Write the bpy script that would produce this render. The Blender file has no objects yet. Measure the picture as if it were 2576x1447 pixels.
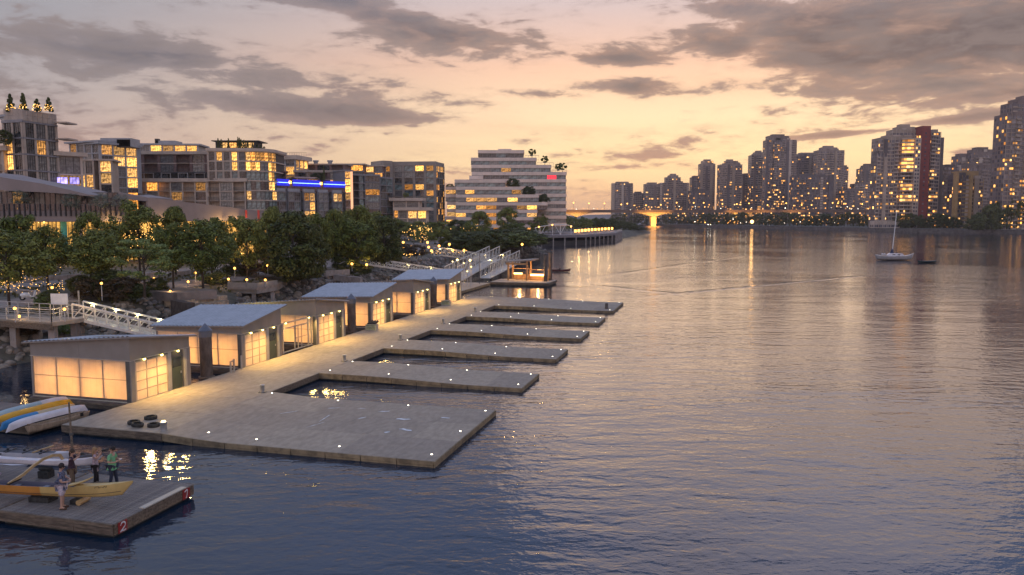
import bpy, math, random
from mathutils import Vector, Matrix
random.seed(7)
S = bpy.context.scene
COL = S.collection
rad = math.radians

# ------------------------------------------------------------------ camera, sky, sun, exposure
F = 1940.0
PITCH = rad(5.24)
YAW = rad(15.33)
CAMH = 11.7
cd = bpy.data.cameras.new('camera'); cam = bpy.data.objects.new('camera', cd); COL.objects.link(cam)
cd.sensor_width = 36.0; cd.lens = F/2575*36.0; cd.clip_start = 0.5; cd.clip_end = 20000
cam.location = (0, 0, CAMH); cam.rotation_euler = (rad(90)-PITCH, 0, 0)
S.camera = cam
S.render.engine = 'CYCLES'
S.view_settings.view_transform = 'Standard'
try: S.view_settings.look = 'None'
except Exception: pass
S.view_settings.gamma = 1.0; S.view_settings.use_curve_mapping = False
S.view_settings.exposure = 0.7
S.cycles.use_denoising = True
S.cycles.max_bounces = 5; S.cycles.diffuse_bounces = 2; S.cycles.glossy_bounces = 3
S.cycles.transmission_bounces = 3; S.cycles.transparent_max_bounces = 6
S.cycles.sample_clamp_indirect = 3.0
S.cycles.caustics_reflective = False; S.cycles.caustics_refractive = False

UV_ = Vector((math.sin(YAW), math.cos(YAW), 0)); VV_ = Vector((math.cos(YAW), -math.sin(YAW), 0))
def ray(x, y):
    dx = (x-1287.5)/F; dy = -(y-723.5)/F
    return Vector((dx, math.cos(PITCH)+dy*math.sin(PITCH), -math.sin(PITCH)+dy*math.cos(PITCH)))
def at(x, y, z=0.0):            # the place at height z seen at a pixel of the photograph
    d = ray(x, y); return d*((z-CAMH)/d.z)+Vector((0, 0, CAMH))
def atd(x, y, D):               # the place at distance D
    d = ray(x, y); return d*(D/d.y)+Vector((0, 0, CAMH))
def st(s, t, z=0.0):            # dock frame: s along the dock, t across it
    return UV_*s+VV_*t+Vector((0, 0, z))

# ---- node expressions
class X:
    nt = None
    def __init__(s, sock): s.s = sock
    @staticmethod
    def w(v): return v.s if isinstance(v, X) else v
    @staticmethod
    def m(op, *a):
        n = X.nt.nodes.new('ShaderNodeMath'); n.operation = op
        for i, v in enumerate(a):
            v = X.w(v)
            if isinstance(v, (int, float)): n.inputs[i].default_value = v
            else: X.nt.links.new(v, n.inputs[i])
        return X(n.outputs[0])
    def __add__(a, b): return X.m('ADD', a, b)
    __radd__ = __add__
    def __sub__(a, b): return X.m('SUBTRACT', a, b)
    def __rsub__(a, b): return X.m('SUBTRACT', b, a)
    def __mul__(a, b): return X.m('MULTIPLY', a, b)
    __rmul__ = __mul__
    def __truediv__(a, b): return X.m('DIVIDE', a, b)
def smooth(v, a, b, lo=0.0, hi=1.0):
    n = X.nt.nodes.new('ShaderNodeMapRange'); n.interpolation_type = 'SMOOTHSTEP'
    X.nt.links.new(v.s, n.inputs[0])
    for i, q in enumerate((a, b, lo, hi)): n.inputs[i+1].default_value = q
    return X(n.outputs[0])
def combine(x, y, z):
    n = X.nt.nodes.new('ShaderNodeCombineXYZ')
    for i, v in enumerate((x, y, z)):
        if isinstance(v, X): X.nt.links.new(v.s, n.inputs[i])
        else: n.inputs[i].default_value = v
    return n.outputs[0]
def noise(vec, scale, detail=4, rough=.55, dist=0.0):
    n = X.nt.nodes.new('ShaderNodeTexNoise')
    n.inputs['Scale'].default_value = scale; n.inputs['Detail'].default_value = detail
    n.inputs['Roughness'].default_value = rough; n.inputs['Distortion'].default_value = dist
    if vec is not None: X.nt.links.new(vec, n.inputs['Vector'])
    return X(n.outputs[0])
def mixc(f, a, b, mode='MIX'):
    n = X.nt.nodes.new('ShaderNodeMix'); n.data_type = 'RGBA'; n.blend_type = mode
    for i, v in ((0, f), (6, a), (7, b)):
        v = X.w(v)
        if isinstance(v, (int, float)): n.inputs[i].default_value = v
        elif isinstance(v, tuple): n.inputs[i].default_value = (*v, 1) if len(v) == 3 else v
        else: X.nt.links.new(v, n.inputs[i])
    return n.outputs[2]
def ramp(f, stops):
    n = X.nt.nodes.new('ShaderNodeValToRGB')
    X.nt.links.new(X.w(f), n.inputs[0]); e = n.color_ramp.elements
    while len(e) > 1: e.remove(e[0])
    e[0].position = stops[0][0]; e[0].color = (*stops[0][1], 1)
    for p, c in stops[1:]:
        q = e.new(p); q.color = (*c, 1)
    return n.outputs[0]
def lin(r, g, b):
    f = lambda c: (c/255/12.92) if c/255 <= .04045 else ((c/255+.055)/1.055)**2.4
    return (f(r), f(g), f(b))

# ---- world
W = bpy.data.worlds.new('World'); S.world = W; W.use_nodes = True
X.nt = nt = W.node_tree; nt.nodes.clear()
out = nt.nodes.new('ShaderNodeOutputWorld'); bg = nt.nodes.new('ShaderNodeBackground')
nt.links.new(bg.outputs[0], out.inputs[0])
tc = nt.nodes.new('ShaderNodeTexCoord'); sp = nt.nodes.new('ShaderNodeSeparateXYZ')
nt.links.new(tc.outputs['Generated'], sp.inputs[0])
dx, dy, dz = (X(o) for o in sp.outputs)
az = X.m('ARCTAN2', dx, dy)            # 0 = camera forward, + right
el = X.m('ARCSINE', dz)
ela = X.m('MAXIMUM', el, 0.0)
# clear sky colours from the sunset side (az 0.3) round to the far side
elr = smooth(ela, 0.0, 1.2)
near = ramp(X.m('POWER', ela/1.5708, .6), [(0, lin(250, 184, 124)), (.09, lin(255, 205, 150)), (.16, lin(255, 220, 166)), (.22, lin(255, 219, 176)), (.28, lin(240, 194, 164)),
     (.36, lin(186, 176, 182)), (.405, lin(138, 152, 188)), (.46, lin(128, 146, 190)), (.6, lin(130, 146, 182)), (1, lin(126, 142, 180))])
side = ramp(X.m('POWER', ela/1.5708, .6), [(0, lin(196, 148, 134)), (.13, lin(192, 156, 144)), (.24, lin(164, 155, 156)),
     (.36, lin(136, 142, 153)), (.46, lin(132, 140, 164)), (.6, lin(126, 142, 178)), (1, lin(126, 142, 180))])
daz = X.m('ABSOLUTE', az-0.30)
daz = X.m('MINIMUM', daz, 6.2832-daz)
base = mixc(smooth(daz, 0.16, .95), near, side)
# thin high streaks
px = dx/(dz+.12); py = dy/(dz+.12)
sv = combine(px*.45+py*.18, py*1.5-px*.35, 0.0)
streak = noise(sv, .9, 5, .6, .6)
st1 = smooth(streak, .45, .72)
base = mixc(st1*.42, base, mixc(.5, base, mixc(smooth(daz, .2, .8), lin(204, 142, 116), lin(140, 138, 146))))
# cloud masses
def blob(cx, cy, rx, ry, th=0.0, amp=1.0):
    d = ray(cx, cy); a0 = math.atan2(d.x, d.y); e0 = math.asin(d.z/d.length)
    c, s_ = math.cos(rad(th)), math.sin(rad(th))
    u = (az-a0); v = (el-e0)
    p = (u*c+v*s_)*(F/rx); q = (v*c-u*s_)*(F/ry)
    return X.m('POWER', 2.718, (p*p+q*q)*-1.0)*amp
blobs = [(720, 272, 330, 34, -4, 1.05), (420, 150, 460, 42, -6, .8), (960, 40, 300, 42, -14, .95), (1120, 105, 240, 14, -8, .6), (1560, 150, 120, 20, -4, .9),
         (1600, 222, 150, 26, -2, 1.05), (1400, 238, 130, 12, -2, .7), (1975, 228, 70, 10, -4, .6), (1830, 115, 100, 40, -12, .8), (2120, 150, 240, 46, -8, 1.05), (1900, 20, 220, 34, -8, .8),
         (2380, 120, 360, 105, 4, 1.3), (2200, 40, 300, 70, 0, 1.15), (2050, 95, 180, 40, -10, 1.0), (2500, 238, 230, 20, 3, .8), (2470, 292, 140, 9, 4, .95), (2100, 338, 130, 7, 3, .75), (1500, 428, 200, 9, 3, .35),
         (1480, 480, 190, 30, 0, .42), (1050, 318, 110, 9, -3, .6), (1230, 322, 90, 10, 2, .4), (100, 60, 300, 50, -5, .45), (1100, 470, 200, 12, 4, .4), (40, 330, 200, 14, -8, .5), (-500, 150, 500, 110, 0, .8), (3200, 150, 500, 90, 0, .8)]
tot = None
for b in blobs:
    g = blob(*b); tot = g if tot is None else X.m('MAXIMUM', tot, g)
cv = combine(az*3.2, el*11.0, 0.3)
warp = noise(cv, .9, 2, .5)
cv2 = combine(az*3.2+warp*.5, el*11.0+warp*.8, 1.7)
n1 = noise(cv2, 1.6, 8, .62, .25)
n2 = noise(combine(az*9.0, el*30.0, 4.0), 2.0, 6, .62, .3)
dens = tot*.70+(n1-.5)*1.7+(n2-.5)*1.15
high = smooth(el, .32, .7)                      # overhead and behind: scattered cloud
dens = dens+high*.22
cov = smooth(dens, .16, .36)
soft = smooth(dens, -.02, .38)
core = smooth(dens, .3, .85)
ccol_r = mixc(core, lin(156, 128, 116), lin(88, 80, 84))
ccol_l = mixc(core, lin(132, 122, 124), lin(92, 90, 100))
ccol = mixc(smooth(daz, .25, .8), ccol_r, ccol_l)
ccol = mixc(smooth(n2, .38, .62)*.45, ccol, lin(142, 128, 124))
ccol = mixc(smooth(el, .20, .42), ccol, lin(112, 122, 148))
# the undersides near the sunset catch pink
ccol = mixc(smooth(el, .0, .16, .5, .0), ccol, lin(214, 150, 118))
sky = mixc(soft*.38, base, ccol)
sky = mixc(cov*.93, sky, ccol)
ground = smooth(el, -.02, .0)
sky = mixc(ground, lin(120, 100, 95), sky)
nish = nt.nodes.new('ShaderNodeTexSky'); nish.sky_type = 'NISHITA'; nish.sun_disc = False
nish.sun_elevation = rad(2.0); nish.sun_rotation = rad(17)
sky = mixc(1.0, sky, mixc(.004, (0, 0, 0), nish.outputs[0]), 'ADD')
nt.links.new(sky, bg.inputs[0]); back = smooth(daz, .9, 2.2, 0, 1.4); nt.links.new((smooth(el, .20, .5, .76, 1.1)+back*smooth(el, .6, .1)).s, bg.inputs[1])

# the glow of the sunset, low on the right beyond the towers
sd = bpy.data.lights.new('sun', 'SUN'); sd.energy = 0.12; sd.angle = rad(35); sd.color = (1.0, .72, .52)
sun = bpy.data.objects.new('sun', sd); COL.objects.link(sun)
sun.rotation_euler = Vector((-math.sin(.3)*1, -math.cos(.3), -.22)).to_track_quat('-Z', 'Y').to_euler()

# ------------------------------------------------------------------ helpers
class MB:
    def __init__(s): s.v = []; s.f = []; s.m = []; s.sm = []
    def add(s, vs, fs, mi=0, sm=False):
        n = len(s.v); s.v += [tuple(v) for v in vs]
        for f in fs: s.f.append(tuple(i+n for i in f)); s.m.append(mi); s.sm.append(sm)
        return s
    def box(s, x0, y0, z0, x1, y1, z1, mi=0):
        return s.add([(x0, y0, z0), (x1, y0, z0), (x1, y1, z0), (x0, y1, z0), (x0, y0, z1), (x1, y0, z1), (x1, y1, z1), (x0, y1, z1)],
            [(0, 3, 2, 1), (4, 5, 6, 7), (0, 1, 5, 4), (1, 2, 6, 5), (2, 3, 7, 6), (3, 0, 4, 7)], mi)
    def bar(s, p, q, w, h, mi=0, up=(0, 0, 1)):
        p = Vector(p); q = Vector(q); d = (q-p).normalized(); u = Vector(up)
        if abs(d.dot(u)) > .98: u = Vector((1, 0, 0))
        a = d.cross(u).normalized()*w/2; b = a.cross(d).normalized()*h/2
        vs = [p-a-b, p+a-b, p+a+b, p-a+b, q-a-b, q+a-b, q+a+b, q-a+b]
        return s.add(vs, [(0, 1, 2, 3), (7, 6, 5, 4), (0, 4, 5, 1), (1, 5, 6, 2), (2, 6, 7, 3), (3, 7, 4, 0)], mi)
    def tube(s, p, q, r0, r1=None, n=8, mi=0, caps=True, sm=True):
        r1 = r0 if r1 is None else r1
        p = Vector(p); q = Vector(q); d = (q-p).normalized(); u = Vector((0, 0, 1)) if abs(d.z) < .95 else Vector((1, 0, 0))
        a = d.cross(u).normalized(); b = a.cross(d).normalized()
        vs = []
        for c, r in ((p, r0), (q, r1)):
            for i in range(n):
                t = 2*math.pi*i/n; vs.append(c+(a*math.cos(t)+b*math.sin(t))*r)
        fs = [(i, (i+1) % n, n+(i+1) % n, n+i) for i in range(n)]
        s.add(vs, fs, mi, sm)
        if caps: s.add(vs, [tuple(range(n))[::-1], tuple(range(n, 2*n))], mi)
        return s
    def path(s, pts, r, n=6, mi=0):
        for a, b in zip(pts, pts[1:]): s.tube(a, b, r, r, n, mi)
        return s
    def lathe(s, c, prof, n=16, mi=0, sm=True):   # prof: (r, z)
        c = Vector(c); vs = []
        for r, z in prof:
            for i in range(n):
                t = 2*math.pi*i/n; vs.append(c+Vector((r*math.cos(t), r*math.sin(t), z)))
        fs = [(k*n+i, k*n+(i+1) % n, (k+1)*n+(i+1) % n, (k+1)*n+i) for k in range(len(prof)-1) for i in range(n)]
        s.add(vs, fs, mi, sm); return s
    def prism(s, poly, z0, z1, mi=0):
        n = len(poly); vs = [(x, y, z0) for x, y in poly]+[(x, y, z1) for x, y in poly]
        a = sum(poly[i][0]*poly[(i+1) % n][1]-poly[(i+1) % n][0]*poly[i][1] for i in range(n))
        fs = [tuple(range(n))[::-1], tuple(range(n, 2*n))]+[(i, (i+1) % n, n+(i+1) % n, n+i) for i in range(n)]
        if a < 0: fs = [f[::-1] for f in fs]
        return s.add(vs, fs, mi)
    def ball(s, c, r, n=8, mi=0, sz=1.0):
        k = max(3, n//2); return s.lathe(c, [(max(r*math.sin(math.pi*i/k), 1e-4), -r*sz*math.cos(math.pi*i/k)) for i in range(k+1)], n, mi)
    def loft(s, rings, mi=0, caps=True, sm=True, close=True):
        n = len(rings[0]); vs = [p for r in rings for p in r]; m = n if close else n-1
        fs = [(k*n+i, k*n+(i+1) % n, (k+1)*n+(i+1) % n, (k+1)*n+i) for k in range(len(rings)-1) for i in range(m)]
        s.add(vs, fs, mi, sm)
        if caps: s.add(vs, [tuple(range(n))[::-1], tuple(range(n*(len(rings)-1), n*len(rings)))], mi)
        return s
    def mesh(s, name, mats):
        me = bpy.data.meshes.new(name); me.from_pydata(s.v, [], s.f)
        for m in (mats if isinstance(mats, (list, tuple)) else [mats]): me.materials.append(m)
        me.polygons.foreach_set('material_index', s.m); me.polygons.foreach_set('use_smooth', s.sm); me.update()
        return me
    def build(s, name, mats, parent=None, loc=None, rz=0, **k):
        return obj(name, s.mesh(name, mats), parent, loc, rz, **k)
def tag(o, label=None, cat=None, group=None, kind=None):
    if label: o['label'] = label
    if cat: o['category'] = cat
    if group: o['group'] = group
    if kind: o['kind'] = kind
    return o
def obj(name, me, parent=None, loc=None, rz=0, **k):
    o = bpy.data.objects.new(name, me); COL.objects.link(o)
    if parent: o.parent = parent
    if loc is not None: o.location = loc
    if rz: o.rotation_euler = (0, 0, rz)
    return tag(o, **k) if k else o
def thing(name, label, cat, loc=(0, 0, 0), rz=0, group=None):
    o = obj(name, None, None, loc, rz); o.empty_display_size = .3
    return tag(o, label, cat, group)
def dup(o, parent=None, loc=None, rz=None, label=None):
    c = o.copy(); COL.objects.link(c); c.parent = parent
    if loc is not None: c.location = loc
    if rz is not None: c.rotation_euler = (0, 0, rz)
    if label: c['label'] = label
    for ch in KIDS.get(o.name, None) or [q for q in o.children]: dup(ch, c)
    return c
KIDS = {}

# ---- materials
MATS = {}
def mat(name, col, rough=.7, metal=0.0, var=.12, scale=2.0, bump=0.0, bscale=20.0, stain=0.0, stretch=(1, 1, 1), ior=None, hue=0.0, spec=None, objvar=0.0, detail=5):
    m = bpy.data.materials.new(name); m.use_nodes = True; X.nt = nt = m.node_tree
    b = nt.nodes['Principled BSDF']
    tc = nt.nodes.new('ShaderNodeTexCoord'); mp = nt.nodes.new('ShaderNodeMapping'); mp.inputs['Scale'].default_value = stretch
    nt.links.new(tc.outputs['Object'], mp.inputs[0]); v = mp.outputs[0]
    n = noise(v, scale, detail, .6)
    dark = tuple(c*(1-var*2) for c in col); lite = tuple(min(1, c*(1+var*1.3)) for c in col)
    c = mixc(smooth(n, .3, .7), dark, lite)
    if stain:
        n3 = noise(v, scale*.23, 6, .7, 1.0); c = mixc(smooth(n3, .48, .66)*stain, c, tuple(q*.45 for q in col))
    if objvar:
        oi = nt.nodes.new('ShaderNodeObjectInfo'); r = X(oi.outputs['Random'])
        c = mixc(1.0, c, combine(r*objvar+(1-objvar/2), r*objvar+(1-objvar/2), r*objvar*.8+(1-objvar/2)), 'MULTIPLY')
    nt.links.new(c, b.inputs['Base Color']); b.inputs['Roughness'].default_value = rough; b.inputs['Metallic'].default_value = metal
    if spec is not None: b.inputs['Specular IOR Level'].default_value = spec
    if bump:
        bn = nt.nodes.new('ShaderNodeBump'); bn.inputs['Strength'].default_value = min(1, bump); bn.inputs['Distance'].default_value = .02*max(1, bump)
        nt.links.new(noise(v, bscale, 5, .65).s, bn.inputs['Height']); nt.links.new(bn.outputs[0], b.inputs['Normal'])
    MATS[name] = m; return m
def emis(name, col, strength, var=0.0, scale=1.0, island=False, objr=False, lo=.3, hi=1.6, sample=False, col2=None):
    m = bpy.data.materials.new(name); m.use_nodes = True; X.nt = nt = m.node_tree; nt.nodes.clear()
    o = nt.nodes.new('ShaderNodeOutputMaterial'); e = nt.nodes.new('ShaderNodeEmission'); nt.links.new(e.outputs[0], o.inputs[0])
    e.inputs[0].default_value = (*col, 1); e.inputs[1].default_value = strength; s = None; r = None
    if island:
        g = nt.nodes.new('ShaderNodeNewGeometry'); r = X(g.outputs['Random Per Island'])
    if objr:
        g = nt.nodes.new('ShaderNodeObjectInfo'); r = X(g.outputs['Random'])
    if r is not None: s = X.m('POWER', r, 1.5)*((hi-lo)*strength)+lo*strength
    if var:
        tc = nt.nodes.new('ShaderNodeTexCoord'); q = smooth(noise(tc.outputs['Object'], scale, 3, .6), .3, .7, 1-var, 1+var)
        s = q*strength if s is None else s*q
    if s is not None: nt.links.new(s.s, e.inputs[1])
    if col2 is not None and r is not None:
        nt.links.new(mixc(X.m('FRACT', r*7.3), col, col2), e.inputs[0])
    if not sample: m.cycles.emission_sampling = 'NONE'
    MATS[name] = m; return m
def spot(name, loc, power, tilt, col=(1, .74, .24), parent=None, ang=150):
    l = bpy.data.lights.new(name, 'SPOT'); l.energy = power; l.color = col; l.shadow_soft_size = .16; l.spot_size = rad(ang); l.spot_blend = .6
    o = bpy.data.objects.new(name, l); COL.objects.link(o); o.location = loc; o.rotation_euler = (0, rad(-tilt), 0)
    if parent: o.parent = parent
    return o
def lamp(name, loc, power, col=(1, .72, .36), r=.06, parent=None):
    l = bpy.data.lights.new(name, 'POINT'); l.energy = power; l.color = col; l.shadow_soft_size = r
    o = bpy.data.objects.new(name, l); COL.objects.link(o); o.location = loc
    if parent: o.parent = parent
    return o

concrete = mat('concrete', (.35, .285, .225), .85, var=.08, scale=3.5, bump=.5, bscale=30, stain=.2, objvar=.2, stretch=(1, .45, 1))
concrete2 = mat('plaza_concrete', (.33, .30, .28), .85, var=.12, scale=.8, stain=.3, objvar=.12)
floatside = mat('float_side', (.05, .05, .045), .8, var=.25, scale=3)
timber = mat('weathered_timber', (.17, .125, .09), .8, var=.25, scale=2, stretch=(1, 6, 6), bump=.5, bscale=25, objvar=.35)
timber_y = mat('fascia_timber', (.24, .18, .11), .75, var=.2, scale=2, bump=.3, objvar=.3)
plankm = mat('deck_plank', (.21, .18, .165), .8, var=.22, scale=3, stretch=(.7, 8, 1), bump=.4, bscale=20, objvar=.35)
sheet = mat('grey_cladding', (.25, .22, .195), .55, var=.05, scale=1.0)
sheetd = mat('dark_steel_frame', (.10, .095, .085), .5, var=.1)
roofm = mat('corrugated_metal', (.42, .43, .45), .45, .5, var=.06, scale=1.5)
galv = mat('galvanised_steel', (.5, .5, .5), .45, .6, var=.1, scale=4)
alu = mat('painted_aluminium', (.62, .61, .58), .45, .3, var=.06, scale=3)
steel = mat('dark_steel', (.07, .065, .06), .55, .2, var=.2, scale=4)
rust = mat('pile_steel', (.11, .085, .07), .75, var=.25, scale=2.5, stretch=(1, 1, .4), bump=.4)
pilecap = mat('pile_cap', (.14, .15, .18), .45, .3, var=.1)
rubber = mat('tyre_rubber', (.035, .033, .03), .85, var=.3, scale=8, bump=.6)
greendoor = mat('green_door_paint', (.055, .07, .05), .5, var=.08)
bulb_y = emis('bulb_yellow', (1, .74, .22), 6, sample=False)
bulb_o = emis('bulb_orange', (1, .42, .08), 3.6, sample=False)
bulb_w = emis('bulb_white', (1, .90, .68), 5, sample=False)
fairy = emis('fairy_bulb', (1, .50, .12), 4, island=True, lo=.5, hi=1.5)
white = mat('white_paint', (.72, .72, .72), .4, var=.06)
black = mat('black_plastic', (.02, .02, .02), .5, var=.1)
glassm = mat('dark_glass', (.035, .042, .05), .06, 0, var=.3, scale=.6)
# ------------------------------------------------------------------ water, ground, shore
def water_mat():
    m = bpy.data.materials.new('water'); m.use_nodes = True; X.nt = nt = m.node_tree
    b = nt.nodes['Principled BSDF']; b.inputs['Roughness'].default_value = .045; b.inputs['IOR'].default_value = 1.5
    tc = nt.nodes.new('ShaderNodeTexCoord'); v = tc.outputs['Object']
    b.inputs['Base Color'].default_value = (.009, .023, .044, 1)
    mp = nt.nodes.new('ShaderNodeMapping'); mp.inputs['Scale'].default_value = (.55, 1.5, 1); mp.inputs['Rotation'].default_value = (0, 0, rad(12)); nt.links.new(v, mp.inputs[0])
    mp2 = nt.nodes.new('ShaderNodeMapping'); mp2.inputs['Scale'].default_value = (.8, 1.2, 1); mp2.inputs['Rotation'].default_value = (0, 0, rad(-20)); nt.links.new(v, mp2.inputs[0])
    a = noise(mp.outputs[0], .55, 3, .5, .4); c = noise(mp2.outputs[0], 1.9, 3, .55, .3); d = noise(mp.outputs[0], .12, 2, .5, .2)
    big = noise(v, .018, 3, .5, .8)              # wind patches and calm lanes
    w = smooth(big, .36, .62, .3, 1.3)
    sp = nt.nodes.new('ShaderNodeSeparateXYZ'); nt.links.new(v, sp.inputs[0]); wx, wy = X(sp.outputs[0]), X(sp.outputs[1]); wake = None
    for (p0, p1, ww, hh) in ((at(1560, 752), at(2230, 688), .5, .5), (at(1440, 706), at(1900, 640), .9, .35), (at(1440, 712), at(1760, 745), .7, .3)):
        dd = (p1-p0).xy; ln = dd.length; dd = dd/ln; t_ = (wx-p0.x)*dd.x+(wy-p0.y)*dd.y; q_ = X.m('ABSOLUTE', (wx-p0.x)*dd.y-(wy-p0.y)*dd.x+(a-.5)*2.2)
        g_ = smooth(q_, 0.0, ww*2.4, 1, 0)*smooth(t_, 0, ln*.3)*smooth(t_, ln*.8, ln, 1, 0)*hh
        wake = g_ if wake is None else wake+g_
    h = (a*.34+c*.08)*w+wake+c*.06+d*.35
    bn = nt.nodes.new('ShaderNodeBump'); bn.inputs['Strength'].default_value = 1.0; bn.inputs['Distance'].default_value = .27
    nt.links.new(h.s, bn.inputs['Height']); nt.links.new(bn.outputs[0], b.inputs['Normal'])
    return m
waterm = water_mat()
MB().add([(-900, -300, 0), (2500, -300, 0), (2500, 6500, 0), (-900, 6500, 0)], [(0, 1, 2, 3)]).build('water', waterm, kind='structure')
soil = mat('riverbed_soil', (.10, .08, .065), .9, var=.3, scale=.6, bump=.8)
def P(p): return (p[0], p[1])
# shoreline of the near bank at water level, then foot to crest
shore = [(-75, -60), (-60, 10), (-44, 48), (-40, 59)]+[tuple(st(s, t)[:2]) for s, t in [(60, -51.5), (75, -50.5), (90, -50), (105, -50.5), (118, -53), (135, -56), (160, -60), (190, -60), (212, -58)]]
shore += [(8, 238), (13, 247), (6, 262), (-2, 285), (2, 306), (22, 335), (52, 405), (66, 440), (82, 500), (102, 565), (96, 590), (60, 640), (20, 760), (0, 900), (-50, 1500)]
def inward(pl, i):
    a = Vector(pl[max(0, i-1)]); b = Vector(pl[min(len(pl)-1, i+1)]); d = (b-a).normalized(); return Vector((-d.y, d.x))
def bank_z(q):   # height of the ground q metres inland
    pts = [(-3, -1.2), (0, -.1), (2.5, 1.0), (6, 2.6), (9, 3.3), (14, 3.7), (25, 4.0), (60, 4.6), (1500, 6)]
    for (a, za), (b, zb) in zip(pts, pts[1:]):
        if q <= b: return za+(zb-za)*(q-a)/(b-a)
    return 6
g = MB(); offs = [-3, 0, 1.2, 2.5, 4, 6, 9, 14, 25, 60, 1400]
rows = []
fine = []
for a, b in zip(shore, shore[1:]):
    n = max(1, int((Vector(b)-Vector(a)).length/6))
    for k in range(n): fine.append(tuple(Vector(a).lerp(Vector(b), k/n)))
fine.append(shore[-1])
sm_n = []
for i in range(len(fine)):
    v = Vector((0, 0))
    for k in range(-4, 5): v += inward(fine, min(max(i+k, 0), len(fine)-1))
    sm_n.append(v.normalized())
NARROW = lambda y: 1 if y < 262 else .0
for i, p in enumerate(fine):
    r = []
    for q in offs:
        d = sm_n[i]; pp = Vector(p)+d*q
        if q >= 60: pp = Vector((p[0]-q, p[1]+(0 if p[1] < 700 else 0)))
        r.append((pp.x, pp.y, bank_z(q)+(random.uniform(-.12, .12) if 0 < q < 9 else 0)))
    rows.append(r)
k = len(offs)
g.add([p for r in rows for p in r], [(i*k+j, i*k+j+1, (i+1)*k+j+1, (i+1)*k+j)[::-1] for i in range(len(rows)-1) for j in range(k-1)], sm=True)
def ground_mat():
    m = mat('park_ground', (.13, .115, .085), .95, var=.3, scale=.35, bump=.7, bscale=3); return m
g.build('ground', ground_mat(), kind='structure')

# far bank
farshore = [(430, 420), (345, 510), (300, 570), (268, 690), (240, 770), (208, 866), (190, 905), (150, 1120), (-300, 1250)]
fs = MB(); wall = MB(); n = len(farshore)
poly = farshore+[(-300, 6000), (2400, 6000), (2400, 420)]
fs.prism([p for p in poly][::-1], -.5, 2.6)
fs.build('ground', mat('far_ground', (.09, .085, .07), .9, var=.2, scale=.05), kind='structure')
# ------------------------------------------------------------------ concrete dock and its fingers (local x = across t, y = along s)
ROT = -YAW
def dthing(name, label, cat, s, t, z=0, group=None, rz=0): return thing(name, label, cat, st(s, t, z), ROT+rz, group)
deck_light_me = (lambda m: (m.lathe((0, 0, 0), [(.09, 0), (.09, .01), (.05, .012)], 12, 0), m.lathe((0, 0, .0), [(.05, .013), (.04, .03), (.0001, .036)], 12, 1), m)[-1])(MB()).mesh('deck_light', [galv, bulb_w])
def panel(m, x0, y0, x1, y1, zf, th=.12):
    a = [(x0, y0, zf(x0)), (x1, y0, zf(x1)), (x1, y1, zf(x1)), (x0, y1, zf(x0))]; i = .035
    b = [(x0+i, y0+i, zf(x0)+.016), (x1-i, y0+i, zf(x1)+.012), (x1-i, y1-i, zf(x1)+.012), (x0+i, y1-i, zf(x0)+.012)]
    c = [(p[0], p[1], p[2]-th) for p in a]
    m.add(c+a+b, [(0, 1, 5, 4), (1, 2, 6, 5), (2, 3, 7, 6), (3, 0, 4, 7), (4, 5, 9, 8), (5, 6, 10, 9), (6, 7, 11, 10), (7, 4, 8, 11), (8, 9, 10, 11)])
def fascia(root, pts, zf, nseg, side, zlow=-.06, mt=timber_y):
    # timber fascia boards in two courses along a line of (x, y)
    (x0, y0), (x1, y1) = pts; ox, oy = side
    for i in range(nseg):
        a = i/nseg+.0015; b = (i+1)/nseg-.0015
        xa, ya, xb, yb = x0+(x1-x0)*a, y0+(y1-y0)*a, x0+(x1-x0)*b, y0+(y1-y0)*b
        za, zb = zf(xa), zf(xb); m = MB(); t = .06
        for lo, hi, k in ((.02, .20, 0), (.215, .40, .012)):
            vs = []
            for (x, y, z) in ((xa, ya, za), (xb, yb, zb)):
                for w in (0, t-k):
                    for h in (lo, hi): vs.append((x+ox*w, y+oy*w, max(z-h+.01, zlow-.02 if h == hi else zlow+.02)))
            m.add(vs, [(0, 1, 3, 2), (4, 6, 7, 5), (0, 4, 5, 1), (2, 3, 7, 6), (0, 2, 6, 4), (1, 5, 7, 3)])
        m.build('fascia_board', mt, root)
main = dthing('concrete_dock', 'long concrete float carrying the row of lit boathouses', 'dock', 0, 0)
ZD = .5; TR = -27.89
z_main = lambda x: ZD
DS0, DS1, DT0 = 33.0, 103.0, -34.3
m = MB(); m.box(DT0+.1, DS0+.1, -.5, TR-.1, DS1-.1, ZD-.13); m.build('float_base', floatside, main)
for i in range(18):
    for j in range(2):
        a = DS0+(DS1-DS0)*i/18; b = DS0+(DS1-DS0)*(i+1)/18; c = DT0+(TR-DT0)*j/2; d = DT0+(TR-DT0)*(j+1)/2
        m = MB(); panel(m, c+.004, a+.006, d-.004, b-.006, z_main); m.build('concrete_panel', concrete, main)
fascia(main, ((DT0, DS0), (TR, DS0)), z_main, 4, (0, -1), mt=timber)
fascia(main, ((DT0, DS1), (TR, DS1)), z_main, 3, (0, 1), mt=timber)
fascia(main, ((DT0, DS0), (DT0, 37.4)), z_main, 2, (-1, 0), mt=timber)
FING = [(33.0, 42.96), (49.15, 54.05), (60.08, 64.84), (71.09, 76.01), (81.99, 86.76), (93.09, 102.96)]
for i in range(5): fascia(main, ((TR, FING[i][1]+.06), (TR, FING[i+1][0]-.06)), z_main, 3, (1, 0), mt=timber)
ordn = ['widest and nearest concrete finger float, chalk marked', 'narrow concrete finger float just beyond the wide chalk marked one', 'third concrete finger float counting from the camera',
        'fourth concrete finger float counting from the camera', 'narrow finger float next before the farthest wide one', 'farthest concrete finger float with a dark mooring post at its tip']
chalk = mat('chalk_marks', (.72, .73, .74), .9, var=.3, scale=3)
TT = -12.82
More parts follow.
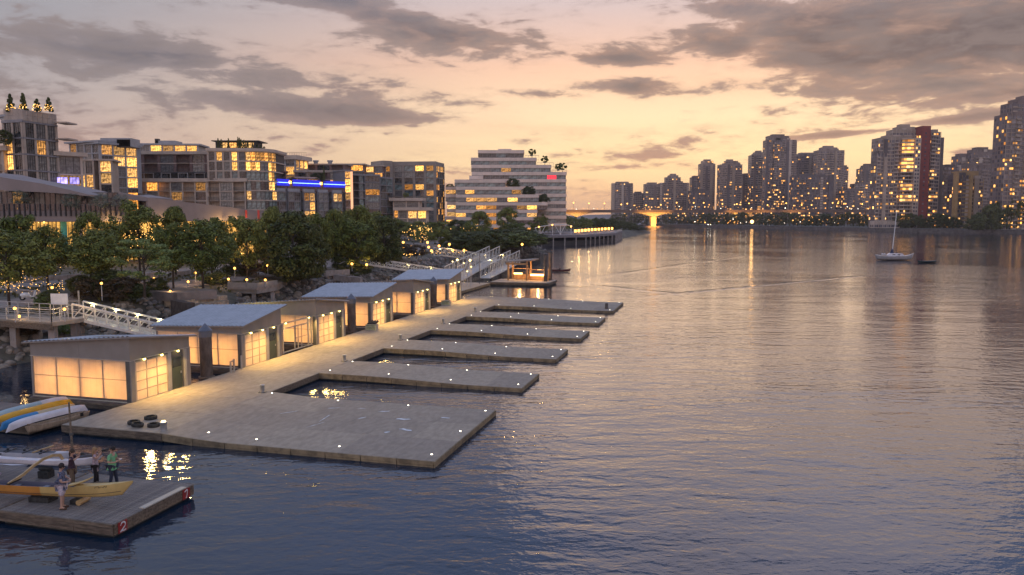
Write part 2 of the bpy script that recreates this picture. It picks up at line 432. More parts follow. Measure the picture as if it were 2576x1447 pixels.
for k, (a, b) in enumerate(FING):
    wide = k in (0, 5)
    zf = (lambda x: ZD-.2*min(1, max(0, (x-TR)/(3.2)))) if k == 0 else (lambda x: ZD-.22*(lambda q: q*q*(3-2*q))(min(1, max(0, (x-TR-3)/9.0))))
    f = dthing('finger_dock', ordn[k], 'dock', 0, 0, group='finger floats off the concrete dock')
    m = MB()
    m.box(TR+.02, a+.1, -.5, TT-.1, b-.1, ZD-.36); m.build('float_base', floatside, f)
    ns = 6; nt_ = 3 if wide else 1
    for i in range(ns):
        for j in range(nt_):
            x0 = TR+(TT-TR)*i/ns; x1 = TR+(TT-TR)*(i+1)/ns; y0 = a+(b-a)*j/nt_; y1 = a+(b-a)*(j+1)/nt_
            m = MB()
            for q in range(4): pass
            # four strips so that the bend of the ramp reads
            for q in range(3):
                xa = x0+(x1-x0)*q/3; xb = x0+(x1-x0)*(q+1)/3
                m.add([(xa+.004*(q == 0), y0+.006, zf(xa)), (xb-.004*(q == 2), y0+.006, zf(xb)), (xb-.004*(q == 2), y1-.006, zf(xb)), (xa+.004*(q == 0), y1-.006, zf(xa)),
                       (xa, y0+.006, zf(xa)-.14), (xb, y0+.006, zf(xb)-.14), (xb, y1-.006, zf(xb)-.14), (xa, y1-.006, zf(xa)-.14)],
                      [(0, 1, 2, 3), (4, 5, 1, 0), (6, 7, 3, 2)]+([(7, 4, 0, 3)] if q == 0 else [])+([(5, 6, 2, 1)] if q == 2 else []))
            m.build('concrete_panel', concrete, f)
    fascia(f, ((TR, a), (TT, a)), zf, 8, (0, -1)); fascia(f, ((TR, b), (TT, b)), zf, 8, (0, 1))
    fascia(f, ((TT, a-.06), (TT, b+.06)), zf, 4 if wide else 2, (1, 0))
    L = [(t, s_) for t in (-27.55, -22.9, -18.2, -13.3) for s_ in (a+1.0 if k else a+.9, b-.35)]
    if k == 0: L = L[1:]+[(-13.3, 38.1), (-25.9, 34.1)]
    for (t, s_) in L: obj('deck_light', deck_light_me, f, (t, s_, zf(t)+.008))
    if k == 0:
        rng = random.Random(4)
        for (t, s_, w, l, r_) in [(-21.6, 38.6, .07, 1.9, .1), (-21.4, 37.2, .05, 1.2, -.3), (-17.2, 39.6, .9, .25, .2), (-19.0, 40.9, .7, .2, .5), (-16.2, 37.6, .8, .3, -.2), (-15.0, 40.5, .5, .22, .1), (-17.0, 36.9, .35, .25, .7), (-22.3, 40.8, .8, .12, .5), (-24.3, 39.2, 1.1, .1, .9), (-20.6, 41.2, .5, .1, .2), (-19.6, 39.2, .5, .15, 1.1)]:
            m = MB(); n = 14; c = []
            for i in range(n):
                q = 2*math.pi*i/n; e = 1+.3*rng.uniform(-1, 1); c.append((math.cos(q)*w/2*e, math.sin(q)*l/2*e, 0))
            m.add(c, [tuple(range(n))]); m.build('chalk_patch', chalk, f, (t, s_, zf(t)+.018), r_)
# mooring posts
for k in range(5):
    b = dthing('mooring_post', ['grey mooring post at the inner corner beside the widest finger float', 'grey mooring post at the root of the second finger float', 'grey mooring post at the root of the third finger float', 'grey mooring post at the root of the fourth finger float', 'grey mooring post at the inner corner nearest the farthest finger float'][k],
               'post', FING[k][1]-.35, TR-.35, ZD+.012, 'grey mooring posts along the dock')
    MB().lathe((0, 0, 0), [(.13, 0), (.13, .44), (.16, .45), (.16, .5), (.0001, .51)], 12).build('post', galv, b)
    MB().box(-.2, -.2, 0, .2, .2, .025).build('base_plate', steel, b)
b = dthing('bollard_light', 'squat grey bollard with a glowing yellow top on the dock front edge', 'bollard', 33.45, -28.15, ZD+.012)
MB().lathe((0, 0, 0), [(.17, 0), (.17, .40), (.19, .41), (.19, .46), (.12, .47)], 14).build('post', galv, b)
MB().lathe((0, 0, 0), [(.12, .465), (.1, .52), (.0001, .54)], 12).build('lamp', bulb_y, b)
lamp('bollard_lamp', st(33.45, -28.15, 1.2), 5)
b = dthing('mooring_post', 'dark round mooring pile standing near the tip of the farthest finger float', 'post', 95.3, -13.9, 0)
MB().lathe((0, 0, 0), [(.2, -.6), (.2, .95), (.0001, .97)], 12).build('post', rust, b)
MB().lathe((0, 0, 0), [(.24, .34), (.24, .42), (.2, .43)], 12).build('collar', steel, b)
# tyres
def tyre_me(sd):
    r = random.Random(sd); m = MB(); rings = []
    for i in range(28):
        q = 2*math.pi*i/28; R = .33+(.012 if i % 2 else 0)
        prof = [(R-.13, .03), (R-.10, .0), (R-.02, .0), (R, .03), (R, .15), (R-.02, .18), (R-.10, .18), (R-.13, .15), (R-.05, .13), (R-.05, .05)]
        rings.append([(a*math.cos(q), a*math.sin(q)*.93, z) for a, z in prof])
    rings.append(rings[0]); m.loft(rings, caps=False); return m.mesh('tyre', rubber)
tm = tyre_me(1)
for (s_, t, z, lb, tilt) in [(35.2, -30.45, 0, 'old black tyre lying alone behind the other three', 0), (34.1, -30.6, 0, 'leftmost black tyre of the three touching ones on the dock', 0),
                       (33.6, -29.95, .06, 'middle black tyre leaning on its neighbour at the dock front', .14), (33.95, -29.2, 0, 'rightmost black tyre of the group, next to the lit bollard', 0)]:
    o = obj('tyre', tm, None, st(s_, t, ZD+.013+z), ROT+s_); o.rotation_euler.x = tilt; tag(o, lb, 'tyre', 'old tyres on the dock')

# ------------------------------------------------------------------ boathouses
def poly_mat():      # twin-wall polycarbonate, lit only by the lamps behind it
    m = bpy.data.materials.new('translucent_panel'); m.use_nodes = True; X.nt = nt = m.node_tree; nt.nodes.clear()
    o = nt.nodes.new('ShaderNodeOutputMaterial'); a = nt.nodes.new('ShaderNodeBsdfTranslucent'); d = nt.nodes.new('ShaderNodeBsdfDiffuse'); mx = nt.nodes.new('ShaderNodeMixShader'); gl = nt.nodes.new('ShaderNodeBsdfGlossy'); m2 = nt.nodes.new('ShaderNodeMixShader')
    tc = nt.nodes.new('ShaderNodeTexCoord'); sp = nt.nodes.new('ShaderNodeSeparateXYZ'); nt.links.new(tc.outputs['Object'], sp.inputs[0])
    w = X.m('FRACT', (X(sp.outputs[0])+X(sp.outputs[1]))*2.2); w = smooth(X.m('ABSOLUTE', w-.5), 0, .035, .86, 1.0)
    n = smooth(noise(tc.outputs['Object'], .9, 3), .3, .7, .85, 1.0)*w
    c = mixc(n, (0, 0, 0), (.90, .84, .74)); nt.links.new(c, a.inputs[0]); nt.links.new(c, d.inputs[0])
    mx.inputs[0].default_value = .35; nt.links.new(a.outputs[0], mx.inputs[1]); nt.links.new(d.outputs[0], mx.inputs[2])
    gl.inputs['Roughness'].default_value = .25; m2.inputs[0].default_value = .04
    nt.links.new(mx.outputs[0], m2.inputs[1]); nt.links.new(gl.outputs[0], m2.inputs[2]); nt.links.new(m2.outputs[0], o.inputs[0]); return m
polym = poly_mat()
trim = mat('light_trim', (.42, .38, .32), .5, var=.05)
baseT = mat('boathouse_base', (.16, .125, .11), .8, var=.2, scale=2, stretch=(1, 1, 5))
interior = mat('boathouse_interior', (.55, .48, .36), .8, var=.05)
DEP = 7.45; WID = 5.35
def boathouse(k, s0, t0, high_far, label):
    # local: x towards the water (0 = front), y along the dock, z from the deck
    b = dthing('boathouse', label, 'boathouse', s0, t0, ZD, 'lit boathouses on the concrete dock')
    H = 2.58
    if high_far: fn, ff, bn, bf = 3.2, 4.05, 2.95, 3.8
    else: fn, ff, bn, bf = 3.98, 3.3, 3.4, 2.95
    def zr(x, y): u = -x/DEP; v = y/WID; return (fn*(1-v)+ff*v)*(1-u)+(bn*(1-v)+bf*v)*u
    # float under the house
    MB().box(-DEP-.05, -.15, -.62, -.02, WID+.15, -.02).build('float_base', baseT, b)
    for z in (-.36, -.16): MB().box(-DEP-.1, -.22, z-.08, -.05, -.15, z+.06).build('timber_wale', timber, b)
    MB().box(-DEP, 0, -.02, 0, WID, .04).build('floor', interior, b)
    # fascia panels above the translucent walls
    def wallpoly(name, a, c, thick, mt, zlo=H):
        (x0, y0), (x1, y1) = a, c; d = Vector((x1-x0, y1-y0)).normalized(); n = Vector((d.y, -d.x))*thick
        m = MB(); z0, z1 = zr(x0, y0), zr(x1, y1)
        vs = [(x0, y0, zlo), (x1, y1, zlo), (x1, y1, z1), (x0, y0, z0)]; vs += [(v[0]-n.x, v[1]-n.y, v[2]) for v in vs]
        m.add(vs, [(0, 1, 2, 3), (7, 6, 5, 4), (0, 4, 5, 1), (1, 5, 6, 2), (2, 6, 7, 3), (3, 7, 4, 0)]); m.build(name, mt, b)
    for i in range(2):
        xa = -DEP+DEP*i/2; xb = -DEP+DEP*(i+1)/2
        wallpoly('cladding_panel', (xa+.006, 0), (xb-.006, 0), .1, sheet); 
        wallpoly('cladding_panel', (xb-.006, WID), (xa+.006, WID), .1, sheet)
        ya, yb = WID*i/2, WID*(i+1)/2
        wallpoly('cladding_panel', (.02, ya+.004), (.02, yb-.004), .1, sheet)
        wallpoly('cladding_panel', (-DEP, yb-.004), (-DEP, ya+.004), .1, sheet)
    MB().box(-DEP-.03, -.035, H-.05, .05, -.002, H+.0).box(.022, -.03, H-.05, .055, WID+.03, H).build('flashing', trim, b)
    # roof sheet with ribs running along the fall
    m = MB(); oh = .32; nr = 24; X0, X1, Y0, Y1 = -DEP-oh, oh+.1, -oh, WID+oh; top = []; 
    def zz(x, y): return zr(x, y)+.05
    for i in range(nr*4+1):
        x = X0+(X1-X0)*i/(nr*4); h = .045 if i % 4 in (1, 2) else 0
        top.append([(x, Y0, zz(x, Y0)+h), (x, Y1, zz(x, Y1)+h)])
    vs = [p for r in top for p in r]; m.add(vs, [(2*i, 2*i+2, 2*i+3, 2*i+1) for i in range(nr*4)])
    m.build('roof', roofm, b)
    m = MB(); n_ = [(X0, Y0), (X1, Y0), (X1, Y1), (X0, Y1)]
    m.add([(x, y, zz(x, y)-.004) for x, y in n_]+[(x, y, zz(x, y)-.10) for x, y in n_], [(0, 3, 2, 1)[::-1], (4, 5, 6, 7)[::-1], (0, 1, 5, 4), (1, 2, 6, 5), (2, 3, 7, 6), (3, 0, 4, 7)])
    m.build('roof_edge', sheet, b)
    # corner posts
    for (x, y) in ((-DEP, 0), (-DEP, WID-.16)): MB().box(x, y, 0, x+.16, y+.16, H).build('corner_post', sheet, b)
    MB().box(-.30, -.02, 0, .0, .12, H-.05).build('corner_post', sheetd, b)
    MB().box(-.0, -.03, 0, .09, .30, H-.06).build('corner_post', sheet, b)
    # side walls: four bays of panel split by a rail, studs behind
    for y, sgn in ((.05, 1), (WID-.05, -1)):
        W0, W1 = -DEP+.16, -.30
        for i in range(4):
            xa = W0+(W1-W0)*i/4; xb = W0+(W1-W0)*(i+1)/4
            for (za, zb) in ((.16, 1.34), (1.38, H-.05)):
                MB().add([(xa+.012, y, za), (xb-.012, y, za), (xb-.012, y, zb), (xa+.012, y, zb)], [(0, 1, 2, 3)]).build('wall_panel', polym, b)
            if i: MB().box(xa-.05, y+.03 if sgn > 0 else y-.20, .1, xa+.05, y+.20 if sgn > 0 else y-.03, H).build('stud', sheetd, b)
        MB().box(W0, y-.03*(sgn > 0)-.0, 1.34, W1, y+.03*(sgn < 0)+.002, 1.38).build('rail', trim, b)
        MB().box(W0, y-.05 if sgn > 0 else y, .04, W1, y if sgn > 0 else y+.05, .16).build('sill', baseT, b)
    # back wall
    for i in range(3):
        ya = .16+(WID-.32)*i/3; yb = .16+(WID-.32)*(i+1)/3
        MB().add([(-DEP+.04, ya, .16), (-DEP+.04, yb, .16), (-DEP+.04, yb, H-.06), (-DEP+.04, ya, H-.06)], [(0, 1, 2, 3)]).build('wall_panel', polym, b)
    MB().box(-DEP, .16, .04, -DEP+.04, WID-.16, .16).build('sill', baseT, b)
    # garage door
    g0, g1 = .42, 3.16; z1 = H-.16
    gd = MB(); 
    for i in range(4): y = g0+(g1-g0)*i/3; gd.box(.0, y-.03, .02, .05, y+.03, z1)
    for j in range(5): z = .04+(z1-.06)*j/4; gd.box(-.005, g0, z-.028, .044, g1, z+.028)
    gd = gd.build('garage_door', trim, b)
    for i in range(3):
        for j in range(4):
            ya = g0+(g1-g0)*i/3+.03; yb = g0+(g1-g0)*(i+1)/3-.03; za = .04+(z1-.06)*j/4+.028; zb = .04+(z1-.06)*(j+1)/4-.028
            MB().add([(.015, ya, za), (.015, yb, za), (.015, yb, zb), (.015, ya, zb)], [(0, 1, 2, 3)]).build('door_pane', polym, gd)
    MB().box(-.05, g0-.12, 0, .06, g0-.03, H-.06).build('door_post', trim, b); MB().box(-.05, g1+.03, 0, .10, g1+.32, H-.06).build('door_post', trim, b)
    MB().box(-.06, g0-.03, z1+.02, .03, g1+.03, H-.05).build('lintel', sheetd, b)
    # door
    d0 = 3.62; dm = MB().box(-.02, d0, .02, .02, d0+.92, 2.12).build('door', greendoor, b)
    MB().box(.02, d0+.06, 1.45, .03, d0+.86, 2.04).build('door_window', glassm, dm)
    MB().box(.02, d0+.78, .98, .08, d0+.84, 1.12).build('handle', galv, dm)
    MB().box(-.05, d0-.14, 0, .05, d0-.01, H-.06).build('door_post', sheetd, b); MB().box(-.05, d0+.93, 0, .05, d0+1.02, H-.06).build('door_post', sheetd, b); MB().box(-.04, d0-.01, 2.13, .04, d0+.93, H-.06).build('transom', sheetd, b)
    m = MB()
    for i in range(5): m.tube((.08, d0+1.1+i*.055, .02), (.08, d0+1.1+i*.055, H-.08), .03, n=6)
    m.build('downpipe', trim, b)
    MB().box(-.05, d0+1.02, 0, .045, WID+.03, H-.06).build('corner_post', sheet, b)
    # wall lamps
    for y in (g0+.62, g0+2.15, d0+.45):
        w = MB().box(.02, y-.09, H-.02, .22, y+.09, H+.03).build('wall_lamp', sheetd, b)
        MB().ball((.16, y, H-.06), .085, 8).build('bulb', bulb_y, w)
        spot('wall_lamp_light', (.34, y, H-.06), 235, 42, (1, .64, .19), b)
    # the lamps inside that light the panels
    for (x, y) in ((-1.9, WID/2), (-5.4, WID/2)):
        al = bpy.data.lights.new('interior_light', 'AREA'); al.shape = 'RECTANGLE'; al.size = 1.4; al.size_y = 2.6; al.energy = 190; al.color = (1, .45, .11)
        o = bpy.data.objects.new('interior_light', al); COL.objects.link(o); o.parent = b; o.location = (x, y, H-.12)
    return b
labs = ['nearest lit boathouse with its roof high at the near end', 'second boathouse from the camera, pale ribbed roof behind the first capped pile', 'boathouse with the metal gate screen beside it and a yellow lit side',
        'fourth boathouse, ribbed roof, with the green notice crate at its corner', 'fifth boathouse, dark flat sided, between two ribbed roofs', 'farthest boathouse beside the ramp to the ferry float']
BS = [38.05, 49.15, 60.0, 70.9, 82.0, 93.4]
for k in range(6): bh = boathouse(k, BS[k], -34.25, k % 2 == 1, labs[k]); k == 2 and lamp('side_light', (-5.6, -1.6, 2.9), 55, (1, .85, .22), .08, bh)
# steel piles with conical caps
for (s_, t, top, r, lb) in [(46.3, -35.15, 4.25, .42, 'thick capped steel pile between the two nearest boathouses'), (68.7, -35.25, 4.2, .42, 'capped steel pile beside the green notice crate'), (91.2, -35.3, 4.2, .42, 'capped steel pile before the farthest boathouse')]:
    p = dthing('steel_pile', lb, 'pile', s_, t, 0, 'capped steel piles')
    MB().lathe((0, 0, 0), [(r, -1), (r, top-.95)], 20).build('pile_tube', rust, p)
    MB().lathe((0, 0, 0), [(r+.03, top-.98), (r+.03, top-.55), (r+.07, top-.54), (.0001, top)], 20, sm=False).build('cap', pilecap, p)
    m = MB(); m.lathe((0, 0, 0), [(r+.02, .3), (r+.14, .32), (r+.14, .44), (r+.02, .46)], 16); m.build('pile_guide', timber, p)
# small white frame beside the first pile
f = dthing('railing', 'short pale railing of three posts beside the nearest capped pile', 'railing', 48.0, -34.0, ZD)
for i, (y, h) in enumerate([(-.55, .85), (-.15, .95), (.75, 1.05)]): MB().box(-.05, y-.05, 0, .05, y+.05, h).build('post', trim, f)
MB().box(-.04, -.5, .78, .04, -.2, .86).box(-.03, -.5, .08, .03, -.2, .15).build('rail', trim, f)
# gate screen between second and third boathouse
g = dthing('gate_screen', 'open aluminium gate screen with two yellow lamps between two boathouses', 'gate', 54.7, -34.6, ZD)
for y in (.25, .6, 4.6, 5.1): MB().box(-.05, y-.06, 0, .05, y+.06, 2.45).build('post', trim, g)
for y in (2.4, 2.95, 3.5): MB().box(-.03, y-.035, .1, .03, y+.035, 2.0).build('mullion', trim, g)
MB().box(-.05, .19, 2.45, .05, 5.16, 2.55).box(-.04, .54, 2.0, .04, 4.66, 2.1).build('top_rail', trim, g)
MB().box(-.03, .6, .05, .03, 5.1, .14).box(-.02, 2.4, 1.0, .02, 4.6, 1.05).build('bottom_rail', trim, g)
for y in (.9, 4.6):
    w = MB().box(-.04, y-.07, 2.55, .14, y+.07, 2.62).build('wall_lamp', sheetd, g); MB().ball((.12, y, 2.5), .07, 8).build('bulb', bulb_y, w)
    spot('gate_light', (.3, y, 2.46), 210, 40, (1, .66, .2), g)
# notice crates
paper = mat('notice_panel', (.42, .46, .30), .7, var=.1, scale=4)
ink = mat('notice_print', (.08, .11, .07), .8, var=.1)
for (s_, t, lb, cargo) in [(69.4, -33.4, 'pale green printed sandwich crate holding rolled gear by the second capped pile', 1), (91.9, -33.9, 'small pale printed crate beside the farthest capped pile', 0)]:
    c = dthing('notice_crate', lb, 'crate', s_, t, ZD+.012, None)
    MB().prism([(-.55, -.35), (.62, -.35), (.52, .35), (-.45, .35)], 0, .62).build('crate_box', trim, c)
    MB().add([(-.53, -.36, .05), (.60, -.36, .05), (.60, -.36, .60), (-.53, -.36, .60)], [(0, 1, 2, 3)]).build('notice_panel', paper, c)
    m = MB(); r = random.Random(int(s_))
    for row in range(3):
        x = -.42
        while x < .46:
            w = r.uniform(.03, .13); m.add([(x, -.364, .14+row*.15), (x+w, -.364, .14+row*.15), (x+w, -.364, .14+row*.15+.085), (x, -.364, .14+row*.15+.085)], [(0, 1, 2, 3)]); x += w+.03
    m.build('print', ink, c)
    if cargo:
        for i in range(3): MB().tube((-.3+i*.28, -.25, .62), (-.1+i*.28, .4, .85), .13, .11, 10).build('gear_roll', rubber, c)
    else: MB().tube((0, 0, .6), (.05, 0, .95), .02, n=6).lathe((.05, 0, .95), [(.09, 0), (.09, .05), (.001, .06)], 8).build('handle', steel, c)
# thin timber pole standing in the water
p = thing('mooring_pole', 'thin weathered timber pole standing in the water before the dock corner', 'pole', at(185, 1165, 0))
m = MB(); m.tube((0, 0, -1), (-.04, 0, 1.4), .055, .05, 10); m.tube((-.04, 0, 1.4), (-.07, 0, 2.95), .05, .04, 10); m.build('pole', timber, p)
MB().lathe((-.03, 0, 1.35), [(.085, 0), (.085, .12), (.07, .13)], 10).build('band', steel, p)
# ------------------------------------------------------------------ near float with canoes and people
def plank_float(name_label, s0, s1, t0, t1, z, dirs='s', wid=.145, group=None, cat='float'):
    f = dthing('wooden_float', name_label, cat, 0, 0)
    MB().box(t0+.1, s0+.1, -.3, t1-.1, s1-.1, z-.06).build('float_base', floatside, f)
    n = int((t1-t0)/wid) if dirs == 's' else int((s1-s0)/wid)
    L = (s1-s0) if dirs == 's' else (t1-t0); w = ((t1-t0) if dirs == 's' else (s1-s0))/n
    mes = []
    for v in range(4):
        r = random.Random(v); h = [r.uniform(-.004, .004) for _ in range(4)]; m = MB(); g_ = .007
        a = [(g_, 0, -.045), (w-g_, 0, -.045), (w-g_, L, -.045), (g_, L, -.045), (g_, 0, -.006+h[0]), (w-g_, 0, -.006+h[0]), (w-g_, L, -.006+h[1]), (g_, L, -.006+h[1])]
        b_ = [(g_+.008, .005, h[0]), (w-g_-.008, .005, h[0]), (w-g_-.008, L-.005, h[1]), (g_+.008, L-.005, h[1])]
        m.add(a+b_, [(0, 3, 2, 1), (0, 1, 5, 4), (1, 2, 6, 5), (2, 3, 7, 6), (3, 0, 4, 7), (4, 5, 9, 8), (5, 6, 10, 9), (6, 7, 11, 10), (7, 4, 8, 11), (8, 9, 10, 11)])
        mes.append(m.mesh('plank', plankm))
    for i in range(n):
        if dirs == 's': obj('plank', mes[i % 4], f, (t0+i*w, s0+random.uniform(-.012, .012), z))
        else:
            o = obj('plank', mes[i % 4], f, (t0, s0+(i+1)*w, z)); o.rotation_euler = (0, 0, -math.pi/2)
    for (a, b, sd) in (((t0, s0), (t1, s0), (0, -1)), ((t1, s0), (t1, s1), (1, 0)), ((t0, s1), (t1, s1), (0, 1))):
        for zz_, hh in ((z-.02, .13), (z-.16, .13), (z-.30, .12)):
            n_ = 3 if sd[0] == 0 else 1
            for i in range(n_):
                xa = a[0]+(b[0]-a[0])*i/n_; xb = a[0]+(b[0]-a[0])*(i+1)/n_; ya, yb = a[1], b[1]
                off = random.uniform(.05, .065)
                if sd[0] == 0: MB().box(xa+.004, min(ya, ya+sd[1]*off), zz_-hh, xb-.004, max(ya, ya+sd[1]*off), zz_).build('fascia_board', timber, f)
                else: MB().box(xa, ya, zz_-hh, xa+off, yb, zz_).build('fascia_board', timber, f)
    return f
ZW = .55
nf = plank_float('weathered plank float at the bottom left with red number plates on its end', 22.4, 26.75, -26.45, -21.2, ZW)
n2f = plank_float('weathered plank float at the left edge, beyond the dark gap from the numbered one', 22.3, 26.7, -36.0, -26.6, ZW)
MB().box(-21.4, 23.9, ZW, -21.14, 26.3, ZW+.045).build('edge_strip', trim, nf)
redp = mat('red_sign_paint', (.30, .03, .025), .5, var=.12, scale=6)
for num, sy in (('2', 22.75), ('1', 26.25)):
    pl = MB().box(-21.128, sy-.22, ZW-.42, -21.11, sy+.22, ZW-.01).build('number_plate', redp, nf)
    if num == '2': pts = [(-.12, .28), (-.08, .345), (.0, .37), (.09, .35), (.12, .28), (.08, .19), (-.02, .11), (-.14, .045), (-.05, .065), (.05, .04), (.15, .06)]
    else: pts = [(-.11, .30), (-.03, .345), (.05, .36), (.04, .25), (.01, .14), (-.02, .04), (-.04, .07)]
    m = MB()
    for a, b in zip(pts, pts[1:]): m.bar((-21.108, sy+a[0], ZW-.42+a[1]), (-21.108, sy+b[0], ZW-.42+b[1]), .006, .05, up=(0, .3, 1))
    m.build('numeral', white, pl)

def hull_rings(L, W, H, n=22, m=12, bow=.35, stern=.25, power=.8, flat=.5):
    # local: x along the hull, keel at z=0 amidships
    R = []
    for i in range(n+1):
        u = i/n*2-1; a = max(0.0, 1-abs(u)**2.6)**power; w = W/2*a+.008
        lift = (bow if u > 0 else stern)*abs(u)**5; keel = lift*.9; sh = H+(bow if u > 0 else stern)*abs(u)**3.2
        if abs(u) > .93: keel = keel+(sh-keel)*((abs(u)-.93)/.07)**1.5*.85
        ring = []
        for j in range(m+1):
            t = -1+2*j/m; yy = math.sin(t*math.pi/2)*w; zz_ = keel+(sh-keel)*(1-math.cos(t*math.pi/2)**flat if abs(t) < 1 else 1)
            ring.append((u*L/2, yy, zz_))
        R.append(ring)
    return R
def hull_mesh(name, L, W, H, mats, deck=(.0, .0), split=None, inner=True, **k):
    R = hull_rings(L, W, H, **k); m = MB(); n = len(R[0]); vs = [p for r in R for p in r]
    for i in range(len(R)-1):
        u = (R[i][0][0]+R[i+1][0][0])/L; mi = 0 if (split is None or u > split) else 1
        m.add([*R[i], *R[i+1]], [(j, j+1, n+j+1, n+j) for j in range(n-1)], mi, True)
    mi_in = 2
    # gunwale strip, end decks and inside shell
    G = .03
    for i in range(len(R)-1):
        u = (R[i][0][0]+R[i+1][0][0])/L; a0, a1 = R[i], R[i+1]
        if u > 1-deck[0] or u < -1+deck[1]:
            h = .05*W
            c0 = (a0[0][0], 0, a0[0][2]+h*min(1, abs(a0[0][1])*8)); c1 = (a1[0][0], 0, a1[0][2]+h*min(1, abs(a1[0][1])*8))
            m.add([a0[0], c0, a0[-1], a1[0], c1, a1[-1]], [(0, 3, 4, 1), (1, 4, 5, 2)], 0 if (split is None or u > split) else 1, True)
        elif inner:
            def ins(r, f=.93): return [(p[0], p[1]*f, p[2]+.035 if 0 < q < n-1 else p[2]+.004) for q, p in enumerate(r)]
            b0, b1 = ins(a0), ins(a1)
            m.add([*b0, *b1], [(j, n+j, n+j+1, j+1) for j in range(n-1)], mi_in, True)
            m.add([a0[0], b0[0], a1[0], b1[0], a0[-1], b0[-1], a1[-1], b1[-1]], [(0, 2, 3, 1), (5, 7, 6, 4)], mi_in)
        else: m.add([a0[0], a0[-1], a1[0], a1[-1]], [(0, 2, 3, 1)], mi_in)
    return m.mesh(name, mats)
def paint(n, c, r=.3, **k): return mat(n, c, r, var=.07, scale=1.5, **k)
yel = paint('yellow_gelcoat', (.62, .43, .16)); org = paint('orange_gelcoat', (.55, .24, .05)); pgrey = paint('purple_grey_inside', (.13, .12, .16), .6)
wht = paint('white_gelcoat', (.66, .62, .64)); ltwood = mat('varnished_spar', (.50, .33, .15), .4, var=.15, scale=4, stretch=(1, 1, 6)); blk = paint('black_line', (.02, .02, .02))
gre = paint('grey_inside', (.28, .28, .31), .6)
yawc = ROT+rad(7.5)
# the yellow outrigger canoe
oc = thing('outrigger_canoe', 'long outrigger canoe, orange turning to yellow at the upturned bow, on the near float', 'canoe', st(23.37, -26.9, ZW+.24), yawc)
L1 = 10.4
hull = hull_mesh('hull', L1, .52, .44, [yel, org, pgrey], deck=(.42, .3), split=.28, bow=.34, stern=.3, flat=.62)
obj('hull', hull, oc)
m = MB(); Rr = hull_rings(L1, .525, .44, bow=.34, stern=.3, flat=.62)
for j in (2,):
    for side in (1, -1):
        pts = [r[j] if side < 0 else r[-1-j] for r in Rr[1:-1]]; m.path([(p[0], p[1]*1.01+math.copysign(.004, p[1]), p[2]) for p in pts], .009, 5)
m.build('stripe', blk, oc)
# splash guard at the back of the fore deck
m = MB(); R = []
for i in range(9):
    u = i/8; x = 2.55+u*.95; w = .25*(1-u*.75); z = .50+.10*u+.26*u**1.6
    R.append([(x, -w, z-.03), (x, -w*.4, z+.04*(1-u)), (x, w*.4, z+.04*(1-u)), (x, w, z-.03), (x, 0, z-.06)])
m.loft(R); m.build('splash_guard', yel, oc)
m = MB()
for (x, w, h) in ((3.72, .02, .08), (3.82, .02, .1), (3.93, .02, .07)): m.box(x, -.264+.14, .44+.05, x+.06, -.24+.14, .5+h*.3)
m = MB(); px_ = [(3.7, .0), (3.72, .06), (3.86, .07), (3.87, .0), (3.95, .05), (4.05, .0), (4.08, .07), (4.16, .0), (4.18, .08)]
def side_pt(x, z):   # on the flank towards the camera
    u = x/(L1/2); a = (1-abs(u)**2.6)**.8; return (x, -(.26*a+.012), .44+.34*abs(u)**3.2-.10+z*.9)
m.path([side_pt(a, b) for a, b in px_], .008, 5); m.build('name_lettering', blk, oc)
for x in (-1.2, .15, 1.4): MB().box(x-.1, -.24, .30, x+.1, .24, .33).build('seat', gre, oc)
for x in (.1, -3.3):
    m = MB(); pts = [(x, -.30, .5), (x, .0, .54), (x, .5, .62), (x+.03, 1.0, .80), (x+.06, 1.5, .92), (x+.1, 2.0, .93), (x+.1, 2.45, .80), (x+.1, 2.6, .55)]
    for a, b in zip(pts, pts[1:]): m.bar(a, b, .11, .06, up=(1, 0, 0))
    m.build('outrigger_spar', ltwood, oc)
    MB().bar((x, -.33, .5), (x, .33, .5), .12, .05).tube((x-.07, -.31, .49), (x-.07, .31, .49), .02, n=6).build('lashing', blk, oc)
ama = hull_mesh('float_hull', 7.2, .30, .24, [wht, wht, wht], deck=(1.1, 1.1), bow=.32, stern=.55, n=20, m=10)
obj('outrigger_float', ama, oc, (-1.5, 2.55, .30))
for (x, lb) in ((3.05, 'pale round log chock under the bow of the yellow canoe'), (1.3, 'dark padded chock under the middle of the yellow canoe')):
    c = thing('chock', lb, 'chock', oc.matrix_world @ Vector((0, 0, 0)), 0)
    q = Matrix.Rotation(yawc, 3, 'Z') @ Vector((x, 0, 0)); c.location = st(23.37, -26.9, ZW+.01)+q; c.rotation_euler = (0, 0, yawc)
    if x > 2: MB().tube((0, -.28, .11), (0, .3, .11), .11, n=14).build('log', ltwood, c); MB().box(-.42, -.2, 0, -.12, .25, .17).build('block', rubber, c)
    else: MB().prism([(-.45, -.2), (.4, -.2), (.45, .3), (-.4, .3)], 0, .2).build('pad', rubber, c); MB().tube((-.45, 0, .16), (.45, 0, .16), .07, n=8).build('roll', rubber, c)
c = thing('chock', 'dark square timber sleeper at the feet of the man in green', 'chock', st(25.5, -24.75, ZW+.01), ROT+rad(5)); MB().box(-.35, -.13, 0, .35, .13, .16).build('timber', timber, c)
MB().box(-.30, -.14, .155, -.22, .14, .18).build('strap', blk, c)
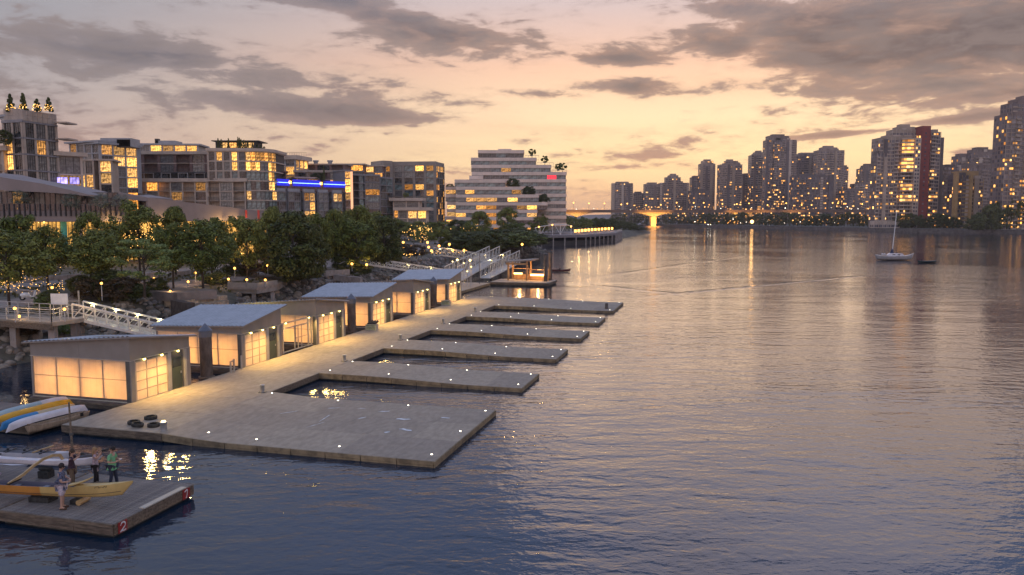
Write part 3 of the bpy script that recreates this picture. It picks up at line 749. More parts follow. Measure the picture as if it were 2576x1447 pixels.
for dx_ in (-3.4, -.6):
    c = thing('chock', 'dark padded chock under the white outrigger float, %s' % ('near the people' if dx_ > -2 else 'near the left edge'), 'chock', (0, 0, 0), 0)
    q = Matrix.Rotation(yawc, 3, 'Z') @ Vector((dx_, 2.55, 0)); c.location = st(23.37, -26.9, ZW+.01)+q; c.rotation_euler = (0, 0, yawc)
    MB().box(-.25, -.18, 0, .25, .2, .30).build('pad', rubber, c); MB().tube((-.28, 0, .38), (.28, 0, .38), .09, n=8).build('roll', rubber, c)
# second float tip at the left edge
o = thing('canoe_float', 'pale pink tipped canoe float poking in at the left edge above the yellow canoe', 'canoe', st(24.35, -31.9, ZW+.18), ROT+rad(4))
obj('float_hull', hull_mesh('float_hull', 6.2, .36, .24, [paint('pink_gelcoat', (.62, .48, .55)), paint('red_gelcoat', (.35, .04, .06)), wht], deck=(1.1, 1.1), bow=.1, stern=.3), o)
MB().box(-.5, -.15, -.17, .3, .15, .02).build('chock', rubber, o)
# white canoe moored behind
c2 = thing('outrigger_canoe', 'white canoe with grey inside and black crossbars, floating behind the people', 'canoe', st(28.35, -34.2, .0), ROT+rad(6))
obj('hull', hull_mesh('hull', 9.6, .62, .52, [wht, wht, gre], deck=(.2, .2), bow=.12, stern=.2), c2)
for x in (3.3, 2.4, 1.5, .6, -.3):
    MB().bar((x, -.36, .56), (x, .36, .56), .05, .04).build('crossbar', blk, c2)
    MB().ball((x-.2, 0, .60), .07, 8).build('fitting', blk, c2)
MB().bar((2.9, -.33, .6), (3.35, .5, .72), .07, .05).build('outrigger_spar', ltwood, c2)
m = MB(); m.path([(3.3, -.32, .58), (2.2, .3, .58), (1.2, -.32, .58), (.2, .3, .58)], .015, 5); m.build('lashing', blk, c2)
obj('outrigger_float', hull_mesh('float_hull', 6.4, .3, .24, [wht, wht, wht], deck=(1.1, 1.1), bow=.12, stern=.2), c2, (.2, -1.15, -.02))
for x in (-1.5, 1.2): MB().bar((x, -1.15, .26), (x, .3, .60), .06, .04).build('spar', blk, c2)

# ---- kayak float with upturned hulls
kf = plank_float('plank float stacked with upturned coloured kayaks on the left', 32.3, 36.2, -46, -35.75, .48, wid=.16)
def updown(label, s, t, z, L, W, H, mats, rz, tilt=0, cat='kayak', name='kayak', **k):
    o = thing(name, label, cat, st(s, t, z), ROT+math.pi/2+rad(rz))
    me = hull_mesh('hull', L, W, H, mats, inner=False, **k)
    h = obj('hull', me, o, (0, 0, H)); h.rotation_euler = (math.pi, 0, 0); o.rotation_euler = (tilt, 0, ROT+math.pi/2+rad(rz)); return o
cy = paint('yellow_kayak_shell', (.72, .36, .02)); cb = paint('blue_kayak_shell', (.03, .20, .42)); clb = paint('pale_blue_kayak_shell', (.36, .48, .52)); ctan = paint('tan_kayak_shell', (.55, .42, .24))
dk = paint('dark_underside', (.06, .06, .06), .6)
updown('long white kayak upturned between the blue kayak and the dinghy', 33.75, -35.95, .60, 4.9, .46, .32, [wht, wht, dk], -7, .0, bow=.22, stern=.25)
updown('blue and tan kayak upturned with its blue tip low, beside the white one', 33.8, -36.62, .58, 4.7, .48, .34, [ctan, cb, dk], -6, .0, bow=.2, stern=.25, split=-.05)
updown('bright yellow kayak upturned, highest of the stack', 34.1, -37.25, .78, 4.9, .38, .28, [cy, cy, dk], -5, -.1, bow=.2, stern=.2)
updown('pale blue and white kayak upturned behind the yellow one', 34.6, -37.95, .80, 4.7, .42, .30, [wht, clb, dk], -6, -.3, bow=.2, stern=.2, split=.2)
for i, y in enumerate((32.9, 35.2)):
    MB().bar((-39.2, y, .66), (-35.85, y, .60), .09, .12).build('bearer', timber, kf)
# the timber dinghy slung along the float's edge
dw = mat('dinghy_timber', (.38, .27, .18), .6, var=.15, scale=3, stretch=(5, 1, 1))
dg = thing('dinghy', 'pale timber rowing dinghy tied along the kayak float', 'boat', st(33.75, -35.28, .16), ROT+math.pi/2+rad(-7))
obj('hull', hull_mesh('hull', 3.9, .66, .36, [dw, dw, dw], bow=.06, stern=.12, deck=(.0, .0)), dg)
for x in (-1.0, -.2, .6): MB().box(x-.1, -.28, .24, x+.1, .28, .27).build('seat', dw, dg)
for sgn in (-1, 1): MB().path([(-1.7, sgn*.14, .5), (-1.2, sgn*.25, .39), (0, sgn*.345, .37), (1.2, sgn*.25, .38), (1.75, sgn*.12, .42)], .028, 6).build('gunwale', dw, dg)
MB().box(1.1, -.36, .3, 1.25, -.3, .5).build('rowlock', blk, dg)

# ------------------------------------------------------------------ people
skin_c = mat('skin', (.48, .28, .20), .6, var=.06)
def pm(n, c, **k): return mat(n, c, .85, var=k.pop('var', .1), scale=k.pop('scale', 8), **k)
def skinmesh(name, verts, edges, radii, mats, matf=None, sub=2):
    me = bpy.data.meshes.new(name); me.from_pydata(verts, edges, []); o = bpy.data.objects.new('tmp', me); COL.objects.link(o)
    md = o.modifiers.new('s', 'SKIN'); md.use_smooth_shade = True; md.branch_smoothing = .6
    for i, r in enumerate(radii):
        sv = me.skin_vertices[0].data[i]; sv.radius = r if isinstance(r, tuple) else (r, r); sv.use_root = i == 0
    sb = o.modifiers.new('u', 'SUBSURF'); sb.levels = sub; sb.render_levels = sub
    dg_ = bpy.context.evaluated_depsgraph_get(); ev = o.evaluated_get(dg_); m2 = bpy.data.meshes.new_from_object(ev); m2.name = name
    bpy.data.objects.remove(o)
    m2.materials.clear()
    for q in mats: m2.materials.append(q)
    if matf:
        for p in m2.polygons: p.material_index = matf(p.center)
    for p in m2.polygons: p.use_smooth = True
    return m2
def person(label, loc, rz, H, J, shirt, trousers, hair, shoes, hairlen=0, shorts=False, sleeve=.5, bulk=1.0, longhem=0, group=None):
    p = thing('person', label, 'person', loc, rz, group); k = H/1.70
    V = {}; order = []
    base = dict(pel=(0, 0, .93), wst=(0, 0, 1.06), chs=(.0, 0, 1.26), nk=(.0, 0, 1.44), nk2=(.01, 0, 1.50), hd=(.03, 0, 1.57), hd2=(.02, 0, 1.64), top=(.01, 0, 1.685))
    for sd, sg in (('l', 1), ('r', -1)):
        base.update({'sh'+sd: (0, sg*.17, 1.39), 'el'+sd: (-.02, sg*.24, 1.12), 'wr'+sd: (.05, sg*.24, .87), 'hn'+sd: (.07, sg*.24, .79),
                     'hp'+sd: (0, sg*.09, .88), 'kn'+sd: (.02, sg*.10, .49), 'an'+sd: (-.02, sg*.11, .09), 'hl'+sd: (-.06, sg*.11, .04), 'to'+sd: (.15, sg*.13, .035)})
    face_dir = J.pop('face', (1, 0, 0)); base.update(J)
    names = list(base); idx = {n: i for i, n in enumerate(names)}
    E_ = [('pel', 'wst'), ('wst', 'chs'), ('chs', 'nk'), ('nk', 'nk2'), ('nk2', 'hd'), ('hd', 'hd2'), ('hd2', 'top')]
    rd = dict(pel=.135*bulk, wst=.125*bulk, chs=.135*bulk, nk=.06, nk2=.055, hd=.083, hd2=.088, top=.045)
    for sd in 'lr':
        E_ += [('chs', 'sh'+sd), ('sh'+sd, 'el'+sd), ('el'+sd, 'wr'+sd), ('wr'+sd, 'hn'+sd), ('pel', 'hp'+sd), ('hp'+sd, 'kn'+sd), ('kn'+sd, 'an'+sd), ('an'+sd, 'hl'+sd), ('an'+sd, 'to'+sd)]
        rd.update({'sh'+sd: .062*bulk, 'el'+sd: .043, 'wr'+sd: .028, 'hn'+sd: .032, 'hp'+sd: .085*bulk, 'kn'+sd: .058, 'an'+sd: .04, 'hl'+sd: .04, 'to'+sd: .035})
    verts = [tuple(c*k for c in base[n]) for n in names]; radii = [rd[n]*k for n in names]; radii[0] = (rd['pel']*k*1.05, rd['pel']*k*.85)
    edges = [(idx[a], idx[b]) for a, b in E_]
    # fingers: five short chains from each palm
    for sd in 'lr':
        h = Vector(base['hn'+sd]); w = Vector(base['wr'+sd]); d = (h-w).normalized(); a = d.cross(Vector((0, 0, 1)) if abs(d.z) < .8 else Vector((1, 0, 0))).normalized(); c = a.cross(d)
        for q, (off, ln) in enumerate(((-.028, .055), (-.01, .07), (.01, .066), (.028, .05))):
            f0 = h+a*off+d*.02; f1 = f0+d*ln*.6; f2 = f1+d*ln*.35-c*.02; i0 = len(verts)
            verts += [tuple(x*k for x in f) for f in (f0, f1, f2)]; radii += [.009*k, .0085*k, .007*k]; edges += [(idx['hn'+sd], i0), (i0, i0+1), (i0+1, i0+2)]
        f0 = h+a*(-.03)-d*.02; f1 = f0+a*(-.03)+d*.02; i0 = len(verts); verts += [tuple(x*k for x in f) for f in (f0, f1)]; radii += [.011*k, .009*k]; edges += [(idx['hn'+sd], i0), (i0, i0+1)]
    obj('body', skinmesh('body', verts, edges, radii, [skin_c]), p)
    # garments grown a little outside the body
    def garment(name, ns, es, f, add, mt, ends={}):
        vv = [Vector(base[n])*k for n in ns]; rr = [(rd[n]*f+add)*k for n in ns]; ee = [(ns.index(a), ns.index(b)) for a, b in es]
        for a, b, u, r in ends.get('x', []):
            vv.append((Vector(base[a]).lerp(Vector(base[b]), u))*k); rr.append(r*k); ee.append((ns.index(a), len(vv)-1))
        return obj(name, skinmesh(name, [tuple(v) for v in vv], ee, rr, [mt]), p)
    x = [('pel', 'wst', -1.0-longhem, .15*bulk)]
    x += [('shl', 'ell', sleeve, .062), ('shr', 'elr', sleeve, .062)]
    garment('shirt', ['pel', 'wst', 'chs', 'shl', 'shr', 'nk'], [('pel', 'wst'), ('wst', 'chs'), ('chs', 'shl'), ('chs', 'shr'), ('chs', 'nk')], 1.06, .012, shirt, {'x': x})
    if shorts: x = [('hpl', 'knl', .95, .105), ('hpr', 'knr', .95, .105)]; ns = ['pel', 'hpl', 'hpr']; es = [('pel', 'hpl'), ('pel', 'hpr')]
    else: x = [('knl', 'anl', .93, .062), ('knr', 'anr', .93, .062)]; ns = ['pel', 'hpl', 'hpr', 'knl', 'knr']; es = [('pel', 'hpl'), ('pel', 'hpr'), ('hpl', 'knl'), ('hpr', 'knr')]
    garment('shorts' if shorts else 'trousers', ns, es, 1.08, .012, trousers, {'x': x})
    for sd in 'lr':
        a = Vector(base['hl'+sd])*k; t = Vector(base['to'+sd])*k; t2 = t+(t-a).normalized()*.04*k
        obj('shoe', skinmesh('shoe', [tuple(a+Vector((0, 0, .005))), tuple(a.lerp(t, .5)+Vector((0, 0, .01))), tuple(t2)], [(0, 1), (1, 2)], [.052*k, .05*k, .042*k], [shoes]), p)
    hd, h2, tp = Vector(base['hd'])*k, Vector(base['hd2'])*k, Vector(base['top'])*k
    fw = Vector(face_dir).normalized(); up = (h2-Vector(base['nk2'])*k).normalized(); sdv = up.cross(fw).normalized()
    m = MB(); m.ball(h2-fw*.022*k+up*.012*k, .105*k, 14, sz=1.08)
    if hairlen:
        R = []
        for i in range(7):
            u = i/6; c = h2-fw*(.05+.03*u)*k+Vector((0, 0, -1))*hairlen*u; w = (.10+.03*math.sin(u*3)-.05*u)*k; R.append([tuple(c+sdv*w*math.cos(q)+fw*w*.6*math.sin(q)) for q in [2*math.pi*j/10 for j in range(10)]])
        m.loft(R)
    m.build('hair', hair, p)
    m = MB(); m.ball(hd+fw*.085*k, .02*k, 8)
    for sg in (1, -1):
        m.ball(h2-up*.02*k+sdv*.086*k*sg, .022*k, 6); m.ball(h2-up*.0*k+fw*.088*k+sdv*.032*k*sg, .011*k, 6, 1)
    m.box(*(hd+fw*.083*k-up*.045*k-Vector((.008, .02, .004))), *(hd+fw*.083*k-up*.045*k+Vector((.008, .02, .004))), 2)
    m.build('face', [skin_c, black, paint('lips'+label[:4], (.35, .12, .1))], p)
    return p
R_ = lambda v: v
facing_right = 0.0
pa = person('man in a dark patterned shirt and pale long shorts, arms folded, nearest the float edge', st(23.1, -24.2, ZW+.0), rad(15), 1.74,
    dict(ell=(.08, .27, 1.12), wrl=(.27, .12, 1.10), hnl=(.29, .02, 1.10), elr=(.08, -.27, 1.10), wrr=(.27, -.10, 1.05), hnr=(.29, .0, 1.04), hd=(.05, 0, 1.57), hd2=(.06, 0, 1.64), top=(.05, 0, 1.69), knr=(.03, -.12, .49), anr=(.0, -.13, .09), face=(1, .5, -.1)),
    pm('patterned_shirt', (.10, .11, .17), var=.45, scale=14), pm('pale_shorts', (.55, .46, .50), var=.2, scale=12), pm('dark_hair', (.03, .02, .018)), pm('brown_shoes', (.09, .05, .03)), shorts=True, bulk=1.12, sleeve=.75)
pb = person('person in a plum coloured top holding something up, standing behind the man in shorts', st(24.75, -25.35, ZW), rad(20), 1.72,
    dict(ell=(.17, .20, 1.38), wrl=(.30, .06, 1.50), hnl=(.33, -.01, 1.53), elr=(.16, -.24, 1.36), wrr=(.31, -.12, 1.46), hnr=(.34, -.06, 1.50), face=(1, -.6, -.1), hd=(.04, 0, 1.56), hd2=(.05, 0, 1.63), top=(.04, 0, 1.68)),
    pm('plum_top', (.045, .02, .035), var=.2), pm('khaki_trousers', (.16, .11, .07)), pm('brown_hair', (.06, .035, .02)), pm('grey_shoes', (.12, .12, .12)), hairlen=.24, sleeve=.9, longhem=.9)
cam_p = thing('camera_in_hand', 'dark compact camera held up by the person in plum', 'camera', st(24.75, -25.35, ZW)+Vector((.40, .05, 1.55)), rad(20)); MB().box(-.03, -.07, -.045, .03, .07, .045).build('body', black, cam_p); MB().tube((.03, 0, 0), (.09, 0, 0), .035, n=10).build('lens', black, cam_p)
pc = person('woman with long fair hair in a pink tunic and black leggings taking a photograph', st(25.6, -25.0, ZW), rad(12), 1.58,
    dict(ell=(.16, .16, 1.28), wrl=(.28, .06, 1.50), hnl=(.32, .03, 1.56), elr=(.14, -.18, 1.26), wrr=(.26, -.08, 1.46), hnr=(.31, -.04, 1.54), face=(1, 0, .12), nk2=(.0, 0, 1.5), anl=(.05, .06, .09), anr=(-.04, -.05, .09), hll=(.0, .06, .04), hlr=(-.09, -.05, .04), tol=(.2, .07, .035), tor=(.11, -.07, .035)),
    pm('pink_tunic', (.46, .36, .40), var=.25, scale=16), pm('black_leggings', (.015, .012, .015)), pm('fair_hair', (.30, .19, .09)), pm('pale_shoes', (.3, .3, .33)), hairlen=.30, sleeve=.6, longhem=1.6, bulk=.92)
c_ = thing('camera_in_hand', 'black camera with a long lens raised by the fair haired woman', 'camera', st(25.6, -25.0, ZW)+Vector((.32, .05, 1.47)), rad(12)); MB().box(-.03, -.07, -.05, .04, .07, .05).build('body', black, c_); MB().tube((.04, 0, 0), (.22, 0, .05), .038, .045, n=10).build('lens', black, c_)
pd_ = person('man in a light green t-shirt and dark jeans looking down at his phone', st(25.6, -24.15, ZW), rad(-8), 1.70,
    dict(ell=(.04, .26, 1.14), wrl=(.27, .12, 1.15), hnl=(.33, .07, 1.19), elr=(.04, -.27, 1.12), wrr=(.24, -.12, 1.10), hnr=(.31, -.05, 1.15), hd=(.06, 0, 1.56), hd2=(.08, 0, 1.62), top=(.10, 0, 1.67), face=(1, 0, -.5), knl=(.06, .12, .49), anl=(.1, .14, .09), hll=(.06, .14, .04), tol=(.27, .17, .035), anr=(-.06, -.12, .09), hlr=(-.1, -.12, .04), tor=(.1, -.15, .035)),
    pm('green_tshirt', (.17, .42, .20), var=.08), pm('dark_jeans', (.03, .035, .06)), pm('dark_hair_2', (.025, .018, .015)), pm('black_shoes', (.02, .02, .025)), bulk=1.08, sleeve=.85)
ph = thing('phone', 'dark phone in the hands of the man in green', 'phone', st(25.6, -24.15, ZW)+Vector((.36, -.03, 1.19)), rad(-8)); MB().box(-.04, -.035, 0, .07, .035, .012).build('body', black, ph)
MB().box(-.03, -.03, .012, .06, .03, .014).build('screen', emis('phone_screen', (.6, .7, 1), .8), ph)
# ------------------------------------------------------------------ riprap
def rock_me(sd, fine=True):
    import bmesh
    r = random.Random(sd); bm = bmesh.new(); bmesh.ops.create_icosphere(bm, subdivisions=2 if fine else 1, radius=.5)
    ax = [(Vector((r.gauss(0, 1), r.gauss(0, 1), r.gauss(0, 1))).normalized(), r.uniform(.28, .42)) for _ in range(5)]
    for v in bm.verts:
        v.co.x *= 1.15; v.co.z *= .72
        for a, d in ax:
            q = v.co.dot(a)
            if q > d: v.co -= a*(q-d)*.85
        v.co *= 1+r.uniform(-.06, .06)
    me = bpy.data.meshes.new('boulder'); bm.to_mesh(me); bm.free(); me.materials.append(rockm)
    for p in me.polygons: p.use_smooth = False
    return me
rockm = mat('riprap_stone', (.23, .19, .165), .9, var=.22, scale=1.2, bump=.8, bscale=9, objvar=.8)
rockm2 = mat('riprap_stone_far', (.21, .18, .16), .9, var=.45, scale=.9, bump=.8, bscale=9)
RM = [rock_me(i) for i in range(7)]; rockpts = []
rr = random.Random(11)
for i in range(len(fine)-1):
    a = Vector(fine[i]); b = Vector(fine[i+1]); L = (b-a).length; y = a.y
    if y < 40 or y > 300: continue
    dens = 2.6 if y < 125 else 1.3; wd = 7.2 if y < 115 else 5.0
    for _ in range(int(L*wd*dens)):
        u = rr.random(); q = rr.uniform(-.6, wd); p = a.lerp(b, u)+sm_n[i]*q; s_ = rr.uniform(.35, .95)*(1.0 if y < 130 else 1.1)
        if rr.random() < .12: s_ *= 1.4
        rockpts.append((p.x, p.y, bank_z(q)+s_*.12, s_))
# skip the steps and landings
def seen(p):
    X_ = 1287.5+p[0]/p[1]*F
    if X_ < -20 or X_ > 1420: return False
    Y_ = 545.5+(CAMH-p[2])*F/p[1]
    if 428 < X_ < 590 and 725 < Y_ < 800 and p[1] > 72: return False
    if p[1] < 62 and X_ < 80: return True
    return True
rockpts = [p for p in rockpts if seen(p)]
def visw(p):
    X_ = 1287.5+p[0]/p[1]*F; hid = 62 < X_ < 420 and p[1] < 66
    return (p[3]/p[1])*(0.05 if hid else 1)
rockpts.sort(key=lambda p: -visw(p))
bankr = thing('riprap_bank', 'bank of loose rounded boulders sloping from the park down to the water', 'rock bank', (0, 0, 0))
for (x, y, z, s_) in rockpts[:300]:
    o = obj('boulder', RM[rr.randrange(7)], bankr, (x, y, z)); o.scale = (s_, s_*rr.uniform(.75, 1.1), s_*rr.uniform(.8, 1.1)); o.rotation_euler = (rr.uniform(-.4, .4), rr.uniform(-.4, .4), rr.uniform(0, 6.3))
lowv = [rock_me(50+i, False) for i in range(6)]; m = MB()
for (x, y, z, s_) in rockpts[300:]:
    q = Matrix.Rotation(rr.uniform(0, 6.3), 3, 'Z') @ Matrix.Rotation(rr.uniform(-.5, .5), 3, 'X'); b = lowv[rr.randrange(6)]
    m.add([(q @ v.co)*s_+Vector((x, y, z)) for v in b.vertices], [tuple(p.vertices) for p in b.polygons])
m.build('boulders', rockm2, bankr, kind='stuff')

# ------------------------------------------------------------------ promenade, walls, steps
pathm = mat('promenade_paving', (.27, .22, .19), .85, var=.15, scale=.7, stain=.3)
def strip(name, q0, q1, i0, i1, dz, m_, **k):
    m = MB(); vs = []
    for i in range(i0, i1):
        for q in (q0, q1):
            p = Vector(fine[i])+sm_n[i]*q; vs.append((p.x, p.y, bank_z(q)+dz))
    m.add(vs, [(2*j, 2*j+2, 2*j+3, 2*j+1)[::-1] for j in range(i1-i0-1)]); return m.build(name, m_, **k)
iy = [i for i, p in enumerate(fine) if 30 < p[1] < 300]
strip('path', 10.2, 14.6, iy[0], iy[-1], .05, pathm, kind='structure')
strip('path', 22, 27, iy[0], iy[-1], .06, pathm, kind='structure')
stone = mat('terrace_stone', (.38, .29, .22), .85, var=.2, scale=2, bump=.5, objvar=.7)
seatw = mat('seat_wall_concrete', (.33, .28, .25), .85, var=.12, scale=1.5)
def blockwall(label, pts, z0, z1, th, mt=stone, bl=1.0, name='stone_wall', cat='wall', group=None, cap=0.0):
    w = thing(name, label, cat, (pts[0][0], pts[0][1], z0), 0, group); o = Vector((pts[0][0], pts[0][1]))
    for a, b in zip(pts, pts[1:]):
        a = Vector(a[:2]); b = Vector(b[:2]); n = max(1, round((b-a).length/bl)); d = (b-a).normalized(); nn = Vector((-d.y, d.x))*th
        for i in range(n):
            p = a.lerp(b, i/n)+d*.025-o; q = a.lerp(b, (i+1)/n)-d*.025-o; e = random.uniform(-.03, .03)
            poly = [(p.x, p.y), (q.x, q.y), (q.x+nn.x, q.y+nn.y), (p.x+nn.x, p.y+nn.y)]
            MB().prism(poly, 0, z1-z0+e).build('stone_block', mt, w)
    return w
# amphitheatre steps
tiers = [((475.7, 769.7), (575, 755.2), 2.6, 1.2, 'lowest'), ((460.5, 757), (572, 743), 3.05, 1.3, 'middle'), ((459.8, 745), (545, 735), 3.5, 2.0, 'top')]
for (a, b, z, dep, nm) in tiers:
    A, B = at(*a, z), at(*b, z)
    blockwall('%s tier of the big stone block steps above the riprap' % nm, [A, B], z-(1.6 if nm == 'lowest' else .75), z, dep+1.4, stone, 1.1, 'stone_step', 'step', 'stone block steps')
A, B = at(445, 738, 3.86), at(545, 729, 3.86)
m = MB(); d = (B-A); nn = Vector((-d.y, d.x, 0)).normalized()*7
m.prism([(A.x, A.y), (B.x, B.y), (B.x+nn.x, B.y+nn.y), (A.x+nn.x, A.y+nn.y)], 2.9, 3.86); m.build('path', pathm, kind='structure')
dkw = mat('dark_retaining_wall', (.07, .055, .05), .85, var=.2)
A, B = at(428, 745, 3.8), at(474, 784, 2.6); m = MB(); m.prism([(A.x, A.y), (B.x, B.y), (B.x+.4, B.y+.6), (A.x+.4, A.y+.6)], .4, 3.4)
tag(m.build('retaining_wall', dkw), 'dark wall closing the left end of the stone block steps', 'wall')
# low seat walls in the park
walls = [(20, 735, 92, 744, 3.9, 4.35, 'pale seat wall behind the motor scooter, at the left edge'), (60, 712, 205, 702, 4.0, 4.6, 'long pale seat wall under the left hand trees'),
         (335, 722, 392, 716, 3.9, 4.4, 'short seat wall right of the light green tree'), (378, 706, 398, 702, 4.0, 4.9, 'pale curved seat end beside the lit lawn lamp'),
         (440, 697, 520, 684, 3.9, 4.5, 'seat wall behind the lamp above the stone steps'), (455, 714, 500, 719, 3.4, 3.95, 'ochre block bench at the top of the stone steps'),
         (560, 676, 612, 674, 4.1, 4.6, 'seat wall under the trees behind the lookout'), (820, 690, 880, 686, 3.4, 3.9, 'low stone wall above the riprap left of the second gangway'),
         (838, 700, 905, 707, 2.9, 3.4, 'stepped stone wall running down the bank beyond the ribbed roofs'), (1010, 618, 1100, 622, 4.2, 4.8, 'seat wall along the lit terrace behind the second gangway'),
         (1035, 603, 1125, 607, 4.8, 5.3, 'upper terrace wall under the string of lamps')]
for (x0, y0, x1, y1, za, zb, lb) in walls: blockwall(lb, [at(x0, y0, za), at(x1, y1, za)], za-.3, zb, .45, seatw, 1.6, 'seat_wall', 'wall')
# lookout balcony
zl = 3.35; pts = [at(572, 722, zl), at(645, 724, zl), at(697, 716, zl)]
lo = thing('lookout', 'angled concrete lookout balcony with three bright lamps over the riprap', 'lookout', (pts[0].x, pts[0].y, 0)); o0 = Vector((pts[0].x, pts[0].y, 0))
q = [p-o0 for p in pts]; back = [Vector((v.x-.6, v.y+4.2, 0)) for v in q[::-1]]
MB().prism([(v.x, v.y) for v in q+back], zl-.28, zl).build('slab', seatw, lo)
MB().prism([(v.x*.97+.1, v.y+.25) for v in q]+[(v.x, v.y) for v in back], zl-.75, zl-.29).build('edge_beam', concrete2, lo)
for a, b in zip(q, q[1:]):
    n = 3; 
    for i in range(n):
        c = a.lerp(b, i/n+.004); e = a.lerp(b, (i+1)/n-.004); MB().bar((c.x, c.y+.1, zl+.28), (e.x, e.y+.1, zl+.28), .12, .55).build('parapet_panel', concrete2, lo)
for v in (q[1]+Vector((-.6, .8, 0)), q[1]+Vector((1.4, 1.6, 0)), q[2]+Vector((-1.0, 1.0, 0))): MB().box(v.x-.2, v.y-.2, .3, v.x+.2, v.y+.2, zl-.76).build('pier', seatw, lo)
# ------------------------------------------------------------------ lamps in the park
def park_lamp(x, y, z, label, h=2.6, D=None, power=60, globe=.12, group='warm park lamps', name='park_lamp', bulb=None):
    # x, y is where the glowing head is seen
    if D is None: p = at(x, y, z+h) if y > 556 else atd(x, y, 100)
    else: p = atd(x, y, D); h = p.z-z
    L = thing(name, label, 'lamp', (p.x, p.y, z), 0, group)
    MB().tube((0, 0, 0), (0, 0, h-.12), .045, .035, 8).build('pole', galv, L)
    MB().ball((0, 0, h), globe*p.y/75 if p.y > 75 else globe, 8).build('lamp_head', bulb or bulb_o, L)
    MB().lathe((0, 0, h), [(.02, -.14), (.10, -.11), (.10, -.09), (.02, -.08)], 8).build('collar', galv, L)
    if power: lamp('park_light', (0, 0, h+.25), power, (1, .60, .22), .12, L)
    return L
for (x, y, z, h, lb, pw) in [(37, 776, 3.4, 1.1, 'lamp post on the left pier, nearest the left edge', 50), (162, 778, 3.4, 1.0, 'lamp post at the head of the near gangway', 50), (48, 796, 3.4, .25, 'low light near the deck of the left pier', 15),
    (131, 724, 3.9, 1.0, 'lamp post between the motor scooter and the dark shrubs', 50), (255, 713, 3.9, 1.6, 'lamp in the dark shrubs behind the near gangway', 20), (387, 701, 4.0, 1.0, 'low lamp right of the light green tree', 25), (428, 733, 3.3, .6, 'low lamp on the plaza left of the stone steps', 25),
    (491, 687, 3.9, 1.1, 'bright post lamp above the stone steps', 70), (473, 709, 3.5, .6, 'low lamp lighting the planter by the stone steps', 30), (530, 702, 3.5, .5, 'low lamp between the stone steps and the lookout', 25),
    (574.5, 702.6, 3.35, .8, 'left lamp of the three on the lookout', 40), (620.6, 704, 3.35, .8, 'middle lamp of the three on the lookout', 40), (667, 704.5, 3.35, .8, 'right lamp of the three on the lookout', 40), (590, 675, 4.0, 1.2, 'lamp among shrubs behind the lookout', 25), (673, 668, 4.0, 1.2, 'small lamp before the big dark tree', 25),
    (862, 645, 3.8, 1.6, 'lamp by the trees left of the second gangway', 40), (885, 664, 3.6, 1.1, 'bright lamp at the left of the second gangway head', 60), (922, 666, 3.6, .9, 'lamp at the head of the second gangway', 40),
    (1014, 610, 4.2, 1.6, 'upper left lamp of the lit terrace beyond the trees', 60), (1014, 624, 4.2, 1.0, 'lower left lamp of the lit terrace beyond the trees', 40), (1035, 621, 4.2, 1.0, 'second lamp along the lit terrace wall', 40),
    (1075, 610, 4.2, 1.8, 'tall lamp in the middle of the lit terrace', 60), (1078, 622, 4.0, 1.0, 'low lamp in the middle of the lit terrace', 40), (1085, 631, 3.8, .8, 'lamp at the foot of the lit terrace', 50), (1104, 619, 4.0, 1.4, 'lamp at the head of the third gangway', 60),
    (1130, 615, 4.2, 1.4, 'lamp on the grass path right of the lit terrace', 50), (1139, 630, 3.8, 1.0, 'left lamp over the third gangway', 40), (1167, 630, 3.8, 1.0, 'right lamp over the third gangway', 40), (1313, 615, 4.0, 1.6, 'lone lamp on the bank before the pier deck', 80)]:
    park_lamp(x, y, z, lb, h, power=pw)
for (x, y, D, lb) in [(1000, 569, 300, 'first of the four small lamps over the far terrace'), (1017, 569, 300, 'second of the four small lamps over the far terrace'), (1043, 568, 290, 'third of the four small lamps over the far terrace'), (1090, 565, 300, 'brighter street lamp right of the far terrace'),
                     (1264, 578, 310, 'bright lamp at the foot of the white banded block'), (1297, 565, 300, 'small lamp in the tree before the white banded block'), (1266, 563, 300, 'small lamp left in the tree before the white banded block')]:
    park_lamp(x, y, 4.5, lb, D=D, power=150, globe=.075)
# ------------------------------------------------------------------ left pier and gangways
pr = thing('pier', 'raised pier deck with railing at the left edge leading to the near gangway', 'pier', (0, 0, 0))
Aq = at(0, 803, 3.4); Bq = at(131, 812, 3.4); Cq = at(183, 801, 3.4)
d = (Bq-Aq).normalized(); nn = Vector((-d.y, d.x, 0)); A0 = Aq-d*12
c2m = mat('pier_deck', (.30, .26, .22), .8, var=.15, scale=1, objvar=.2)
nb = 12; 
for i in range(nb):
    a = A0+(Bq-A0)*(i/nb)+d*.01; b = A0+(Bq-A0)*((i+1)/nb)-d*.01
    MB().prism([(a.x, a.y), (b.x, b.y), (b.x+nn.x*3, b.y+nn.y*3), (a.x+nn.x*3, a.y+nn.y*3)], 3.28, 3.4).build('deck_panel', c2m, pr)
MB().bar(A0+Vector((0, 0, -.36)), Bq+Vector((0, 0, -.36)), .3, .45).build('edge_beam', timber, pr)
MB().bar(A0+nn*3+Vector((0, 0, -.36)), Bq+nn*3+Vector((0, 0, -.36)), .3, .45).build('edge_beam', timber, pr)
for p in (Bq-d*.6+nn*.5, Bq-d*5+nn*.5, Bq-d*5+nn*2.5, Bq-d*.6+nn*2.5, Cq+nn*.6): MB().box(p.x-.25, p.y-.25, -.8, p.x+.25, p.y+.25, 3.05).build('pier_post', seatw, pr)
MB().prism([(Bq.x+.02, Bq.y), (Cq.x, Cq.y-.2), (Cq.x-.2, Cq.y+2.8), (Bq.x+nn.x*3+.02, Bq.y+nn.y*3)], 3.1, 3.39).build('landing_slab', c2m, pr)
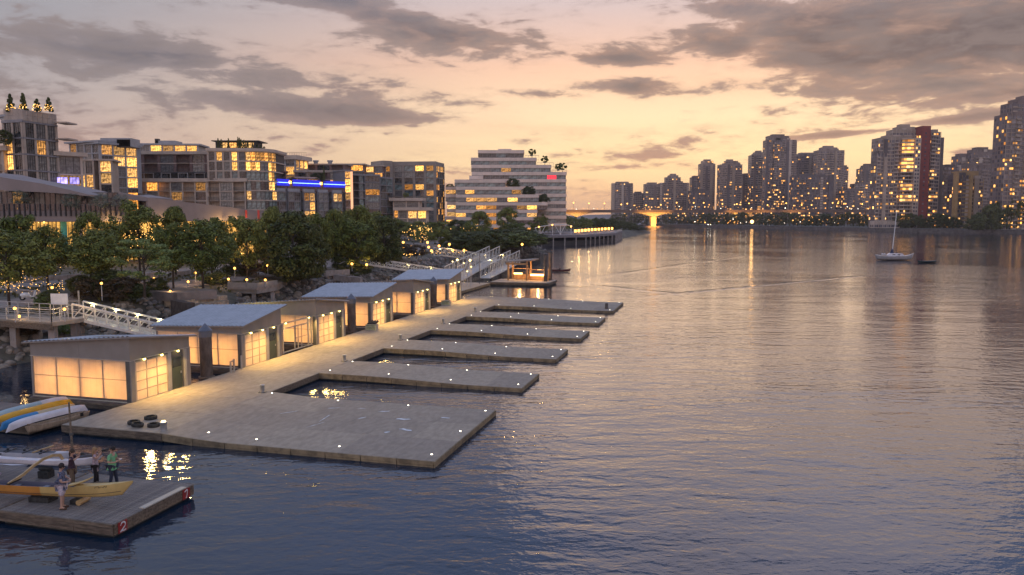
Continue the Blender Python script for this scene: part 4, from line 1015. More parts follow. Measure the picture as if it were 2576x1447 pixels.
def railing(parent, pts, h, step=1.3, r=.03, mid=2, mt=galv, posts=True):
    for a, b in zip(pts, pts[1:]):
        n = max(1, round((b-a).length/step))
        if posts:
            for i in range(n+1): p = a.lerp(b, i/n); MB().bar(p, p+Vector((0, 0, h)), .06, .06).build('post', mt, parent)
        for k in range(mid+1): z = h*(1-k/(mid+1)); MB().bar(a+Vector((0, 0, z)), b+Vector((0, 0, z)), .05 if k == 0 else .03, .05 if k == 0 else .03).build('rail', mt, parent)
rl = thing('railing', 'steel railing along the front of the left pier', 'railing', (0, 0, 0)); railing(rl, [A0+d*.1, Bq-d*.05, Cq-Vector((.3, .1, 0))], 1.02)
rl = thing('railing', 'steel railing along the back of the left pier, behind the lamp', 'railing', (0, 0, 0)); railing(rl, [A0+nn*2.9, Bq+nn*2.9], 1.02)
def gangway(label, A, E, w, h, n, kind='diag', mt=alu, lit=(), group=None, deckm=None, rise=0):
    g = thing('gangway', label, 'gangway', A, 0, group); E = Vector(E)-Vector(A); d = Vector((E.x, E.y, 0)).normalized(); nn = Vector((-d.y, d.x, 0))*w
    U = Vector((0, 0, h))
    MB().bar((nn*.5)+Vector((0, 0, -.12)), E+nn*.5+Vector((0, 0, -.12)), w-.14, .10).build('walkway', deckm or galv, g)
    for sd in (0, 1):
        o = nn*sd
        MB().bar(o, E+o, .12, .22).build('bottom_chord', mt, g); MB().bar(o+U, E+o+U, .12, .14).build('top_chord', mt, g)
        for i in range(n+1): p = E*(i/n)+o; MB().bar(p, p+U, .09, .09).build('vertical', mt, g)
        for i in range(n):
            p = E*(i/n)+o; q = E*((i+1)/n)+o
            if kind in ('diag', 'mesh'): MB().bar(p, q+U, .06, .06).build('diagonal', mt, g)
            if kind == 'x': MB().bar(p, q+U, .06, .06).build('diagonal', mt, g); MB().bar(p+U, q, .055, .055).build('diagonal', mt, g)
            if kind == 'mesh':
                m = MB()
                for k in range(1, 4): t = p.lerp(q, k/4); m.bar(t, t+U, .022, .022)
                for k in range(1, 4): m.bar(p+U*(k/4), q+U*(k/4), .022, .022)
                m.build('mesh_infill', mt, g, kind='stuff')
        MB().bar(o+U*.5, E+o+U*.5, .04, .05).build('mid_rail', mt, g)
    for u in lit:
        p = E*u+nn*.93+Vector((0, 0, h-.16)); MB().ball(p, .05*max(1, A.y/90), 6).build('handrail_light', bulb_y, g); lamp('gangway_light', p-nn*.1/w, 14*(1 if A.y < 80 else 1.6), (1, .80, .40), .05, g)
    return g
gangway('near aluminium truss gangway, lit yellow, running down behind the boathouses', at(183, 801, 3.4), st(54, -43.0, 1.15), 1.9, 1.2, 10, 'diag', lit=(.08, .3, .5, .7, .9))
gangway('middle white X braced gangway running down beyond the ribbed roofs', at(931, 667, 3.6), at(1172, 703, .7), 1.8, 1.15, 12, 'x', lit=(.15, .4, .65, .9))
gangway('upper white X braced gangway from the lit terrace, farthest of the park gangways', at(1110, 643, 3.9), at(1250, 661, 1.0), 1.8, 1.6, 11, 'x', lit=(.1, .3, .5, .7, .9))
gangway('tall mesh sided ramp rising from the ferry walkway, left of two', Vector((-9.2, 130, .6)), Vector((-2.6, 163, 2.8)), 2.2, 2.7, 11, 'mesh', group=None)
gangway('tall mesh sided ramp behind the ferry kiosk, right of two', at(1234, 699, .65), Vector((1.6, 158, 2.3)), 2.0, 2.5, 8, 'mesh', lit=(.3, .7))
# sign board and post by the gangway head
s_ = thing('sign', 'blank white sign board on posts at the head of the near gangway', 'sign', at(152, 790, 3.4)); MB().box(-.75, -.03, .85, .7, .03, 1.75).build('board', white, s_)
for x in (-.6, .55): MB().box(x-.03, .035, 0, x+.03, .09, 1.7).build('post', galv, s_)
s_ = thing('barrier', 'pale barrier arm and post at the near gangway gate', 'barrier', at(200, 786, 3.4)); MB().box(-.05, -.05, 0, .05, .05, 1.9).build('post', trim, s_); MB().bar((-1.3, 0, .95), (.1, 0, 1.0), .08, .08).build('arm', trim, s_)
sc_ = thing('scooter', 'parked motor scooter with pale body and dark wheels on the promenade', 'scooter', at(75, 756, 3.85), rad(8))
for x in (-.62, .62):
    w = MB().tube((x, -.05, .26), (x, .05, .26), .26, n=16).build('wheel', rubber, sc_); MB().tube((x, -.06, .26), (x, .06, .26), .12, n=10).build('hub', galv, w)
m = MB(); m.loft([[(x, -w, z0), (x, w, z0), (x, w*.8, z1), (x, -w*.8, z1)] for x, w, z0, z1 in ((-.8, .10, .45, .6), (-.5, .17, .3, .78), (-.1, .16, .28, .75), (.05, .12, .25, .45), (.35, .12, .25, .4), (.5, .16, .3, .95), (.6, .08, .5, 1.0))]); m.build('body', white, sc_)
MB().box(-.72, -.13, .78, -.1, .13, .86).build('saddle', black, sc_); MB().tube((.52, -.32, 1.02), (.52, .32, 1.02), .025, n=6).tube((.6, 0, .3), (.5, 0, 1.02), .03, n=6).build('handlebar', black, sc_); MB().ball((.66, 0, .86), .07, 8).build('headlamp', glassm, sc_)
# posts standing in the inlet
for i, (x, yt, yb, r) in enumerate([(1120, 634, 672, .13), (1131, 640, 676, .10), (1151, 632, 680, .16), (1163, 640, 674, .12), (1172, 634, 682, .2), (1235, 637, 690, .26), (1259, 640, 685, .22), (1279, 642, 688, .22)]):
    p = at(x, yb, 0); h = (yb-yt)*p.y/F
    lb = ['thinnest leftmost', 'second', 'third', 'fourth', 'thick fifth', 'thick sixth', 'seventh', 'rightmost'][i]
    t = thing('inlet_pile', '%s of the dark piles in the inlet, counting from the left' % lb, 'pile', p, 0, 'piles in the inlet')
    MB().tube((0, 0, -1), (0, 0, h), r, r*.95, 10).build('pile_tube', rust, t); MB().lathe((0, 0, h), [(r*1.08, -.1), (r*1.08, .02), (.001, .16)], 10).build('cap', steel, t)
# ------------------------------------------------------------------ ferry float
fd = dthing('walkway_float', 'long lit walkway float from the last boathouse to the ferry landing', 'float', 0, 0)
for i in range(7):
    a = 103.15+(125.3-103.15)*i/7; b = 103.15+(125.3-103.15)*(i+1)/7; m = MB(); panel(m, -44.5+.004, a+.006, -38.2-.004, b-.006, lambda x: .48); m.build('deck_panel', concrete, fd)
MB().box(-44.4, 103.2, -.4, -38.3, 125.2, .35).build('float_base', floatside, fd); fascia(fd, ((-38.2, 103.15), (-38.2, 125.3)), lambda x: .48, 5, (1, 0))
ff = dthing('ferry_float', 'wide timber edged float under the glowing ferry kiosk', 'float', 0, 0)
for i in range(6):
    a = -38.4+(-28.15+38.4)*i/6; b = -38.4+(-28.15+38.4)*(i+1)/6; m = MB(); panel(m, a+.006, 125.6, b-.006, 132.6, lambda x: .62); m.build('deck_panel', c2m, ff)
MB().box(-38.3, 125.7, -.4, -28.3, 132.5, .48).build('float_base', floatside, ff)
fascia(ff, ((-38.4, 125.6), (-28.15, 125.6)), lambda x: .62, 4, (0, -1), mt=timber); fascia(ff, ((-28.15, 125.6), (-28.15, 132.6)), lambda x: .62, 2, (1, 0), mt=timber)
kiosk = dthing('ferry_kiosk', 'small open ferry kiosk with glowing orange counters on the float', 'kiosk', 129.6, -36.2, .63)
warmw = mat('warm_timber', (.38, .22, .10), .6, var=.15, scale=2); glow = emis('counter_light', (1, .46, .14), 7, sample=False)
m = MB(); m.add([(-.5, -.6, 3.35), (4.6, -.6, 3.75), (4.6, 3.6, 3.75), (-.5, 3.6, 3.35)]+[(-.5, -.6, 3.1), (4.6, -.6, 3.5), (4.6, 3.6, 3.5), (-.5, 3.6, 3.1)], [(0, 1, 2, 3), (7, 6, 5, 4), (0, 4, 5, 1), (1, 5, 6, 2), (2, 6, 7, 3), (3, 7, 4, 0)]); m.build('roof', sheet, kiosk)
MB().box(-.3, -.45, 2.75, 3.6, -.3, 3.1).build('fascia', warmw, kiosk)
for (x, y) in ((0, 0), (3.35, 0), (0, 3), (3.35, 3)): MB().box(x-.14, y-.14, 0, x+.14, y+.14, 3.15+.08*x).build('post', warmw, kiosk)
MB().box(.3, 2.6, 0, 3.1, 2.75, .9).build('counter', warmw, kiosk); MB().box(.35, 2.45, .92, 1.9, 2.6, 1.16).build('light_strip', glow, kiosk); MB().box(.3, 2.5, 1.9, 3.1, 2.6, 1.98).build('shelf', warmw, kiosk)
MB().box(3.7, .9, 0, 6.9, 1.05, .75).build('counter', warmw, kiosk); MB().box(3.8, .72, .82, 6.8, .86, 1.12).build('light_strip', glow, kiosk); MB().box(3.6, .85, 1.85, 7.0, 1.0, 1.93).build('shelf', warmw, kiosk)
for x in (3.62, 7.0): MB().box(x-.05, .8, 0, x+.05, 1.1, 2.0).build('end_panel', warmw, kiosk)
MB().tube((2.6, -.3, 0), (2.6, -.3, 5.2), .03, n=6).build('mast', steel, kiosk)
lamp('kiosk_light', (1.7, 1.2, 2.6), 260, (1, .55, .2), .2, kiosk); lamp('kiosk_light', (5.3, .2, 1.6), 160, (1, .55, .2), .2, kiosk)
for (s_, t, lb, h) in ((129.1, -29.4, 'left of the two tall dark piles by the ferry kiosk', 5.3), (131.9, -29.2, 'right of the two tall dark piles by the ferry kiosk', 5.6)):
    p = dthing('mooring_pile', lb, 'pile', s_, t, 0); MB().tube((0, 0, -1), (0, 0, h), .33, .3, 14).build('pile_tube', rust, p); MB().lathe((0, 0, h), [(.34, -.2), (.34, .02), (.001, .1)], 12).build('cap', steel, p)
for (x, y, D, lb, pw) in [(1150, 654, 127.9, 'left of the two bright yellow lamps over the walkway float', 120), (1182, 655, 124.6, 'right of the two bright yellow lamps over the walkway float', 120), (1138, 658, 130, 'small lamp left of the bright walkway lamps', 30), (1166, 662, 128, 'small lamp between the bright walkway lamps', 30), (1185, 671, 124, 'small low lamp under the right bright walkway lamp', 20), (1175, 683, 124, 'small lamp low on the walkway float', 20)]:
    park_lamp(x, y, .5, lb, D=D, power=pw, globe=.10 if pw > 50 else .05, bulb=bulb_y)
p = thing('flag_pole', 'thin tall dark pole at the edge of the ferry walkway', 'pole', at(1206, 722, 0)); MB().tube((0, 0, 0), (0, 0, 5.6), .05, .035, 8).build('pole', steel, p); MB().ball((0, 0, 5.62), .06, 6).build('finial', steel, p)
# boats on the water
rb = thing('rowing_boat', 'dark rowing boat with one seated person beyond the ferry piles', 'boat', at(1409, 684, .05), rad(2))
dkred = paint('dark_red_hull', (.10, .03, .03), .5)
obj('hull', hull_mesh('hull', 4.5, 1.1, .45, [dkred, dkred, dkred], bow=.25, stern=.12), rb)
MB().box(-.3, -.45, .25, 0, .45, .3).build('thwart', timber, rb)
rp = person('person seated in the dark rowing boat', at(1409, 684, .05)+Vector((-.1, 0, -.45)), rad(170), 1.7, dict(knl=(.4, .12, .95), knr=(.4, -.12, .95), anl=(.5, .12, .58), anr=(.5, -.12, .58), hll=(.46, .12, .55), hlr=(.46, -.12, .55), tol=(.65, .12, .6), tor=(.65, -.12, .6), ell=(.15, .24, 1.15), elr=(.15, -.24, 1.15), wrl=(.35, .2, 1.1), wrr=(.35, -.2, 1.1), hnl=(.43, .2, 1.1), hnr=(.43, -.2, 1.1)), pm('rower_jacket', (.03, .03, .04)), pm('rower_trousers', (.03, .03, .03)), pm('rower_hair', (.03, .02, .02)), pm('rower_shoes', (.02, .02, .02)))
sb = thing('sailboat', 'white and grey sailing boat with a bare tall mast and deck frames', 'boat', at(2248, 655, .0), rad(-8))
ghull = paint('grey_white_hull', (.36, .34, .34)); obj('hull', hull_mesh('hull', 8.6, 2.5, 1.0, [ghull, ghull, gre], deck=(.95, .6), bow=.35, stern=.75, n=18), sb, rz=math.pi)
MB().loft([[(x, -w, z0), (x, w, z0), (x, w*.8, z1), (x, -w*.8, z1)] for x, w, z0, z1 in ((-1.6, .7, 1.05, 1.35), (-1.0, .8, 1.05, 1.75), (1.6, .8, 1.05, 1.7), (2.0, .6, 1.05, 1.3))], sm=False).build('cabin', wht, sb)
MB().box(-.6, -.78, 1.3, .0, -.74, 1.5).box(.5, -.78, 1.3, 1.1, -.74, 1.5).build('cabin_window', glassm, sb)
MB().tube((-.5, 0, 1.6), (.15, 0, 12.2), .11, .07, 10).build('mast', white, sb)
MB().lathe((-.5, 0, 1.7), [(.5, 0), (.25, .7), (.1, 1.1), (.001, 1.3)], 8).build('furled_sail_cover', paint('dark_blue_canvas', (.03, .04, .08), .8), sb)
MB().tube((.5, 0, 1.7), (.5, 0, 3.2), .05, n=6).build('mizzen_stub', steel, sb)
m = MB(); m.path([(-4.2, 0, 1.4), (-5.3, 0, 2.1), (-4.8, 0, 2.9), (-3.8, 0, 2.0), (-4.2, 0, 1.4)], .04, 6); m.build('bow_frame', steel, sb)
m = MB(); m.path([(3.9, .3, 1.0), (4.7, .3, 1.8), (3.9, .3, 3.4)], .05, 6); m.build('stern_davit', steel, sb)
for sg in (-1, 1): m = MB(); m.path([(.9, sg*.9, 1.2), (1.0, sg*.9, 2.1), (3.2, sg*.9, 2.1), (3.5, sg*.9, 1.2)], .035, 6); m.build('guard_rail', steel, sb)
for x in (-2.6, -2.1): MB().ball((x, .1, 1.45), .3, 8, sz=.7).build('fender_bundle', wht, sb)
MB().bar((3.8, 0, 1.6), (-.4, 0, 1.9), .04, .04).build('boom', steel, sb)
sb.scale = (1.16, 1.1, 1.1)
nb_ = thing('dinghy', 'small dark green dinghy with an upright frame astern of the sailing boat', 'boat', at(2330, 661, 0), rad(-4))
gd_ = paint('dark_green_hull', (.03, .06, .06), .5); obj('hull', hull_mesh('hull', 4.0, 1.3, .4, [gd_, gd_, gre], bow=.18, stern=.1), nb_)
m = MB(); m.path([(.5, -.3, .5), (.85, 0, 1.5), (1.3, .3, .5)], .04, 6); m.build('frame', steel, nb_); MB().box(-.8, -.5, .3, -.5, .5, .38).build('thwart', timber, nb_)
MB().box(-1.2, -.15, .4, -1.05, .1, .8).build('outboard_motor', black, nb_); nb_.scale = (1.15, 1.1, 1.15)
# ------------------------------------------------------------------ windows and facades
curt = mat('curtained_glass', (.20, .19, .19), .25, var=.25, scale=1.5, objvar=.7)
dglass = mat('window_glass', (.05, .055, .065), .08, var=.5, scale=.9, objvar=.8)
bglass = mat('blue_glass', (.16, .22, .235), .12, var=.35, scale=.7, objvar=.6)
warm = emis('lit_room', (1, .37, .06), .62, var=.85, scale=1.7, objr=True, lo=.3, hi=1.5, col2=(1, .55, .19))
warmb = emis('bright_lit_room', (1, .47, .11), 1.15, var=.75, scale=1.8, objr=True, lo=.6, hi=1.4)
redl = emis('red_lit_room', (1, .04, .06), 1.2)
violet = emis('violet_lit_room', (.45, .35, 1), .9, var=.5, scale=1.0, objr=True, lo=.4, hi=1.4)
framed = mat('window_frame_dark', (.07, .065, .065), .5, var=.1)
framel = mat('window_frame_light', (.36, .33, .32), .5, var=.1)
_wc = {}
def window_me(w, h, n, fr, gl, rows=1, tran=0.0):
    key = (round(w, 2), round(h, 2), n, fr.name, gl.name, rows)
    if key not in _wc:
        m = MB(); t = .05
        m.add([(0, .09, 0), (w, .09, 0), (w, .09, h), (0, .09, h)], [(0, 1, 2, 3)], 1)
        for i in range(n+1): x = min(max(w*i/n, t/2), w-t/2); m.box(x-t/2, .0, 0, x+t/2, .085, h)
        for j in range(rows+1): z = min(max(h*j/rows*(1 if j in (0, rows) else .78+.22*j/rows), t/2), h-t/2); m.box(0, .004, z-t/2, w, .08, z+t/2)
        _wc[key] = m.mesh('window', [fr, gl])
    return _wc[key]
def pick(r, lit, pal=None):
    q = r.random()
    if q < lit: return warm if r.random() < .7 else warmb
    q = r.random()
    return (pal or (dglass, curt, curt))[int(q*len(pal or (1, 1, 1)))]
def facade(parent, o, d, n, L, z0, floors, fh, bays, wall, slabm, style, r, lit=.2, fr=framed, pal=None, slab_h=.32, pier_w=.45, litrows=None, mull=3, skip=(), proud=.22, balc=None, rec=1.5):
    """one face: o = start (x, y) in the parent's space, d = unit direction, n = outward normal"""
    ang = math.atan2(d.y, d.x); bw = L/bays
    M = lambda x, y: (o.x+d.x*x-n.x*y, o.y+d.y*x-n.y*y)     # y inwards
    def boxat(x0, x1, y0, y1, za, zb, name, mt, par=parent, label=None):
        me = MB().box(0, 0, 0, x1-x0, y1-y0, zb-za).mesh(name, mt); px, py = M(x0, y0); q = obj(name, me, par, (px, py, za), ang); return q
    for f in range(floors+1):
        z = z0+f*fh
        if style != 'band': boxat(-.05, L+.05, -proud, .12, z-slab_h/2, z+slab_h/2, 'floor_slab', slabm)
    if style in ('grid', 'balcony'):
        for b in range(bays+1):
            x = min(max(b*bw, pier_w/2), L-pier_w/2); boxat(x-pier_w/2, x+pier_w/2, -proud*.6, .1, z0+slab_h/2, z0+floors*fh-slab_h/2, 'pier', wall)
    for f in range(floors):
        z = z0+f*fh
        lf = lit if litrows is None else litrows.get(f, lit)
        if style == 'band':
            sp_h = fh*.46; nb = max(1, round(L/3.0))
            for k in range(nb): boxat(L*k/nb+.012, L*(k+1)/nb-.012, -.25, .1, z-sp_h*.35, z+sp_h*.65, 'spandrel_panel', slabm)
            for b in range(bays):
                if (f, b) in skip: continue
                x0 = b*bw+.03; x1 = (b+1)*bw-.03; q = r.random()
                gl = pick(r, lf, pal); px, py = M(x0, -.03); ob = obj('window', window_me(x1-x0, fh-sp_h, mull, fr, gl), parent, (px, py, z+sp_h*.65), ang)
            continue
        for b in range(bays):
            if (f, b) in skip: continue
            x0 = b*bw+pier_w/2; x1 = (b+1)*bw-pier_w/2; h = fh-slab_h
            if style == 'balcony' and ((b+f*0) % 2 == (balc or 0)):
                px, py = M(x0, rec); obj('window', window_me(x1-x0, h-.01, mull, fr, pick(r, lf, pal)), parent, (px, py, z+slab_h/2+.005), ang)
                boxat(x0+.01, x1-.01, -.55, rec-.05, z+slab_h/2-.12, z+slab_h/2-.005, 'balcony', slabm)
                m = MB(); W_ = x1-x0-.1
                for i in range(int(W_/.16)+1): m.box(i*.16, 0, 0, i*.16+.03, .03, 1.0)
                m.box(0, -.01, 1.0, W_, .05, 1.06); px, py = M(x0+.05, -.5); obj('balcony_railing', m.mesh('balcony_railing', steel), parent, (px, py, z+slab_h/2), ang)
            else:
                px, py = M(x0, 0.02); obj('window', window_me(x1-x0, h-.01, mull, fr, pick(r, lf, pal), rows=2 if fh > 2.7 else 1), parent, (px, py, z+slab_h/2+.005), ang)
def block(name_label, x0, x1, ytop, D0, D1, zb, floors, wall, slabm, style='grid', depth=14, bay=3.6, lit=.2, seed=1, sides=(), top_over=.5, roof_h=.5, name='apartment_building', cat='building', fr=framed, pal=None, parent=None, group=None, **k):
    A = atd(x0, ytop, D0); B = atd(x1, ytop*1.0, D1); z1 = A.z; r = random.Random(seed)
    d = Vector((B.x-A.x, B.y-A.y)); L = d.length; d.normalize(); n = Vector((d.y, -d.x))
    root = parent or thing(name, name_label, cat, (A.x, A.y, zb), 0, group)
    off = Vector((A.x-root.location.x, A.y-root.location.y)); zo = zb-root.location.z; H = z1-zb
    fh = (H-roof_h)/floors; bays = max(1, round(L/bay)); q = Vector((-n.x, -n.y))
    rec = k.get('rec', 1.5) if style == 'balcony' else .16
    inn = [off+q*rec+d*.15, off+q*rec+d*(L-.15), off+d*(L-.15)+q*depth, off+q*depth+d*.15]
    MB().prism([(p.x, p.y) for p in inn], zo, zo+H-.3).build('core_wall', wall, root)
    o_ = top_over; rf = [off-q*o_-d*o_, off-q*o_+d*(L+o_), off+d*(L+o_)+q*(depth+.3), off-d*o_+q*(depth+.3)]
    MB().prism([(p.x, p.y) for p in rf], zo+H-roof_h, zo+H).build('roof', slabm, root)
    facade(root, off, d, n, L, zo, floors, fh, bays, wall, slabm, style, r, lit, fr, pal, **k)
    for sd in sides:
        kk = dict(k); kk['skip'] = ()
        if sd == 'L': facade(root, off+q*depth, -q, -d, depth, zo, floors, fh, max(1, round(depth/bay)), wall, slabm, 'grid' if style == 'balcony' else style, r, lit*.6, fr, pal, **kk)
        else: facade(root, off+d*L, q, d, depth, zo, floors, fh, max(1, round(depth/bay)), wall, slabm, 'grid' if style == 'balcony' else style, r, lit, fr, pal, **kk)
    if style == 'balcony':   # party walls close the recesses
        for x in (0, L-.2):
            p = off+d*x; MB().prism([(p.x, p.y), (p.x+d.x*.2, p.y+d.y*.2), (p.x+d.x*.2+q.x*(rec+.1), p.y+d.y*.2+q.y*(rec+.1)), (p.x+q.x*(rec+.1), p.y+q.y*(rec+.1))], zo, zo+H-roof_h-.01).build('end_wall', wall, root)
    return root, z1, (d, n, L)
tan_ = mat('tan_precast', (.42, .34, .28), .8, var=.08, scale=.6); beige = mat('beige_precast', (.52, .42, .34), .8, var=.07, scale=.6)
pale = mat('pale_metal_cladding', (.32, .32, .34), .6, var=.08, scale=.5); brick = mat('purple_brick', (.17, .105, .095), .85, var=.15, scale=1.2, bump=.3)
darkc = mat('charcoal_cladding', (.045, .04, .042), .7, var=.15); conc3 = mat('grey_precast', (.29, .245, .21), .8, var=.08, scale=.5)
whitep = mat('white_stone_band', (.72, .58, .49), .7, var=.06, scale=.4); steelg = mat('grey_curtain_frame', (.22, .21, .225), .5, var=.1)
ZG = 4.6
# portal frames of the dark balcony storey and violet rooms are placed with their buildings
# ---- left tower
t, _, _ = block('tall glazed corner tower at the far left with four lit conifers on its roof', 56, 142, 300, 164, 172, ZG, 8, tan_, steelg, 'grid', depth=5.6, bay=3.0, lit=.16, seed=3, sides=('L',), litrows={2: .8, 6: .4, 7: .35, 3: .15}, mull=4, pier_w=.5, top_over=.0, name='apartment_tower')
rt = t.location
block('', 142, 205, 381, 172, 176, ZG, 5, beige, beige, 'balcony', depth=12, bay=4.5, lit=.35, seed=5, parent=t, top_over=.9, roof_h=.9, pal=(dglass, curt), balc=1, sides=('R',))
block('', -60, 8, 366, 163, 164, ZG, 5, beige, beige, 'balcony', depth=12, bay=4.5, lit=.08, seed=6, parent=t, top_over=.9, roof_h=1.0, balc=0)
block('', 2, 40, 290, 171.5, 168, 33, 1, pale, pale, 'grid', depth=6, bay=2, seed=2, parent=t, lit=0)
for (x, y, w) in ((143, 452, 2.4), (175, 452, 2.2), (123, 452, 1.8)):
    p = atd(x, y+12, 171.4); obj('window', window_me(w, 1.6, 3, framed, violet), t, (p.x-rt.x, p.y-rt.y, p.z-rt.z))
# the roof crown: a plain gridded parapet
A = atd(56, 276, 164); B = atd(142, 288, 172); C = atd(8, 274, 170)
for P0, P1, nm in ((A, B, 7), (C, A, 4)):
    for i in range(nm):
        a = P0.lerp(P1, i/nm+.004); b = P0.lerp(P1, (i+1)/nm-.004); dd = Vector((P1.x-P0.x, P1.y-P0.y, 0)).normalized(); nn_ = Vector((-dd.y, dd.x, 0))*.3
        zb_ = atd(56, 303, 164).z
        for k in range(2):
            za = zb_+(a.z-zb_)*k/2+.02; zc = zb_+(a.z-zb_)*(k+1)/2-.02
            MB().prism([(a.x-rt.x, a.y-rt.y), (b.x-rt.x, b.y-rt.y), (b.x+nn_.x-rt.x, b.y+nn_.y-rt.y), (a.x+nn_.x-rt.x, a.y+nn_.y-rt.y)], za-rt.z, zc-rt.z).build('crown_panel', tan_, t)
for (x, y, w) in ((150, 308, 4.2), (150, 349, 4.6)):
    p = atd(142, y, 171); MB().box(p.x-rt.x-.3, p.y-rt.y, p.z-rt.z-.15, p.x-rt.x+w*.55, p.y-rt.y+4, p.z-rt.z+.15).build('balcony_slab', beige, t)
# ---- pale block behind, terraced and lit
pb_, _, _ = block('pale grey block with brightly lit corner rooms behind the left tower', 174, 250, 358, 236, 230, ZG, 9, pale, pale, 'grid', depth=14, bay=3.4, lit=.05, seed=8, top_over=1.0, fr=framel, mull=4, pal=(dglass, curt, curt))
block('', 250, 345, 358, 230, 240, ZG, 9, pale, pale, 'grid', depth=14, bay=3.4, lit=.62, seed=9, parent=pb_, top_over=1.0, fr=framel, mull=3, litrows={8: .85, 7: .85, 6: .1, 5: .2, 4: .3, 3: .3})
rt = pb_.location
p0 = atd(243, 350, 232); MB().box(p0.x-rt.x, p0.y-rt.y+2, p0.z-rt.z-2, p0.x-rt.x+9, p0.y-rt.y+8, p0.z-rt.z+.5).build('plant_room', pale, pb_)
p0 = atd(285, 352, 232); MB().box(p0.x-rt.x, p0.y-rt.y+2, p0.z-rt.z-2, p0.x-rt.x+4, p0.y-rt.y+8, p0.z-rt.z+.3).build('plant_room', darkc, pb_)
block('', 190, 236, 400, 222, 222, ZG, 6, tan_, tan_, 'grid', depth=8, bay=3.4, lit=.3, seed=12, parent=pb_, top_over=.4)
block('', 247, 282, 400, 220, 221, ZG, 7, tan_, tan_, 'grid', depth=9, bay=3.0, lit=.7, seed=13, parent=pb_, top_over=.6)
# ---- terraced hotel block with the curved lit corner
hb, _, _ = block('long terraced block with dark balcony storey over beige slabs', 274, 520, 449, 250, 250, ZG, 6, beige, beige, 'balcony', depth=14, bay=4.0, lit=.26, seed=20, top_over=.7, roof_h=1.1, pal=(dglass, curt, curt), mull=4, slab_h=.35, rec=1.8)
block('', 520, 617, 449, 250, 249, ZG, 6, beige, beige, 'balcony', depth=14, bay=4.4, lit=.12, seed=21, parent=hb, top_over=.7, roof_h=1.1, pal=(dglass, curt, curt), mull=4, rec=1.8)
block('', 289, 617, 433, 254, 253.5, atd(289, 452, 254).z, 1, darkc, darkc, 'balcony', depth=12, bay=4.4, lit=.1, seed=22, parent=hb, top_over=.3, roof_h=.35, pal=(dglass, dglass, curt), rec=2.2)
block('', 318, 520, 381, 257, 257, atd(318, 434, 257).z, 2, brick, tan_, 'balcony', depth=12, bay=5.2, lit=.15, seed=23, parent=hb, top_over=1.0, roof_h=1.0, balc=1, rec=1.8, pier_w=.9)
block('', 346, 498, 361, 266, 268, atd(318, 383, 266).z, 1, pale, pale, 'grid', depth=10, bay=4, lit=.3, seed=24, parent=hb, top_over=1.0, roof_h=.5, fr=framel)
rt = hb.location
p0 = atd(392, 354, 268); MB().box(p0.x-rt.x, p0.y-rt.y, p0.z-rt.z-1.5, p0.x-rt.x+6.5, p0.y-rt.y+6, p0.z-rt.z).build('plant_room', pale, hb)
p0 = atd(389, 353, 268); MB().box(p0.x-rt.x, p0.y-rt.y, p0.z-rt.z-1.5, p0.x-rt.x+1.2, p0.y-rt.y+1.5, p0.z-rt.z+.5).build('vent', darkc, hb)
r = random.Random(44); zA = atd(289, 450, 251).z-rt.z
for x in (310, 338, 362, 405, 448, 490, 530, 590):
    p = atd(x, 450, 251.2); w = 3.0; m = MB(); m.box(p.x-rt.x, p.y-rt.y, zA, p.x-rt.x+.14, p.y-rt.y+.14, zA+1.75).box(p.x-rt.x+w, p.y-rt.y, zA, p.x-rt.x+w+.14, p.y-rt.y+.14, zA+1.75).box(p.x-rt.x, p.y-rt.y+.002, zA+1.75, p.x-rt.x+w+.14, p.y-rt.y+.138, zA+1.87); m.build('portal_frame', framel, hb)
# curved corner
ct = thing('apartment_tower', 'rounded corner tower with golden lit upper floors and conifers on the roof', 'building', (atd(617, 373, 249).x, 249, ZG))
rt = ct.location; zt = atd(617, 373, 249).z; nF = 9; fh = (zt-ZG-1.0)/nF; cx = atd(660, 373, 256).x-rt.x; arc = []
P_ = [(atd(522, 373, 249).x-rt.x, 0), (atd(617, 373, 249).x-rt.x, 0)]
R0 = 7.4; cx = P_[1][0]; cyc = R0
for i in range(9): a_ = -math.pi/2+math.pi/2*i/8; arc.append((cx+R0*math.cos(a_), cyc+R0*math.sin(a_)))
outl = [P_[0]]+arc+[(arc[-1][0], 18), (P_[0][0], 18)]
def scalepoly(pl, s_): c = Vector((cx-2, cyc+2)); return [(c.x+(p[0]-c.x)*s_, c.y+(p[1]-c.y)*s_) for p in pl]
full = outl; low = arc+[(arc[-1][0], 18), (arc[0][0]-.1, 18)]
for f in range(nF+1):
    src = full if f >= 6 else low
    MB().prism(scalepoly(src, 1.02), f*fh-.17, f*fh+.17).build('floor_slab', beige, ct)
MB().prism(scalepoly(low, .965), 0, zt-ZG-.5).build('core_wall', darkc, ct); MB().prism(scalepoly(full, .955), 6*fh, zt-ZG-.5).build('core_wall', tan_, ct)
MB().prism(scalepoly(full, 1.05), zt-ZG-.9, zt-ZG).build('roof', beige, ct)
r = random.Random(31)
